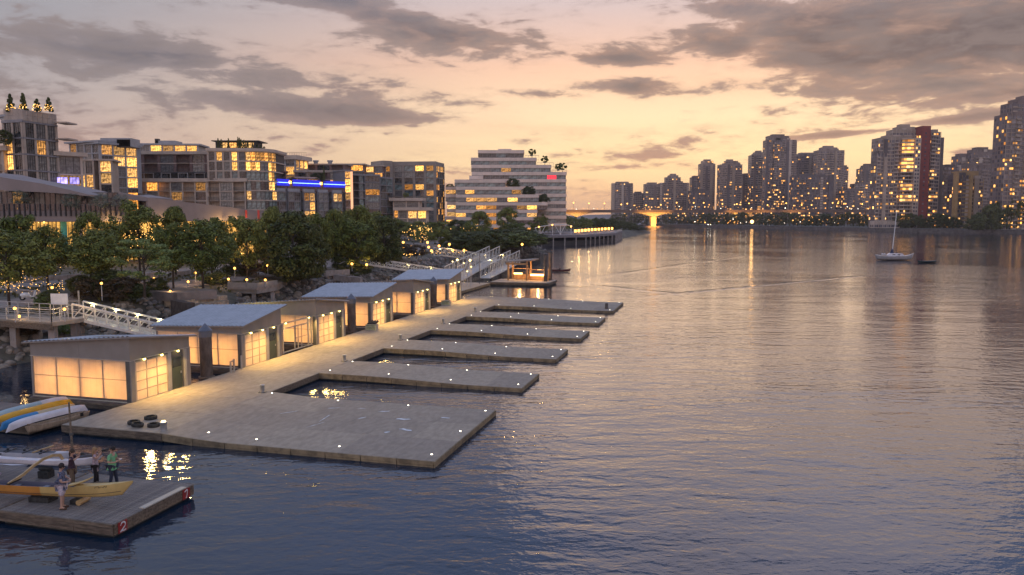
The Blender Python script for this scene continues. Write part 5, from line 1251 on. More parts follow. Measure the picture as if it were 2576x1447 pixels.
for f in range(nF):
    for i in range(8):
        a, b = Vector(arc[i]), Vector(arc[i+1]); dd = (b-a); w = dd.length; an = math.atan2(dd.y, dd.x)
        gl = (warm if r.random() < .9 else curt) if f == 8 else (pick(r, .5) if f == 7 else pick(r, .14, (bglass, dglass, bglass)))
        obj('window', window_me(w-.02, fh-.36, 1, framed, gl, rows=2), ct, (a.x, a.y, f*fh+.18), an)
    if f >= 6:
        xs = P_[0][0]; n_ = 5; w = (P_[1][0]-xs)/n_
        for i in range(n_):
            gl = warmb if (f == 8 and i in (1, 3)) or (f == 7 and i == 3) else pick(r, .1, (dglass, dglass, curt))
            if f == 6: gl = bglass if i % 2 else dglass
            obj('window', window_me(w-.7, fh-.36, 3, framed, gl, rows=2), ct, (xs+i*w+.35, .02, f*fh+.18), 0)
            MB().box(xs+i*w-.3, -.12, f*fh+.17, xs+i*w+.33, .12, f*fh+fh-.17).build('pier', tan_, ct)
rp0 = atd(565, 362, 254); MB().prism([(rp0.x-rt.x-3, 5), (rp0.x-rt.x+10, 5), (rp0.x-rt.x+10, 12), (rp0.x-rt.x-3, 12)], zt-ZG, zt-ZG+2.6).build('roof_pavilion', darkc, ct)
MB().prism([(rp0.x-rt.x-4, 4), (rp0.x-rt.x+11.5, 4), (rp0.x-rt.x+11.5, 13), (rp0.x-rt.x-4, 13)], zt-ZG+2.6, zt-ZG+2.85).build('pavilion_roof', darkc, ct)
for i in range(4): obj('window', window_me(2.6, 1.7, 3, framed, warm), ct, (rp0.x-rt.x-1.5+i*2.8, 4.85, zt-ZG+.5), 0)
# ---- pale roof building with railing
pr2, zt2, (d2, n2, L2) = block('pale two storey rooftop block with a roof railing, right of the rounded corner', 666, 742, 392, 292, 290, ZG, 9, pale, beige, 'grid', depth=12, bay=4, lit=.12, seed=40, top_over=1.2, roof_h=.8, fr=framel, mull=5, pal=(curt, curt, dglass))
block('', 742, 774, 396, 290, 300, ZG, 9, pale, beige, 'grid', depth=10, bay=4, lit=.9, seed=41, parent=pr2, top_over=1.2, roof_h=.8, fr=framel)
rt = pr2.location; a = atd(668, 384, 292); b = atd(770, 388, 295)
for i in range(18):
    p = a.lerp(b, i/17); MB().box(p.x-rt.x-.03, p.y-rt.y, zt2-rt.z, p.x-rt.x+.03, p.y-rt.y+.06, zt2-rt.z+1.3).build('railing_post', steel, pr2)
MB().bar((a.x-rt.x, a.y-rt.y, zt2-rt.z+1.32), (b.x-rt.x, b.y-rt.y, zt2-rt.z+1.32), .08, .08).build('roof_rail', steel, pr2)
# ---- block with the blue light strip
sbk, _, _ = block('dark brick block with glazed bays under a long blue light strip', 669, 868, 478, 255, 280, ZG, 5, darkc, darkc, 'balcony', depth=12, bay=5.6, lit=.05, seed=50, top_over=.2, roof_h=.3, rec=2.2, mull=2, pal=(dglass,), pier_w=.5)
rt = sbk.location; A = atd(669, 457, 255); B = atd(868, 470, 280); zs = A.z
d = Vector((B.x-A.x, B.y-A.y)); L = d.length; d.normalize(); nn_ = Vector((d.y, -d.x)); z_up = zs-rt.z
for (u, w, lt) in ((.13, 5.2, 0), (.31, 4.8, 0), (.50, 4.6, .8), (.68, 4.2, 0), (.87, 3.9, .5)):
    o = Vector((A.x-rt.x, A.y-rt.y))+d*(u*L-w/2); H5 = atd(669, 479, 255).z-rt.z-.3; r = random.Random(int(u*100))
    q = -nn_; MB().prism([(o.x+nn_.x*.75, o.y+nn_.y*.75), (o.x+d.x*w+nn_.x*.75, o.y+d.y*w+nn_.y*.75), (o.x+d.x*w+q.x*2.4, o.y+d.y*w+q.y*2.4), (o.x+q.x*2.4, o.y+q.y*2.4)], 0, H5+1.1).build('bay_wall', pale, sbk)
    facade(sbk, o+nn_*.98, d, nn_, w, 0, 5, H5/5, 2, steelg, steelg, 'grid', r, lit=lt, fr=framel, pal=(curt, dglass, bglass), mull=3, slab_h=.3, pier_w=.14)
for i in range(12):
    a = A.lerp(B, i/12+.002); b = A.lerp(B, (i+1)/12-.002); zA = zs+(atd(868, 472, 280).z-zs)*i/12
    MB().prism([(a.x-rt.x-nn_.x*-.1, a.y-rt.y-nn_.y*-.1), (b.x-rt.x+nn_.x*.1, b.y-rt.y+nn_.y*.1), (b.x-rt.x-nn_.x*.4, b.y-rt.y-nn_.y*.4), (a.x-rt.x-nn_.x*.4, a.y-rt.y-nn_.y*.4)], z_up-3.3, z_up-.1).build('brick_panel', brick, sbk)
blue = emis('blue_light_strip', (.16, .28, 1), 3.2); bluep = emis('blue_glow_panel', (.04, .045, .9), .55)
for a_, b_ in ((0, .27), (.31, .66), (.70, .99)):
    a = A.lerp(B, a_)-rt; b = A.lerp(B, b_)-rt
    nx = Vector((nn_.x, nn_.y, 0)); zz1 = Vector((0, 0, z_up))
    a.z = b.z = 0
    MB().bar(a+nx*.5+zz1+Vector((0, 0, -.1)), b+nx*.5+zz1+Vector((0, 0, -.1)), .16, .22).build('light_strip', blue, sbk)
    MB().bar(a+nx*.3+zz1+Vector((0, 0, -.05)), b+nx*.3+zz1+Vector((0, 0, -.05)), .1, 2.2).build('lit_fascia', bluep, sbk)
for u in (.29, .68):
    p = A.lerp(B, u)-rt; MB().box(p.x-.4, p.y-.9, z_up-.4, p.x+.4, p.y-.3, z_up+.5).build('orange_lamp', bulb_o, sbk)
block('', 669, 720, 430, 262, 264, ZG, 8, brick, brick, 'balcony', depth=9, bay=5, lit=.3, seed=52, parent=sbk, top_over=.5, roof_h=.4, litrows={7: .6}, mull=3)
block('', 745, 800, 445, 270, 274, ZG, 7, tan_, tan_, 'grid', depth=9, bay=5, lit=.5, seed=53, parent=sbk, top_over=.8, roof_h=.5)
# ---- brick upper block with vents
ub, zt3, _ = block('purple brick upper block with two round roof vents', 758, 868, 412, 300, 300, ZG, 10, brick, tan_, 'balcony', depth=12, bay=5, lit=.1, seed=55, top_over=.6, roof_h=.4, pal=(dglass, curt), rec=1.6, pier_w=1.0)
block('', 742, 868, 428, 288, 290, ZG, 9, brick, tan_, 'balcony', depth=9, bay=5.4, lit=.22, seed=56, parent=ub, top_over=.6, roof_h=.8, rec=1.6, pier_w=1.1, balc=1)
rt = ub.location
for x in (791, 827):
    p = atd(x, 411, 302); MB().lathe((p.x-rt.x, p.y-rt.y+2, p.z-rt.z), [(.8, -.2), (.8, .4), (1.15, .9), (1.15, 1.25), (.001, 1.3)], 14).build('vent', pale, ub)
# ---- glass corner and glass block
gb, _, _ = block('tall glass corner building with one glowing edge, beside the blue strip block', 866, 886, 427, 282, 284, ZG, 9, steelg, steelg, 'grid', depth=10, bay=3.2, lit=.25, seed=60, top_over=.2, fr=framel, pal=(bglass, dglass, curt), mull=2, pier_w=.2)
block('', 886, 916, 437, 285, 290, ZG, 8, darkc, steelg, 'balcony', depth=10, bay=3.6, lit=.08, seed=61, parent=gb, top_over=.3, fr=framel, pal=(bglass, curt), rec=1.2)
rt = gb.location; p = atd(884, 432, 281.5); MB().box(p.x-rt.x-.5, p.y-rt.y, 4, p.x-rt.x+.3, p.y-rt.y+.4, p.z-rt.z).build('lit_edge', emis('lit_edge_glow', (1, .45, .25), .9), gb)
g2, _, _ = block('dark glass block with thin frames and lit penthouse windows behind', 917, 955, 438, 297, 300, ZG, 9, steelg, steelg, 'grid', depth=12, bay=4.5, lit=.14, seed=62, top_over=.2, pal=(bglass, dglass, dglass, curt), mull=4, pier_w=.2)
block('', 955, 987, 444, 300, 310, ZG, 8, steelg, steelg, 'grid', depth=12, bay=4.5, lit=.06, seed=63, parent=g2, top_over=.2, pal=(bglass, dglass, curt), mull=4, pier_w=.2)
g3, _, _ = block('brown penthouse block with lit end windows behind the glass buildings', 873, 915, 412, 322, 322, ZG, 11, brick, tan_, 'grid', depth=10, bay=5, lit=.3, seed=65, top_over=.6)
block('', 918, 964, 416, 326, 326, ZG, 11, brick, tan_, 'grid', depth=10, bay=5, lit=.35, seed=66, parent=g3, top_over=.6)
# ---- grey block
gy, _, _ = block('plain grey block with a golden lit top storey', 986, 1096, 407, 335, 333, ZG, 11, conc3, conc3, 'grid', depth=14, bay=4.8, lit=.12, seed=70, top_over=.0, roof_h=1.6, litrows={10: .95}, mull=3, pier_w=1.1, pal=(dglass, bglass, curt))
block('', 1096, 1117, 407, 333, 345, ZG, 11, conc3, conc3, 'grid', depth=12, bay=2.4, lit=.3, seed=71, parent=gy, top_over=.0, roof_h=1.6, litrows={10: 1.0}, mull=2, pier_w=.4)
block('', 963, 987, 404, 331, 334, ZG, 11, conc3, conc3, 'grid', depth=10, bay=4, lit=.35, seed=72, parent=gy, top_over=.0, roof_h=2.2, pier_w=1.4, mull=2)
tb, _, _ = block('low terraced pale block in front of the grey one with roof plants', 988, 1055, 498, 306, 306, ZG, 4, beige, beige, 'grid', depth=10, bay=4.4, lit=.35, seed=73, top_over=1.4, roof_h=1.2, pier_w=.5, mull=3)
block('', 1000, 1074, 522, 300, 300, ZG, 3, beige, beige, 'grid', depth=8, bay=4.4, lit=.25, seed=74, parent=tb, top_over=1.6, roof_h=1.2, pier_w=.5, mull=3)
# ---- white banded stepped block: storeys stacked, each shorter towards the water
wb = thing('apartment_building', 'big white banded block stepping down to the water with trees on its terraces', 'building', (atd(1186, 400, 345).x, 345, ZG))
rows = [(1202, 1317, 378), (1184, 1348, 397), (1185, 1385, 415), (1186, 1423, 433), (1186, 1423, 451), (1240, 1423, 469), (1240, 1423, 487.5), (1250, 1423, 506), (1250, 1423, 524), (1250, 1423, 542.5), (1250, 1423, 561)]
bgl = (bglass, bglass, bglass, dglass, curt)
def wrow(x0, x1, yt, D, seed, lit, depth=16, right=True, sp=None):
    zt_ = atd(x0, yt, D).z; zb_ = atd(x0, yt+18.3, D).z
    r = random.Random(seed); rt = wb.location; A = atd(x0, yt, D); B = atd(x1, yt, D); L = B.x-A.x; o = Vector((A.x-rt.x, D-rt.y)); h = zt_-zb_
    MB().box(o.x+.3, o.y+.25, zb_-rt.z, o.x+L-.3, o.y+depth, zt_-rt.z-.2).build('core_wall', darkc, wb)
    MB().box(o.x+.02, o.y+.02, zt_-rt.z-.19, o.x+L-.02, o.y+depth, zt_-rt.z-.01).build('floor_slab', whitep, wb)
    nb = max(1, round(L/3.0)); bh = h*.44
    for k in range(nb): MB().box(o.x+L*k/nb+.012, o.y-.3, zt_-rt.z-bh, o.x+L*(k+1)/nb-.012, o.y+.0, zt_-rt.z).build('spandrel_panel', whitep, wb)
    nw = max(1, round(L/4.2)); run = None
    for k in range(nw):
        if r.random() < .5 or run is None: run = r.choice(bgl)
        gl = run
        if r.random() < lit: gl = warm if r.random() < .75 else warmb
        if sp and k in sp: gl = sp[k]
        obj('window', window_me(L/nw-.03, h-bh-.01, 4, framel, gl), wb, (o.x+L*k/nw+.015, o.y-.02, zb_-rt.z+.005))
    if right:
        nd = 4
        for k in range(nd):
            MB().box(o.x+L, o.y+depth*k/nd+.012, zt_-rt.z-bh, o.x+L+.28, o.y+depth*(k+1)/nd-.012, zt_-rt.z).build('spandrel_panel', whitep, wb)
            obj('window', window_me(depth/nd-.03, h-bh-.01, 2, framel, pick(r, .35, bgl)), wb, (o.x+L+.02, o.y+depth*k/nd+.015, zb_-rt.z+.005), math.pi/2)
for i, (a, b, y) in enumerate(rows): wrow(a, b, y, 345, 100+i, .06 if i != 1 else .12, sp={8: redl} if i == 3 else None)
front = [(1143, 1271, 452, .03), (1146, 1310, 470, .25), (1146, 1354, 489.5, .3), (1146, 1376, 509, .35), (1146, 1350, 528, .2), (1146, 1350, 546.5, .25), (1146, 1335, 565, .3), (1170, 1340, 583, .0)]
for i, (a, b, y, l) in enumerate(front): wrow(a, b, y, 334, 120+i, l, depth=11)
for i, (a, b, y) in enumerate([(1120, 1146, 470), (1120, 1146, 489), (1124, 1146, 508), (1124, 1146, 526), (1122, 1146, 545)]): wrow(a, b, y, 338, 140+i, .5, depth=8, right=False)
rt = wb.location
p = atd(1252, 374, 346); MB().box(p.x-rt.x, p.y-rt.y+2, p.z-rt.z-1.2, p.x-rt.x+6, p.y-rt.y+9, p.z-rt.z).build('plant_room', whitep, wb)
p = atd(1180, 442, 340); MB().box(p.x-rt.x, p.y-rt.y, p.z-rt.z-1.6, p.x-rt.x+6, p.y-rt.y+6, p.z-rt.z).build('plant_room', whitep, wb)
for (x0, x1, y, D) in ((1320, 1355, 392, 347), (1350, 1392, 410, 347), (1388, 1425, 428, 347)):
    a, b = atd(x0, y, D)-rt, atd(x1, y, D)-rt; b.z = a.z
    for i in range(5): p = a.lerp(b, i/4); MB().box(p.x-.04, p.y-.04, a.z-2.6, p.x+.04, p.y+.04, a.z).build('pergola_post', framel, wb)
    MB().bar(a, b, .1, .16).build('pergola_beam', framel, wb); MB().bar(a+Vector((0, 0, -1.7)), b+Vector((0, 0, -1.7)), .06, .08).build('terrace_rail', framel, wb)
# ---- community centre
cc = thing('community_centre', 'low concrete community centre with sloping parapet, fins and a golden lit ground floor', 'building', (-70, 115, ZG))
rt = Vector(cc.location); cm = mat('pink_grey_concrete', (.28, .225, .21), .75, var=.05, scale=.4); zs_ = 11.0
def ccp(x, D): p = atd(x, 545, D); return Vector((p.x-rt.x, p.y-rt.y))
a, b, c = ccp(-60, 114), ccp(323, 119), ccp(672, 140); Zs = zs_-rt.z
def slabp(pa, pb, back, z0, z1, name, mt, z1b=None, z0b=None):
    d = (pb-pa).normalized(); q = Vector((-d.y, d.x))*back; z1b = z1 if z1b is None else z1b; z0b = z0 if z0b is None else z0b
    vs = [(pa.x, pa.y, z0), (pb.x, pb.y, z0b), (pb.x+q.x, pb.y+q.y, z0b), (pa.x+q.x, pa.y+q.y, z0), (pa.x, pa.y, z1), (pb.x, pb.y, z1b), (pb.x+q.x, pb.y+q.y, z1b), (pa.x+q.x, pa.y+q.y, z1)]
    return MB().add(vs, [(0, 3, 2, 1), (4, 5, 6, 7), (0, 1, 5, 4), (1, 2, 6, 5), (2, 3, 7, 6), (3, 0, 4, 7)]).build(name, mt, cc)
zf = lambda y, D: atd(0, y, D).z-rt.z
slabp(a, b, 1.2, Zs, zf(527, 115), 'balcony_band', cm); slabp(a+Vector((0, 1.3)), b+Vector((0, 1.3)), 12, Zs+.02, Zs+.4, 'floor_slab', cm)
N_ = 30
for i in range(N_):
    p = a.lerp(b, (i+.5)/N_); MB().box(p.x-.07, p.y-.30, zf(544, 115), p.x+.07, p.y-.01, zf(513, 115)).build('fin', darkc, cc)
    q = a.lerp(b, (i+.5)/N_)+Vector((0, .1))
for i in range(15):
    p = a.lerp(b, i/15+.002); q = a.lerp(b, (i+1)/15-.002); MB().bar((p.x, p.y-.05, zf(521, 115)), (q.x, q.y-.05, zf(521, 115)), .03, zf(508, 115)-zf(527, 115)-.1).build('glass_balustrade', glassm, cc)
r = random.Random(77)
for i in range(14):
    p = a.lerp(b, i/14)+Vector((0, 3.4)); w = (b-a).length/14; gl = warm if r.random() < .16 else (curt if r.random() < .35 else dglass)
    obj('window', window_me(w-.03, zf(482, 118)-Zs-.45, 2, framed, gl, rows=2), cc, (p.x, p.y, Zs+.42), math.atan2((b-a).y, (b-a).x))
slabp(a+Vector((0, 3.6)), b+Vector((0, 3.6)), 9, Zs+.41, zf(484, 118), 'core_wall', darkc)
# swooping roof edge
pts = [(-60, 430, 470), (20, 448, 480), (110, 462, 484), (170, 476, 488), (227, 490, 494)]
for (x0, t0, b0), (x1, t1, b1) in zip(pts, pts[1:]):
    slabp(ccp(x0, 116.5), ccp(x1, 116.5), 11, zf(b0, 116.5), zf(t0, 116.5), 'roof_edge', cm, zf(t1, 116.5), zf(b1, 116.5))
slabp(ccp(300, 121), ccp(373, 121), 9, zf(500, 121), zf(484, 121), 'roof_edge', cm, zf(497, 121), zf(507, 121))
wl = ccp(373, 121)
slabp(wl, c, .5, Zs, zf(497, 121), 'sloping_parapet', cm, zf(533, 140)); slabp(wl+Vector((0, .5)), c+Vector((0, .5)), 12, Zs+.02, Zs+.5, 'floor_slab', cm)
for i in range(4):
    p = ccp(323+i*12.5, 123); obj('window', window_me(.76, zf(507, 123)-Zs-.2, 1, framed, curt if i % 2 else dglass), cc, (p.x, p.y, Zs+.1), 0)
# lit ground floor: window panes glow by emission
gold = emis('golden_lit_room', (1, .50, .11), .62, var=.55, scale=.9, objr=True, lo=.8, hi=1.15); teal = mat('teal_banner', (.0, .22, .26), .6, var=.1, scale=2, stretch=(8, 1, 1))
for i in range(26):
    pA, pB = (ccp(-60+i*20, 121), ccp(-60+(i+1)*20, 121)) if i < 19 else (ccp(320+(i-19)*50, 126+(i-19)*2.3), ccp(320+(i-18)*50, 126+(i-18)*2.3))
    w = (pB-pA).length
    obj('window', window_me(w-.04, Zs-.1, 2, framed, gold if i not in (3, 4) else curt, rows=2), cc, (pA.x, pA.y, .05), math.atan2((pB-pA).y, (pB-pA).x))
pA = ccp(151, 118.5); MB().box(pA.x, pA.y, 1.2, pA.x+.95, pA.y+.06, Zs-.05).build('banner', teal, cc)
for x in (60, 200, 330, 520, 660): p = ccp(x, 118 if x < 330 else 130); MB().box(p.x-.2, p.y, 0, p.x+.2, p.y+.4, Zs).build('column', cm, cc)
redb = mat('red_banner', (.42, .03, .03), .6, var=.1)
for x, yb in ((622, 548), (653, 556)): p = ccp(x, 136.2); MB().box(p.x-.18, p.y-.6, zf(yb, 136), p.x+.18, p.y-.5, zf(529, 136)).build('banner', redb, cc)
for x, D, y in ((110, 117.5, 557), (280, 118, 557), (420, 123, 556), (560, 131.5, 553), (600, 134, 553)):
    p = ccp(x, D); o = MB().ball((p.x, p.y, Zs-.15), .14, 8).build('soffit_lamp', bulb_o, cc); lamp('soffit_light', (p.x, p.y-.4, Zs-.6), 160, (1, .62, .22), .15, cc)
def ordn_(i):
    n = i+1; return 'first' if n == 1 else 'second' if n == 2 else 'third' if n == 3 else '%d%s' % (n, 'th' if 10 < n % 100 < 14 else {1: 'st', 2: 'nd', 3: 'rd'}.get(n % 10, 'th'))
# ------------------------------------------------------------------ far shore
wallm = mat('seawall_stone', (.13, .11, .10), .85, var=.2, scale=.5)
sea = thing('seawall', 'low stone seawall with a pale promenade along the far shore', 'wall', (268, 690, 0))
def offs_in(p, q):   # inland is towards +x, +y
    return (p[0]+q*.8, p[1]+q*.6)
for a, b in zip(farshore[:6], farshore[1:7]):
    n = max(1, int((Vector(b)-Vector(a)).length/22))
    for i in range(n):
        p = Vector(a).lerp(Vector(b), i/n+.001); q = Vector(a).lerp(Vector(b), (i+1)/n-.001)
        d = (q-p).normalized(); nn = Vector((d.y, -d.x))*1.2
        MB().prism([(p.x-nn.x-268, p.y-nn.y-690), (q.x-nn.x-268, q.y-nn.y-690), (q.x+nn.x-268, q.y+nn.y-690), (p.x+nn.x-268, p.y+nn.y-690)], -.6, 2.9).build('seawall_section', wallm, sea)
tA = mat('tower_mauve', (.20, .15, .135), .7, var=.12, scale=.08); tB = mat('tower_grey', (.30, .235, .205), .7, var=.12, scale=.08); tC = mat('tower_dark', (.12, .095, .10), .6, var=.12, scale=.1)
tD = mat('tower_beige', (.36, .28, .22), .7, var=.1, scale=.1); tR = mat('tower_red', (.24, .045, .04), .7, var=.1, scale=.2); tY = mat('tower_ochre', (.42, .27, .12), .7, var=.1, scale=.2); tW = mat('tower_white', (.50, .40, .33), .7, var=.1, scale=.2)
tg = bpy.data.materials.new('tower_glass'); tg.use_nodes = True; X.nt = nt = tg.node_tree
b_ = nt.nodes['Principled BSDF']; g_ = nt.nodes.new('ShaderNodeNewGeometry')
nt.links.new(ramp(X(g_.outputs['Random Per Island']), [(0, (.05, .05, .07)), (.5, (.10, .095, .12)), (.8, (.18, .165, .19)), (1, (.30, .26, .27))]), b_.inputs['Base Color']); b_.inputs['Roughness'].default_value = .2
tlit = emis('tower_lit_window', (1, .34, .05), 1.05, island=True, lo=.2, hi=2.4, col2=(1, .52, .16))
class T:
    def __init__(s, label, x0, x1, ytop, D, mt, seed, lit=.12, fh=3.0, name='high_rise', zb=2.6, frame=None):
        D = 950+(D-700)*.6 if x1 < 2212 else D
        s.D = D; s.r = random.Random(seed); s.mt = mt; s.lit = lit; s.fh = fh; s.frame = frame or (tB, tD, tW, tB)[seed % 4]; s.zb = zb
        a = atd(x0, ytop, D); s.root = thing(name, label, 'tower', (a.x, D, zb), 0, None); s.core = []; s.vol(x0, x1, ytop)
    def vol(s, x0, x1, ytop, dD=0, depth=16, mt=None, lit=None, bal=True, right=True, cap=True, lithot=(), plain=False):
        D = s.D+dD; a = atd(x0, ytop, D); b = atd(x1, ytop, D); rt = s.root.location; mt = mt or s.mt; lit = s.lit if lit is None else lit; r = s.r
        L = b.x-a.x; H = a.z-s.zb; ox = a.x-rt.x; oy = D-rt.y
        # the sides follow the line of sight a little less than truly so both stay real boxes
        MB().box(ox+.3, oy+.3, 0, ox+L-.3, oy+depth, H).build('core_wall', mt, s.root)
        if cap: MB().box(ox+L*.2, oy+2, H, ox+L*.8, oy+depth-2, H+2.2).build('plant_room', mt, s.root)
        if plain: return s
        nf = max(1, int(H/s.fh)); sl = MB(); gl = MB(); lt = MB(); fr = MB(); nb = max(2, round(L/3.2)); bw = L/nb
        balb = [r.random() < .4 for _ in range(nb)]; shaft = [r.random() < .2 for _ in range(nb)]
        for f in range(nf):
            z = f*s.fh
            sl.box(ox-.1, oy-.15, z-.22, ox+L+.1, oy+.3, z+.2)
            if right: sl.box(ox+L-.3, oy+.3, z-.3, ox+L+.12, oy+depth, z+.28)
            run = 0
            for k in range(nb):
                x = ox+k*bw
                if balb[k] and bal: sl.box(x+.1, oy-1.3, z-.1, x+bw-.1, oy-.15, z+.9)
                if shaft[k]:
                    if f == 0: MB().box(x+.05, oy-.75, 0, x+bw-.05, oy+.3, H-1.5*(k % 3)).build('wall_panel', (tC, tW, tD, tA)[(k+nb) % 4], s.root)
                    continue
                for h in range(2):
                    xa = x+bw*(.08+.44*h); xb = xa+bw*.38; tgt = gl
                    q = r.random(); L_ = lit*(2.2 if f < nf*.35 else (1 if f < nf*.7 else .6))
                    if q < L_*.6 or run > 0:
                        tgt = lt; run = run-1 if run > 0 else (1 if r.random() < .6 else 0)
                    if tgt is lt: zz0 = z+.95; zz1 = z+s.fh-.65
                    else: zz0 = z+.6; zz1 = z+s.fh-.32
                    tgt.add([(xa, oy+.26, zz0), (xb, oy+.26, zz0), (xb, oy+.26, zz1), (xa, oy+.26, zz1)], [(0, 1, 2, 3)])
            if right:
                nd = max(2, round(depth/3.2))
                for k in range(nd):
                    y = oy+.4+(depth-.6)*k/nd; tgt = lt if r.random() < lit*.6 else gl
                    tgt.add([(ox+L-.26, y+.3, z+.6), (ox+L-.26, y+2.4, z+.6), (ox+L-.26, y+2.4, z+s.fh-.4), (ox+L-.26, y+.3, z+s.fh-.4)], [(0, 1, 2, 3)])
            ndl = max(2, round(depth/3.2))
            for k in range(ndl):
                y = oy+.4+(depth-.6)*k/ndl; tgt = lt if r.random() < lit*.8 else gl
                tgt.add([(ox+.26, y+2.4, z+.6), (ox+.26, y+.3, z+.6), (ox+.26, y+.3, z+s.fh-.4), (ox+.26, y+2.4, z+s.fh-.4)], [(0, 1, 2, 3)])
        for k in range(nb+1): fr.box(ox+k*bw-.12, oy-.05, 0, ox+k*bw+.12, oy+.28, H)
        for m, nm, mm in ((sl, 'floor_slabs', s.frame), (gl, 'windows', tg), (lt, 'lit_windows', tlit), (fr, 'fins', s.frame)):
            if m.v: m.build(nm, mm, s.root, kind='stuff')
        return s
T('short broad tower, leftmost of the far skyline', 1540, 1592, 461, 980, tB, 1, .03).vol(1573, 1592, 465, -2, 6, tA, .08)
T('low narrow tower right beside the leftmost far one', 1593, 1619, 486, 1010, tA, 2, .05)
T('pale low tower, second group of the far skyline, left part', 1622, 1660, 463, 960, tB, 3, .14).vol(1645, 1662, 467, -1, 6)
T('wide stepped tower with a thin roof mast, left of the gap', 1660, 1733, 460, 950, tB, 4, .12).vol(1674, 1712, 446, -2, 12).vol(1682, 1706, 441, -3, 10)
T('dark low block with many lights before the slim pair', 1736, 1786, 480, 900, tC, 5, .18, frame=tA)
T('slim low tower behind the dark block, left of the slim tall one', 1740, 1765, 446, 960, tA, 6, .08)
T('slim tall tower just left of the bright gap of sky', 1762, 1799, 412, 940, tB, 7, .12).vol(1766, 1794, 405, 2, 10)
T('square tower full of lit windows just right of the bright gap', 1811, 1867, 414, 880, tB, 8, .20).vol(1824, 1850, 405, 2, 10).vol(1840, 1862, 409, 3, 10)
T('low tower in the shade right of the square lit one', 1868, 1892, 440, 930, tA, 9, .10)
T('pale slim tower left of the tallest central one', 1890, 1927, 390, 900, tB, 10, .12).vol(1898, 1921, 383, 2, 10)
T('tallest tower of the central far skyline', 1928, 2004, 352, 800, tA, 11, .13, frame=tB).vol(1932, 1985, 342, 2, 12, cap=True).vol(1948, 1968, 352, -3, 4, tC, .2)
T('tower with a flat crown behind the dark low block', 2004, 2060, 388, 860, tB, 12, .08)
T('stepped tower right of the dark low block', 2057, 2124, 378, 790, tB, 13, .14).vol(2066, 2106, 371, 2, 10)
T('narrow tower edge beside the stepped tower', 2122, 2134, 420, 830, tA, 14, .08)
T('dark blocky mid rise full of lights before the tall towers', 1997, 2097, 443, 700, tC, 15, .20, frame=tA).vol(2085, 2098, 446, -2, 3, tC, 0, bal=False, plain=True)
T('low ragged cluster of lit flats left of the red spined tower', 2124, 2170, 478, 760, tA, 16, .22)
T('rounded stepped tower left of the red spined tower', 2166, 2203, 424, 850, tA, 17, .14).vol(2172, 2196, 416, 2, 10)
T('low lit flats in the shade of the red spined tower', 2150, 2208, 462, 800, tA, 18, .2)
# the main tower
mt_ = T('big near tower with a dark red spine and curved lit balconies', 2214, 2318, 346, 640, tD, 20, .10, frame=tW)
mt_.vol(2207, 2232, 386, -1, 12, tC, .22); mt_.vol(2245, 2320, 326, 3, 12, tD, .05); mt_.vol(2258, 2300, 319, 5, 10, tD, 0, bal=False)
mt_.vol(2318, 2343, 317, -6, 20, tR, 0, bal=False, cap=False, plain=True); mt_.vol(2343, 2367, 332, 2, 14, tD, .22); mt_.vol(2364, 2376, 346, 6, 16, tC, .0, bal=False, cap=False, plain=True)
rt = mt_.root.location; m = MB(); lt = MB(); r = random.Random(3)
a = atd(2288, 340, 638); nf = int((a.z-2.6)/3.0)
for f in range(2, nf):
    pts = []; z = f*3.0
    for i in range(9):
        q = math.pi*i/8; pts.append((a.x-rt.x-6.5*math.cos(q), a.y-rt.y-3.2*math.sin(q)))
    m.prism(pts, z-.15, z+.8)
    if r.random() < (.75 if f > nf*.55 else .35):
        p2 = [(x*1.0, y+.9) for x, y in pts]; 
        for i in range(1, 7): lt.add([(p2[i][0], p2[i][1], z+.85), (p2[i+1][0], p2[i+1][1], z+.85), (p2[i+1][0], p2[i+1][1], z+2.6), (p2[i][0], p2[i][1], z+2.6)], [(0, 1, 2, 3)])
m.build('curved_balconies', tW, mt_.root, kind='stuff'); lt.build('lit_windows', tlit, mt_.root, kind='stuff')
m = MB(); lt = MB(); a = atd(2304, 340, 633.5)
for f in range(nf):
    z = f*3.0
    for k in range(2): (lt if r.random() < .3 else m).add([(a.x-rt.x+k*2.0+.3, a.y-rt.y-.05, z+.8), (a.x-rt.x+k*2.0+1.6, a.y-rt.y-.05, z+.8), (a.x-rt.x+k*2.0+1.6, a.y-rt.y-.05, z+2.4), (a.x-rt.x+k*2.0+.3, a.y-rt.y-.05, z+2.4)], [(0, 1, 2, 3)])
MB().box(a.x-rt.x, a.y-rt.y, 0, a.x-rt.x+4.4, a.y-rt.y+5, nf*3.0-2).build('white_wall', tW, mt_.root); m.build('windows', tg, mt_.root, kind='stuff'); lt.build('lit_windows', tlit, mt_.root, kind='stuff')
a = atd(2330, 320, 633.8); m = MB()
for f in range(nf+1): m.add([(a.x-rt.x-.8, a.y-rt.y-.03, f*3.0+1), (a.x-rt.x+.6, a.y-rt.y-.03, f*3.0+1), (a.x-rt.x+.6, a.y-rt.y-.03, f*3.0+2.2), (a.x-rt.x-.8, a.y-rt.y-.03, f*3.0+2.2)], [(0, 1, 2, 3)])
m.build('windows', tg, mt_.root, kind='stuff')
mt_.vol(2200, 2262, 556, -12, 10, tW, .0, bal=False, cap=False)
T('dark tower edge between the red spined tower and the ochre framed block', 2376, 2412, 420, 660, tC, 21, .2, frame=tA)
oy_ = T('ochre framed block with a pale gridded face, right of the red spined tower', 2412, 2438, 441, 610, tC, 22, .25, frame=tY); oy_.vol(2440, 2450, 438, -2, 6, tY, 0, bal=False, cap=False, plain=True); oy_.vol(2451, 2474, 449, -1, 10, tW, .12, bal=False); oy_.vol(2410, 2463, 431, 8, 10, tY, 0, bal=False, cap=False, plain=True); oy_.vol(2408, 2414, 432, -2, 6, tY, 0, cap=False, plain=True)
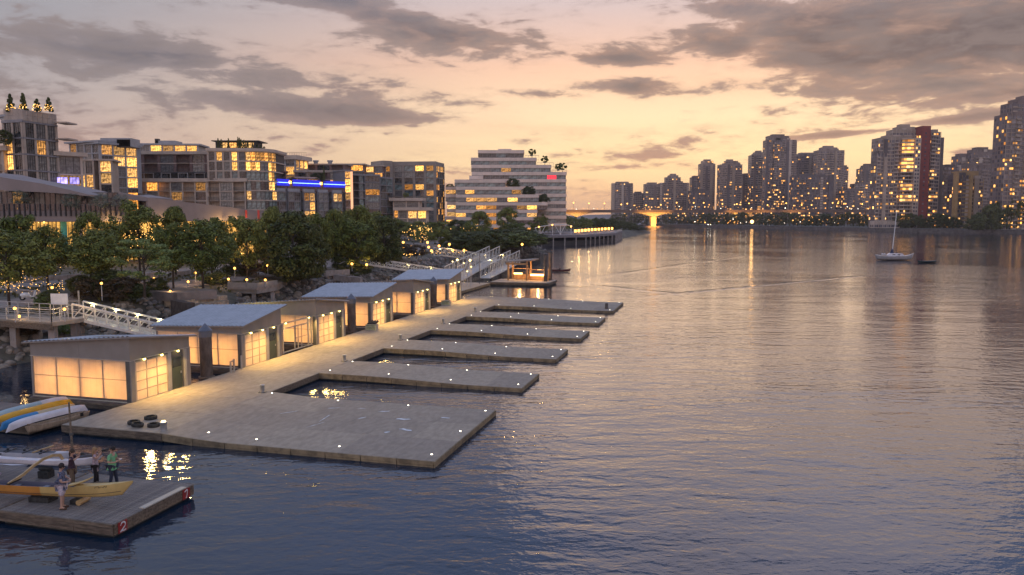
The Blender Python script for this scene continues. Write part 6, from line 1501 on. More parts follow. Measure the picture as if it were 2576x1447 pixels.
T('wide stepped tower behind the ochre framed block', 2407, 2520, 416, 720, tA, 23, .10, frame=tB).vol(2443, 2508, 388, 3, 14).vol(2450, 2498, 376, 6, 12).vol(2410, 2445, 392, 9, 12)
T('tallest tower at the right edge with curved pale balconies', 2534, 2640, 286, 560, tA, 24, .22, frame=tD).vol(2546, 2640, 258, 3, 14).vol(2560, 2640, 248, 6, 12)
# lit low strips and small buildings at the feet
# ---- bridge
br = thing('bridge', 'long low road bridge with orange lit underside and a haunched pier in the water', 'bridge', (163, 900, 0))
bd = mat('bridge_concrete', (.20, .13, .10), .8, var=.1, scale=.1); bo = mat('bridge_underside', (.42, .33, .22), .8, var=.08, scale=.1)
MB().box(-230, -10, 16.6, 300, 10, 18.6).build('deck', bd, br); MB().box(-230, -10.4, 18.6, 300, -9.9, 19.7).build('parapet', bd, br); MB().box(-230, 9.9, 18.6, 300, 10.4, 19.7).build('parapet', bd, br)
def haunch(x, w):
    m = MB(); pr_ = []
    for i in range(17):
        u = i/8-1; pr_.append((x+u*w, 16.55-(5.2*(1-abs(u))**1.7)-.02))
    vs = [(px_, -8, 16.58) for px_, z in pr_]+[(px_, -8, z) for px_, z in pr_]+[(px_, 8, z) for px_, z in pr_]
    n = 17; fs = [(i, n+i, n+i+1, i+1) for i in range(n-1)]+[(n+i, 2*n+i, 2*n+i+1, n+i+1) for i in range(n-1)]
    m.add(vs, fs, sm=False); return m.build('haunch', bo, br)
haunch(0.5, 24); haunch(-88, 22)
MB().box(-2.6, -7, 1.2, 3.4, 7, 12.0).build('pier', bo, br); MB().prism([(-10.5, -10), (11.5, -10), (8, 8), (-7, 8)], -.6, 1.2).build('pier_footing', bd, br)
for x in (95, 112): MB().box(x-2, -7, 2.6, x+2, 7, 16.6).build('pier', bo, br)
def upl(x, y, z, e, tgt=(0, 0, 1), col=(1, .5, .1), parent=None, size=60):
    l = bpy.data.lights.new('flood_light', 'SPOT'); l.energy = e; l.color = col; l.spot_size = rad(110); l.spot_blend = .7; l.shadow_soft_size = .5
    o = bpy.data.objects.new('flood_light', l); COL.objects.link(o); o.location = (x, y, z); o.parent = parent; o.rotation_euler = Vector(tgt).to_track_quat('-Z', 'Y').to_euler()
for x, t in ((-14, (.5, .6, 1)), (14, (-.5, .6, 1)), (0, (0, 1, .35))): upl(x, -19, 1.8, 24000, t, parent=br)
upl(-90, -19, 1.8, 30000, (0, .6, 1), parent=br); upl(88, -16, 3.6, 30000, (.4, .6, .8), parent=br); upl(125, -16, 3.6, 22000, (0, .5, 1), parent=br); upl(160, -16, 3.6, 22000, (0, .5, 1), parent=br)
r = random.Random(9); street = (lambda m: m.ball((0, 0, 0), .8, 6).mesh('lamp_head', bulb_o))(MB()); pole = MB().box(-.12, -.12, 0, .12, .12, 1).mesh('pole', steel)
k = 0
for x in [-215, -196, -180, -165, -150, -138, -120, -104, -90, -74, -58, -40, -24, -5, 10, 30, 48, 60, 78, 96, 112, 130, 150, 168, 188, 205, 222, 240, 258]:
    h = r.uniform(6, 9); L_ = thing('street_lamp', '%s orange street lamp from the left along the far road bridge' % ordn_(k), 'lamp', (163+x+r.uniform(-4, 4), 900+r.choice((-9, 9)), 18.6), 0, 'street lamps along the far bridge')
    q = obj('pole', pole, L_); q.scale = (1, 1, h); obj('lamp_head', street, L_, (0, 0, h+.3)); k += 1
# ---- promenade lamps on the far shore, in perspective order
prom = [(1773, 560, 566), (1893, 557, 566), (1954, 552, 567), (1994, 555, 568), (2035, 555, 568), (2080, 553, 568), (2124, 556, 569), (2167, 556, 569), (2210, 557, 570), (2255, 557, 571), (2318, 555, 571), (2388, 551, 571)]
for i, (x, y, yb) in enumerate(prom):
    D = 9.0*F/(yb-545.5); p = atd(x, y, min(D, 860)); L_ = thing('promenade_lamp', '%s tall orange promenade lamp from the left on the far seawall' % ordn_(i), 'lamp', (p.x, p.y, 2.6), 0, 'promenade lamps on the far seawall')
    q = obj('pole', pole, L_); q.scale = (1, 1, p.z-2.6); o = obj('lamp_head', street, L_, (0, 0, p.z-2.6)); o.scale = (.8, .8, .8)
p = atd(1891, 558, 800); sl = thing('floodlight', 'very bright orange floodlight on the far shore, mirrored in the water', 'lamp', (p.x, p.y, 2.6)); MB().tube((0, 0, 0), (0, 0, p.z-2.6-1), .25, n=8).build('pole', steel, sl)
MB().ball((0, 0, p.z-2.6), 1.8, 14).build('lamp_head', emis('floodlight_glow', (1, .50, .15), 5, sample=True), sl)
m = MB().ball((0, 0, 0), .38, 6).mesh('small_light', bulb_o); mw = MB().ball((0, 0, 0), .34, 6).mesh('small_light', bulb_w)
r = random.Random(5); pts_ = []
for i in range(150):
    x = r.uniform(1745, 2480); y = r.uniform(541, 566); D = r.uniform(620, 840) if x > 2000 else r.uniform(820, 880); pts_.append((x, y, D))
for i in range(60): pts_.append((r.uniform(1545, 2210), r.uniform(519, 530), 905))
for i in range(20): pts_.append((r.uniform(1435, 1545), r.uniform(524, 531), 905))
mm = MB(); m2_ = MB()
for (x, y, D) in pts_:
    p = atd(x, y, D); p.z = max(p.z, 3.2); (mm if r.random() < .8 else m2_).ball(p, r.uniform(.18, .42)*D/800, 5)
tag(mm.build('distant_lights', emis('distant_bulb', (1, .42, .08), 2.2), kind='stuff'), 'scatter of tiny orange lights among the far shore trees', 'lights'); tag(m2_.build('distant_lights', bulb_w, kind='stuff'), 'scatter of tiny white lights among the far shore trees', 'lights')
# ---- marina with white tensile roofs and boats
sail = mat('white_tensile_roof', (.40, .36, .38), .5, var=.08, scale=.1)
for (x0, x1, yt, yb, lb) in ((1606, 1642, 551, 566, 'left of the two white tent shaped roofs beyond the bridge pier'), (1661, 1702, 545, 566, 'right of the two white tent shaped roofs beyond the bridge pier')):
    A = atd(x0, yb, 1000); B = atd(x1, yb, 1000); pk = atd((x0+x1)/2, yt, 1000); t = thing('tent_roof', lb, 'pavilion', (A.x, 1000, 0)); L = B.x-A.x; zb = 2; zp = pk.z; R = []
    for i in range(11):
        u = i/10; h = zb+(zp-zb)*(1-abs(2*u-1))**1.6; R.append([(u*L, 0, zb-.5), (u*L, 0, h*.75+zb*.25), (u*L, 7, h), (u*L, 14, h*.75+zb*.25), (u*L, 14, zb-.5)])
    MB().loft(R, sm=True).build('roof', sail, t); MB().box(L*.3, -.3, .5, L*.7, -.05, 3.2).build('front_wall', tD, t)
yb_ = thing('motor_yacht', 'long low white yacht moored beyond the bridge pier', 'boat', (atd(1668, 566, 985).x, 985, 0)); obj('hull', hull_mesh('hull', 28, 5, 2.6, [wht, wht, gre], bow=1.2, stern=.3), yb_, (14, 0, 0)); MB().box(6, -1.8, 2.4, 20, 1.8, 4.6).build('cabin', wht, yb_); MB().box(7, -1.83, 3.3, 19, -1.8, 4.1).build('cabin_window', glassm, yb_)
yb_ = thing('motor_yacht', 'small white yacht moored at the right of the far double pier', 'boat', (atd(1756, 567, 890).x, 880, 0)); obj('hull', hull_mesh('hull', 12, 3.4, 1.6, [wht, wht, gre], bow=.9, stern=.2), yb_, (6, 0, 0)); MB().box(3, -1.2, 1.5, 8, 1.2, 3.0).build('cabin', wht, yb_)
yb_ = thing('motor_boat', 'small pale motor boat at the far seawall left of the sailing boat mast', 'boat', tuple(atd(2197, 577, 700).xy)+(0,)); obj('hull', hull_mesh('hull', 9, 3, 1.2, [wht, wht, gre], bow=.6, stern=.2), yb_); MB().box(-1, -1, 1.1, 2, 1, 2.6).build('cabin', wht, yb_)
yb_ = thing('motor_boat', 'dark green covered boat at the far seawall right of the sailing boat', 'boat', tuple(atd(2387, 579, 625).xy)+(0,)); obj('hull', hull_mesh('hull', 9, 3, 1.0, [gd_, gd_, gre], bow=.5, stern=.2), yb_); MB().loft([[(x, -w, 1.0), (x, 0, 1.0+w), (x, w, 1.0)] for x, w in ((-4, .3), (-2, 1.3), (2, 1.3), (3.6, .3))]).build('cover', gd_, yb_)
# ---- hills on the horizon
hm = mat('distant_hill', (.10, .10, .13), .95, var=.15, scale=.002); r = random.Random(2); V = []; n = 90
for i in range(n):
    x = -1800+i*60; h = 8+42*max(0, math.sin(i*.11+.4))**2+r.uniform(0, 8)+14*math.exp(-((x-700)/260)**2); V += [(x, 5200, -2), (x, 5260, h), (x, 6200, -2)]
MB().add(V, [f for i in range(n-1) for f in ((i*3, i*3+3, i*3+4, i*3+1), (i*3+1, i*3+4, i*3+5, i*3+2))], sm=True).build('hills', hm, kind='structure')
# ---- pier deck plaza on the near bank
pd = thing('pier_plaza', 'wide pier deck on pale piles with a white arched canopy frame', 'pier', (0, 300, 0)); pdm = mat('plaza_deck', (.22, .19, .19), .8, var=.1)
e = [(-20, 296), (6, 303), (30, 318), (47, 352), (60, 420), (56, 428), (20, 400), (-20, 330)]
rt = Vector((0, 300)); MB().prism([(x, y-300) for x, y in e], 3.3, 4.3).build('deck', pdm, pd)
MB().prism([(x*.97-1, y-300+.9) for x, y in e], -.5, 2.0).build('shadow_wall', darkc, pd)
for a, b in zip(e[:4], e[1:5]):
    a, b = Vector(a), Vector(b); n = max(1, int((b-a).length/5.2))
    for i in range(n): p = a.lerp(b, (i+.2)/n); MB().tube((p.x, p.y-300+.1, -1), (p.x, p.y-300+.1, 3.28), .28, n=8).build('pile', seatw, pd)
    nr = max(1, int((b-a).length/4))
    for i in range(nr):
        p = a.lerp(b, i/nr); q = a.lerp(b, (i+1)/nr); MB().bar((p.x, p.y-300+.3, 5.35), (q.x, q.y-300+.3, 5.35), .08, .1).build('rail', galv, pd); MB().box(p.x-.04, p.y-300+.26, 4.3, p.x+.04, p.y-300+.34, 5.3).build('rail_post', galv, pd)
ar = thing('arched_canopy', 'white arched canopy on splayed struts over the pier deck', 'canopy', (0, 315, 4.3)); cp = lambda x, y: (lambda p: (p.x, p.y-315, p.z-4.3))(atd(x, y, 318))
def apath(pts, r_): 
    m = MB(); m.path([cp(*q) for q in pts], r_, 6); return m
apath([(1345, 574), (1360, 570), (1389, 565.5), (1420, 565), (1440, 569)], .16).build('arch_beam', white, ar)
for (x, yt) in ((1358, 571), (1389, 566), (1409, 566), (1436, 569)): apath([(x, yt), (x, 596)], .14).build('post', white, ar)
for pts in (([(1345, 574), (1357, 592)]), ([(1372, 568), (1358, 592)]), ([(1395, 566), (1409, 590)]), ([(1422, 566), (1409, 590)])): apath(pts, .1).build('strut', white, ar)
for (x, y) in ((1355, 571), (1389, 566), (1436, 570)): park_lamp(x, y, 4.3, 'lamp on the %s of the arched canopy frame' % {1355: 'left end', 1389: 'top', 1436: 'right end'}[x], D=316, power=120, globe=.08, name='canopy_lamp', group='canopy lamps')
plm = mat('planter_lit', (.45, .35, .25), .8)
for i in range(12):
    u = i/11; p = atd(1447+u*92, 592-u*7, 330+u*75); lt_ = thing('lantern_planter', '%s glowing lantern planter from the left along the pier deck edge' % ordn_(i), 'planter', (p.x, p.y, 4.3), 0, 'lantern planters along the pier deck')
    MB().box(-.6, -.6, 0, .6, .6, .8).build('box', plm, lt_); MB().box(-.45, -.45, .8, .45, .45, 1.9).build('lantern', bulb_o, lt_)
    if i % 3 == 1: lamp('lantern_light', (0, -1.5, 2.6), 160, (1, .55, .2), .3, lt_)
# ------------------------------------------------------------------ trees and plants
def leaf_mat(name, col, tip):
    m = bpy.data.materials.new(name); m.use_nodes = True; X.nt = nt = m.node_tree; b = nt.nodes['Principled BSDF']
    g = nt.nodes.new('ShaderNodeNewGeometry'); oi = nt.nodes.new('ShaderNodeObjectInfo'); r = X(g.outputs['Random Per Island']); q = X(oi.outputs['Random'])
    c = mixc(r, col, tip); c = mixc(1.0, c, combine(q*.5+.75, q*.35+.82, q*.5+.7), 'MULTIPLY')
    nt.links.new(c, b.inputs['Base Color']); b.inputs['Roughness'].default_value = .6; b.inputs['Specular IOR Level'].default_value = .25
    return m
lf_green = leaf_mat('maple_leaves', (.06, .078, .014), (.20, .215, .045)); lf_light = leaf_mat('light_leaves', (.08, .12, .03), (.20, .25, .07)); lf_dark = leaf_mat('dark_leaves', (.032, .042, .010), (.11, .12, .027)); lf_brown = leaf_mat('reddish_leaves', (.05, .035, .018), (.11, .07, .035)); lf_grey = leaf_mat('silver_leaves', (.10, .12, .10), (.20, .22, .18))
bark = mat('bark', (.06, .045, .035), .9, var=.3, scale=5, bump=.6)
def crown_me(seed, kind, leafm, nl=1.0, size=.27):
    """crown of unit width and unit height, base at z=0"""
    r = random.Random(seed); m = MB(); cl = []
    n = {'round': 62, 'tall': 62, 'layer': 46, 'bush': 70, 'cone': 40, 'ball': 24, 'far': 34}[kind]
    for i in range(n):
        a = r.uniform(0, 6.283); u = r.uniform(-1, 1) if kind != 'cone' else r.uniform(-1, .95)
        rad_ = r.uniform(.62, .95)*(1+.14*math.sin(a*3+seed)+.12*math.sin(a*2+u*4+seed*2))
        if kind == 'round': w = math.sqrt(max(0, 1-u*u))*(1.05 if u < .2 else .92); x, y, z = math.cos(a)*w*rad_*.5, math.sin(a)*w*rad_*.5, .5+u*.44*rad_
        elif kind == 'tall': w = math.sqrt(max(0, 1-abs(u)**2.4))*(1-.35*(u+1)/2); x, y, z = math.cos(a)*w*rad_*.52, math.sin(a)*w*rad_*.52, .5+u*.46
        elif kind == 'layer': w = math.sqrt(max(0, 1-u*u)); x, y, z = math.cos(a)*w*rad_*.52, math.sin(a)*w*rad_*.52, .5+u*.42
        elif kind in ('bush', 'far'): w = math.sqrt(max(0, 1-max(u, -.6)**2)) if u > -.6 else .9; x, y, z = math.cos(a)*w*rad_*.5, math.sin(a)*w*rad_*.5, .5+u*.46
        elif kind == 'cone': w = (1-(u+1)/2)**.8; x, y, z = math.cos(a)*w*r.uniform(.3, 1)*.45, math.sin(a)*w*r.uniform(.3, 1)*.45, (u+1)/2
        else: w = math.sqrt(max(0, 1-u*u)); x, y, z = math.cos(a)*w*.36, math.sin(a)*w*.36, .5+u*.36
        cl.append((Vector((x, y, z)), r.uniform(.10, .17) if kind not in ('cone',) else .10))
    per = int({'far': 46}.get(kind, 135)*nl); vs = []; fs = []
    for c, R in cl:
        flat = .45 if kind == 'layer' else .85
        for j in range(per):
            d = Vector((r.gauss(0, 1), r.gauss(0, 1), r.gauss(0, 1)))
            d.normalize(); 
            if d.z < -.3 and r.random() < .6: d.z *= -1
            p = c+Vector((d.x, d.y, d.z*flat))*R*(r.random()**.4)
            nrm = (d+Vector((r.uniform(-.6, .6), r.uniform(-.6, .6), r.uniform(-.2, .8)))).normalized(); t = nrm.cross(Vector((r.uniform(-1, 1), r.uniform(-1, 1), r.uniform(-1, 1)))).normalized(); b = nrm.cross(t)
            s_ = size*r.uniform(.6, 1.25)*.1; i0 = len(vs); vs += [p-t*s_, p-b*s_*.6, p+t*s_, p+b*s_*.6]; fs.append((i0, i0+1, i0+2, i0+3))
    m.add(vs, fs); return m.mesh('crown', leafm)
def trunk_me(seed, kind='round'):
    r = random.Random(seed); m = MB(); m.tube((0, 0, 0), (.01, 0, .45), .035, .024, 8); m.tube((.01, 0, .45), (0, .01, .95), .024, .008, 7)
    for i in range(9):
        a = r.uniform(0, 6.28); z = r.uniform(.34, .7); L = r.uniform(.16, .34); q = Vector((math.cos(a)*L, math.sin(a)*L, z+L*.8)); m.tube((0, 0, z), q*.6+Vector((0, 0, z*.4)), .012, .007, 5, caps=False); m.tube(q*.6+Vector((0, 0, z*.4)), q, .007, .002, 5, caps=False)
    return m.mesh('trunk', bark)
CR = {('round', 'g'): [crown_me(i, 'round', lf_green) for i in (1, 2, 3)], ('tall', 'g'): [crown_me(i, 'tall', lf_green) for i in (4, 5)], ('layer', 'l'): [crown_me(6, 'layer', lf_light, size=.2)],
      ('bush', 'd'): [crown_me(i, 'bush', lf_dark) for i in (7, 8)], ('tall', 'd'): [crown_me(9, 'tall', lf_dark)], ('far', 'd'): [crown_me(i, 'far', lf_dark, size=.42) for i in (10, 11, 12)], ('far', 'g'): [crown_me(i, 'far', lf_green, size=.36) for i in (13, 14)],
      ('cone', 'd'): [crown_me(15, 'cone', lf_dark, size=.6)], ('ball', 'g'): [crown_me(16, 'ball', lf_green, size=.4)], ('bush', 'b'): [crown_me(17, 'bush', lf_brown)], ('round', 's'): [crown_me(18, 'round', lf_grey, nl=.4, size=.22)], ('bush', 'l'): [crown_me(19, 'bush', lf_light, nl=.6)]}
TK = [trunk_me(i) for i in range(3)]; tr = random.Random(21)
def tree(label, x, D, ytop, wpx, key=('round', 'g'), zb=4.0, stem=.28, name='tree', cat='tree', group=None, hmin=None, wm=None):
    p = atd(x, ytop, D); w = wm or wpx*D/F; H = p.z-zb if hmin is None else hmin
    t = thing(name, label, cat, (p.x, p.y, zb), tr.uniform(0, 6.28), group)
    if stem > 0: q = obj('trunk', TK[tr.randrange(3)], t); q.scale = (max(w, H*.6)*.75, max(w, H*.6)*.75, H*.95)
    q = obj('crown', tr.choice(CR[key]), t, (0, 0, H*stem)); q.scale = (w*1.12, w*1.12, H*(1-stem)*1.06)
    return t
g_ = ('round', 'g'); tl = ('tall', 'g'); d_ = ('bush', 'd')
T_ = [('leafy tree cut by the left edge, nearest the pier, fairy lights low in it', 12, 67, 588, 150, g_, .27), ('broad tree behind the leftmost one', 42, 92, 537, 115, g_, .2), ('tree between the leftmost one and the teal banner', 112, 80, 578, 125, g_, .25), ('tree with the tall crown right of the teal banner', 222, 88, 548, 95, tl, .2), ('rounded tree left of the light green one', 245, 80, 583, 120, g_, .25), ('tree in front of the golden windows, before the long parapet', 300, 100, 556, 70, g_, .2),
      ('light green tree with layered branches behind the near gangway', 358, 74, 600, 132, ('layer', 'l'), .28), ('tall bushy tree standing against the sloping parapet', 345, 98, 518, 118, g_, .18), ('tree left of the two soffit lamps', 436, 100, 532, 76, tl, .2), ('wide tree right of the light green one, over the seat walls', 430, 84, 572, 100, g_, .25), ('wide leafy tree over the bright post lamp', 505, 84, 565, 130, g_, .25), ('tree below the two soffit lamps', 528, 100, 545, 90, g_, .2),
      ('full rounded tree under the red banners', 618, 98, 541, 105, g_, .15), ('slim tree right of the red banners', 682, 106, 532, 70, tl, .15), ('very dark bushy tree, biggest in the middle of the bank', 735, 98, 548, 150, ('tall', 'd'), .02), ('dark bush right against the biggest dark tree', 785, 100, 575, 75, d_, .05),
      ('mid green tree right of the biggest dark tree', 800, 115, 555, 80, tl, .15), ('tree with a pointed top beyond the big dark one', 840, 118, 538, 72, tl, .15), ('broad green tree above the second gangway lamps', 895, 118, 560, 105, g_, .1), ('green tree left of the lit terrace, tallest of the middle row', 905, 135, 528, 90, tl, .15), ('darker tree beside the lit terrace, reaching the ground', 965, 122, 553, 100, ('tall', 'd'), .05), ('pale green tree behind the terrace lamps, left', 932, 150, 540, 85, g_, .15), ('tree behind the middle row of trees, under the glass block', 868, 150, 533, 80, g_, .2), ('tree under the blue strip block', 780, 150, 540, 90, g_, .2), ('tree behind the slim one by the red banners', 720, 150, 541, 80, g_, .2)]
for lb, x, D, y, w, key, stem in T_: tree(lb, x, D, y, w, key, 3.9 if D < 100 else 4.2, stem)
M_ = [('far tree over the lit terrace, left', 1000, 250, 552, 60, g_), ('far tree before the grey block', 1045, 240, 560, 70, g_), ('far tree before the right edge of the grey block', 1100, 250, 556, 75, g_), ('light round tree right of the terrace lamps', 1183, 215, 563, 44, g_), ('dark tree at the left of the white banded block', 1150, 260, 556, 55, d_), ('dark tree before the lit ground floor of the banded block', 1205, 250, 537, 62, tl), ('dark spreading tree against the middle of the banded block', 1275, 280, 527, 55, tl), ('round dark tree right of the spreading one', 1300, 262, 560, 48, g_), ('mid green tree between the terrace and the banded block', 1108, 195, 574, 50, g_), ('small dark tree left of the light round one', 1138, 205, 580, 40, d_), ('bright lit tree among the terrace lamps', 1062, 215, 572, 52, ('bush', 'l'))]
for lb, x, D, y, w, key in M_: tree(lb, x, D, y, w, key, 4.4, .12)
r = random.Random(8)
far_grp = 'trees along the point behind the pier deck'
for i in range(17):
    u = i/16; x = 1352+u*140; tree('%s dark green tree from the left in the row behind the pier deck' % ordn_(i), x, 330+u*130, 545-5*math.sin(u*6)+r.uniform(-4, 4), r.uniform(26, 36), ('far', 'g'), 4.4, .05, group=far_grp)
for i in range(20):
    u = i/19; x = 1500+u*118; D = 450+u*100; tree('%s dark shrub from the left on the low point beyond the pier deck' % ordn_(i), x, D, 553+22*u*u+r.uniform(-4, 4), r.uniform(20, 32), ('far', 'd'), 3.2-1.0*u, .02, group='shrubs on the low point', name='shrub', cat='shrub')
# the row along the far shore
for i in range(46):
    u = i/45; x = 1752+u*440; D = 838-u*150 if x > 1900 else 850; tree('%s dark tree from the left in the row along the far seawall' % ordn_(i), x, D+r.uniform(4, 14), r.uniform(536, 549), r.uniform(16, 30), ('far', 'd'), 2.6, .05, group='trees along the far seawall')
for i in range(20):
    u = i/19; x = 2262+u*150; tree('%s dark tree from the left at the foot of the red spined tower' % ordn_(i), x, 628-u*20+r.uniform(-3, 5), r.uniform(538, 556), r.uniform(22, 36), ('far', 'd'), 2.6, .04, group='trees at the foot of the big far tower')
us = sorted(r.random() for _ in range(46))
for i in range(46):
    u = us[i]; x = 2440+u*150; yt = 558-84*u**.8+r.uniform(-6, 10); tree('%s dark tree from the left in the tall wood at the right edge' % ordn_(i), x, r.uniform(520, 560) if yt > 520 else 565, yt, r.uniform(26, 46), ('far', 'd'), 2.6, .03, group='dark wood at the right edge')
for i in range(14): tree('%s small tree from the left under the far bridge' % ordn_(i), 1545+i*15+r.uniform(-5, 5), 960, r.uniform(538, 548), r.uniform(14, 26), ('far', 'd'), 2.0, .05, group='trees beyond the far bridge')
# rooftop plants
for x, y, w in ((25, 240, 24), (57, 238, 24), (92, 251, 23), (121, 248, 23)):
    t = tree('%s lit conifer on the roof of the left tower' % {25: 'leftmost', 57: 'second', 92: 'third', 121: 'rightmost'}[x], x, 168, y, w, ('cone', 'd'), atd(60, 276, 168).z-.3, 0, name='conifer', cat='tree', group='conifers on the left tower roof')
    m = MB(); q = random.Random(x); H = t.location.z
    for i in range(40): a = q.uniform(0, 6.28); z = q.uniform(.0, 1.4); m.ball((math.cos(a)*(1.0-z*.3), math.sin(a)*(1.0-z*.3), z), .06, 4)
    m.build('fairy_lights', fairy, t, kind='stuff')
for i, (x, y) in enumerate(sorted(((548, 350), (556, 352), (598, 347), (602, 349), (606, 352), (613, 354), (635, 361), (646, 363), (655, 366), (664, 369), (574, 350), (622, 357)))):
    tree('%s small conifer from the left on the rounded corner tower roof' % ordn_(i), x, 252, y, 9, ('cone', 'd'), atd(x, 374, 252).z, 0, name='conifer', cat='tree', group='conifers on the rounded tower roof')
for x, y, w, D in ((1338, 374, 20, 348), (1370, 391, 20, 348), (1414, 409, 24, 348), (1290, 451, 30, 337), (1330, 471, 33, 337), (1367, 490, 28, 337), (1132, 462, 22, 340), (1020, 484, 16, 306), (668, 383, 16, 262), (800, 436, 32, 275), (1403, 411, 16, 348)):
    zb = atd(x, y+(24 if D > 340 or D == 337 else 18), D).z
    tree({1338: 'round tree on the topmost step of the white banded block', 1370: 'round tree on the second step of the white banded block', 1414: 'round tree on the third step of the white banded block, by its corner', 1290: 'bushy tree on the upper front terrace of the white banded block', 1330: 'bushy tree on the middle front terrace of the white banded block', 1367: 'bushy tree on the lowest front terrace of the white banded block', 1132: 'round tree on the left wing of the white banded block', 1020: 'round tree on the low pale terraced block', 668: 'round tree hanging at the side of the rounded corner tower', 800: 'dark bushy tree above the blue light strip', 1403: 'small round tree on the third step of the white banded block, left one'}[x], x, D, y, w, ('ball', 'g') if w < 26 else ('bush', 'd'), zb, .15 if w < 26 else 0, name='terrace_tree', cat='tree')
for x in (52, 178, 252, 300): tree({52: 'leftmost', 178: 'second', 252: 'third', 300: 'rightmost'}[x]+' silvery shrub behind the glass balustrade of the community centre', x, 116.5, {52: 478, 178: 486, 252: 487, 300: 488}[x], 40, ('round', 's'), atd(0, 521, 115).z-.4, 0, name='shrub', cat='shrub')
tree('dark bushy shrub on the terrace at the left foot of the tower crown', 10, 163, 330, 34, ('bush', 'd'), atd(10, 366, 163).z, 0, name='terrace_shrub', cat='shrub')
tree('slim dark cypress on the brick upper block terrace', 814, 272, 420, 9, ('cone', 'd'), atd(814, 462, 272).z, 0, name='conifer', cat='tree')
# shrubs and ground cover on the bank
def shrub(label, x, y, z, w, h, key=d_, group=None): p = at(x, y, z); t = thing('shrub', label, 'shrub', (p.x, p.y, z-.1), tr.uniform(0, 6), group); q = obj('foliage', tr.choice(CR[key]), t); q.scale = (w, w, h); return t
for x, y, z, w, h, k, lb in [(232, 748, 3.6, 3.4, 2.0, ('bush', 'b'), 'brownish shrub left in the dark thicket behind the near gangway'), (270, 742, 3.7, 4.0, 2.6, d_, 'darkest shrub in the thicket behind the near gangway'), (312, 750, 3.5, 3.6, 2.2, ('bush', 'b'), 'brownish shrub right in the thicket, before the light green tree'), (340, 752, 3.4, 3.0, 1.6, d_, 'low shrub at the foot of the light green tree'), (395, 735, 3.6, 2.4, 1.6, d_, 'small shrub right of the light green tree trunk'), (200, 735, 3.9, 2.6, 1.8, d_, 'shrub behind the white sign board'), (110, 772, 3.4, 1.8, 1.3, ('bush', 'l'), 'light green bush beside the white sign board'), (125, 765, 3.6, 1.8, 1.4, d_, 'dark bush behind the sign board'),
     (545, 715, 3.4, 3.2, 1.5, d_, 'low shrub between the stone steps and the lookout'), (520, 712, 3.5, 2.4, 1.1, ('bush', 'l'), 'lit planter bush over the stone steps'), (600, 690, 3.8, 5, 2.6, d_, 'dark shrub behind the left lookout lamp'), (650, 690, 3.8, 5, 2.8, ('bush', 'b'), 'brownish shrub behind the right lookout lamp'), (700, 695, 3.6, 4, 2.2, d_, 'shrub at the left foot of the biggest dark tree'), (745, 705, 3.2, 4.6, 2.0, d_, 'low shrub at the right foot of the biggest dark tree'), (775, 700, 3.2, 4, 2.4, d_, 'shrub on the bank crest beyond the biggest dark tree'), (70, 842, 1.9, 1.8, .9, ('bush', 'b'), 'low brown weed among the boulders under the pier'), (160, 838, 1.6, 2.2, 1.2, ('bush', 'l'), 'yellowish bush among the boulders under the near gangway'),
     (870, 680, 3.6, 5, 2.4, d_, 'dark shrub by the bright lamp of the second gangway'), (905, 690, 3.0, 4, 1.6, d_, 'shrub on the bank under the second gangway head'), (1000, 640, 3.9, 6, 2.4, ('bush', 'b'), 'reddish shrub before the lit terrace, left'), (1045, 645, 3.6, 5, 2.4, ('bush', 'b'), 'reddish shrub before the lit terrace, right'), (980, 655, 3.6, 6, 3.2, d_, 'dark shrub between the second and third gangways')]:
    shrub(lb, x, y, z, w, h, k)
for i in range(26):
    u = i/25; x = 1165+u*170+r.uniform(-6, 6); y = 612+14*(1-u)+r.uniform(-4, 8); p = at(x, y, 3.6)
    shrub('%s dark shrub from the left in the wild hedge below the banded block' % ordn_(i), x, y, 3.4, r.uniform(8, 13), r.uniform(3, 5.0), tr.choice([d_, ('far', 'g'), ('bush', 'd')]), 'wild hedge on the bank')
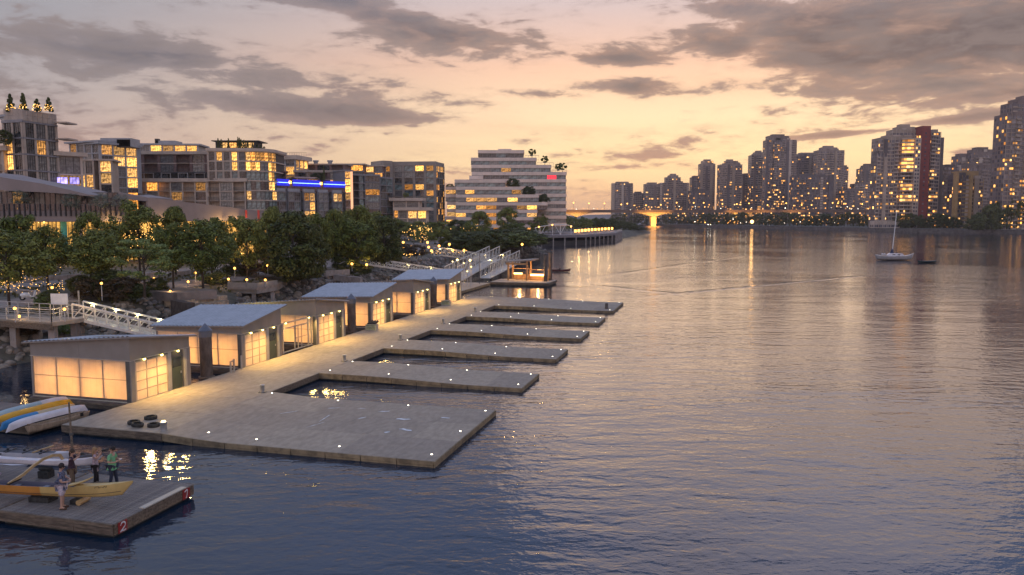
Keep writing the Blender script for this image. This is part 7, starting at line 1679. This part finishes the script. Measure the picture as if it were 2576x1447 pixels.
# grass tufts along the bank crest: nobody could count them
m = MB()
for i in range(len(fine)-1):
    a = Vector(fine[i]); 
    if a.y < 45 or a.y > 260: continue
    for _ in range(150 if a.y < 130 else 60):
        u = tr.random(); q = tr.uniform(5.6, 22) if tr.random() < .8 else tr.uniform(22, 45)
        if 10 < q < 14.8: continue
        p = a.lerp(Vector(fine[i+1]), u)+sm_n[i]*q; z = bank_z(q); s_ = tr.uniform(.12, .4)*(1.0 if a.y < 130 else 1.6); t = tr.uniform(0, 6.28); dx_, dy_ = math.cos(t)*s_*.35, math.sin(t)*s_*.35
        m.add([(p.x-dx_, p.y-dy_, z-.03), (p.x+dx_, p.y+dy_, z-.03), (p.x+dx_*1.8+tr.uniform(-.1, .1), p.y+dy_*1.8, z+s_), (p.x-dx_*1.3, p.y-dy_*1.3, z+s_*.8)], [(0, 1, 2, 3)])
tag(m.build('grass', leaf_mat('grass_blades', (.06, .06, .02), (.13, .12, .05)), kind='stuff'), 'rough grass tufts on the park bank', 'grass')
# fairy lights in the park trees
for (x, y, D, w, h, n, lb) in [(32, 715, 66, 3.4, 1.4, 70, 'string of fairy lights low in the leftmost tree'), (100, 690, 78, 4.2, 2.6, 60, 'fairy lights scattered through the second tree'), (150, 720, 78, 2.4, 1.0, 34, 'fairy lights under the second tree, right side'), (380, 588, 95, 1.4, 2.4, 34, 'fairy lights in the tree against the parapet'), (335, 600, 97, 2.6, 2.4, 40, 'fairy lights at the left of the tree against the parapet'), (490, 600, 96, 2.6, 1.6, 26, 'fairy lights below the soffit lamps'), (1062, 585, 214, 7, 4.0, 90, 'golden lights in the tree over the far terrace'), (1180, 585, 240, 8, 4, 40, 'golden lights before the banded block entrance'), (1100, 634, 165, 10, .6, 46, 'low row of lights along the third gangway foot'), (1010, 640, 150, 6, .5, 24, 'low glowing lights at the left of the lit terrace'), (615, 640, 100, 1.6, 1.0, 12, 'tiny white lights under the tree by the red banners')]:
    p = atd(x, y, D); q = random.Random(int(x)); m = MB()
    for i in range(n): m.ball((q.gauss(0, w*.3), q.uniform(-1.6, -.4), q.gauss(0, h*.3)), .028*D/80, 4)
    o = m.build('fairy_lights', fairy, None, p); tag(o, lb, 'lights', kind='stuff')
hz = bpy.data.materials.new('haze'); hz.use_nodes = True; nt = hz.node_tree; nt.nodes.clear(); o = nt.nodes.new('ShaderNodeOutputMaterial'); v = nt.nodes.new('ShaderNodeVolumePrincipled')
v.inputs['Color'].default_value = (.95, .88, .84, 1); v.inputs['Density'].default_value = .00012; v.inputs['Anisotropy'].default_value = .3; nt.links.new(v.outputs[0], o.inputs['Volume'])
tag(MB().box(-1950, -350, -3, 2650, 6600, 125).build('haze', hz), kind='stuff')
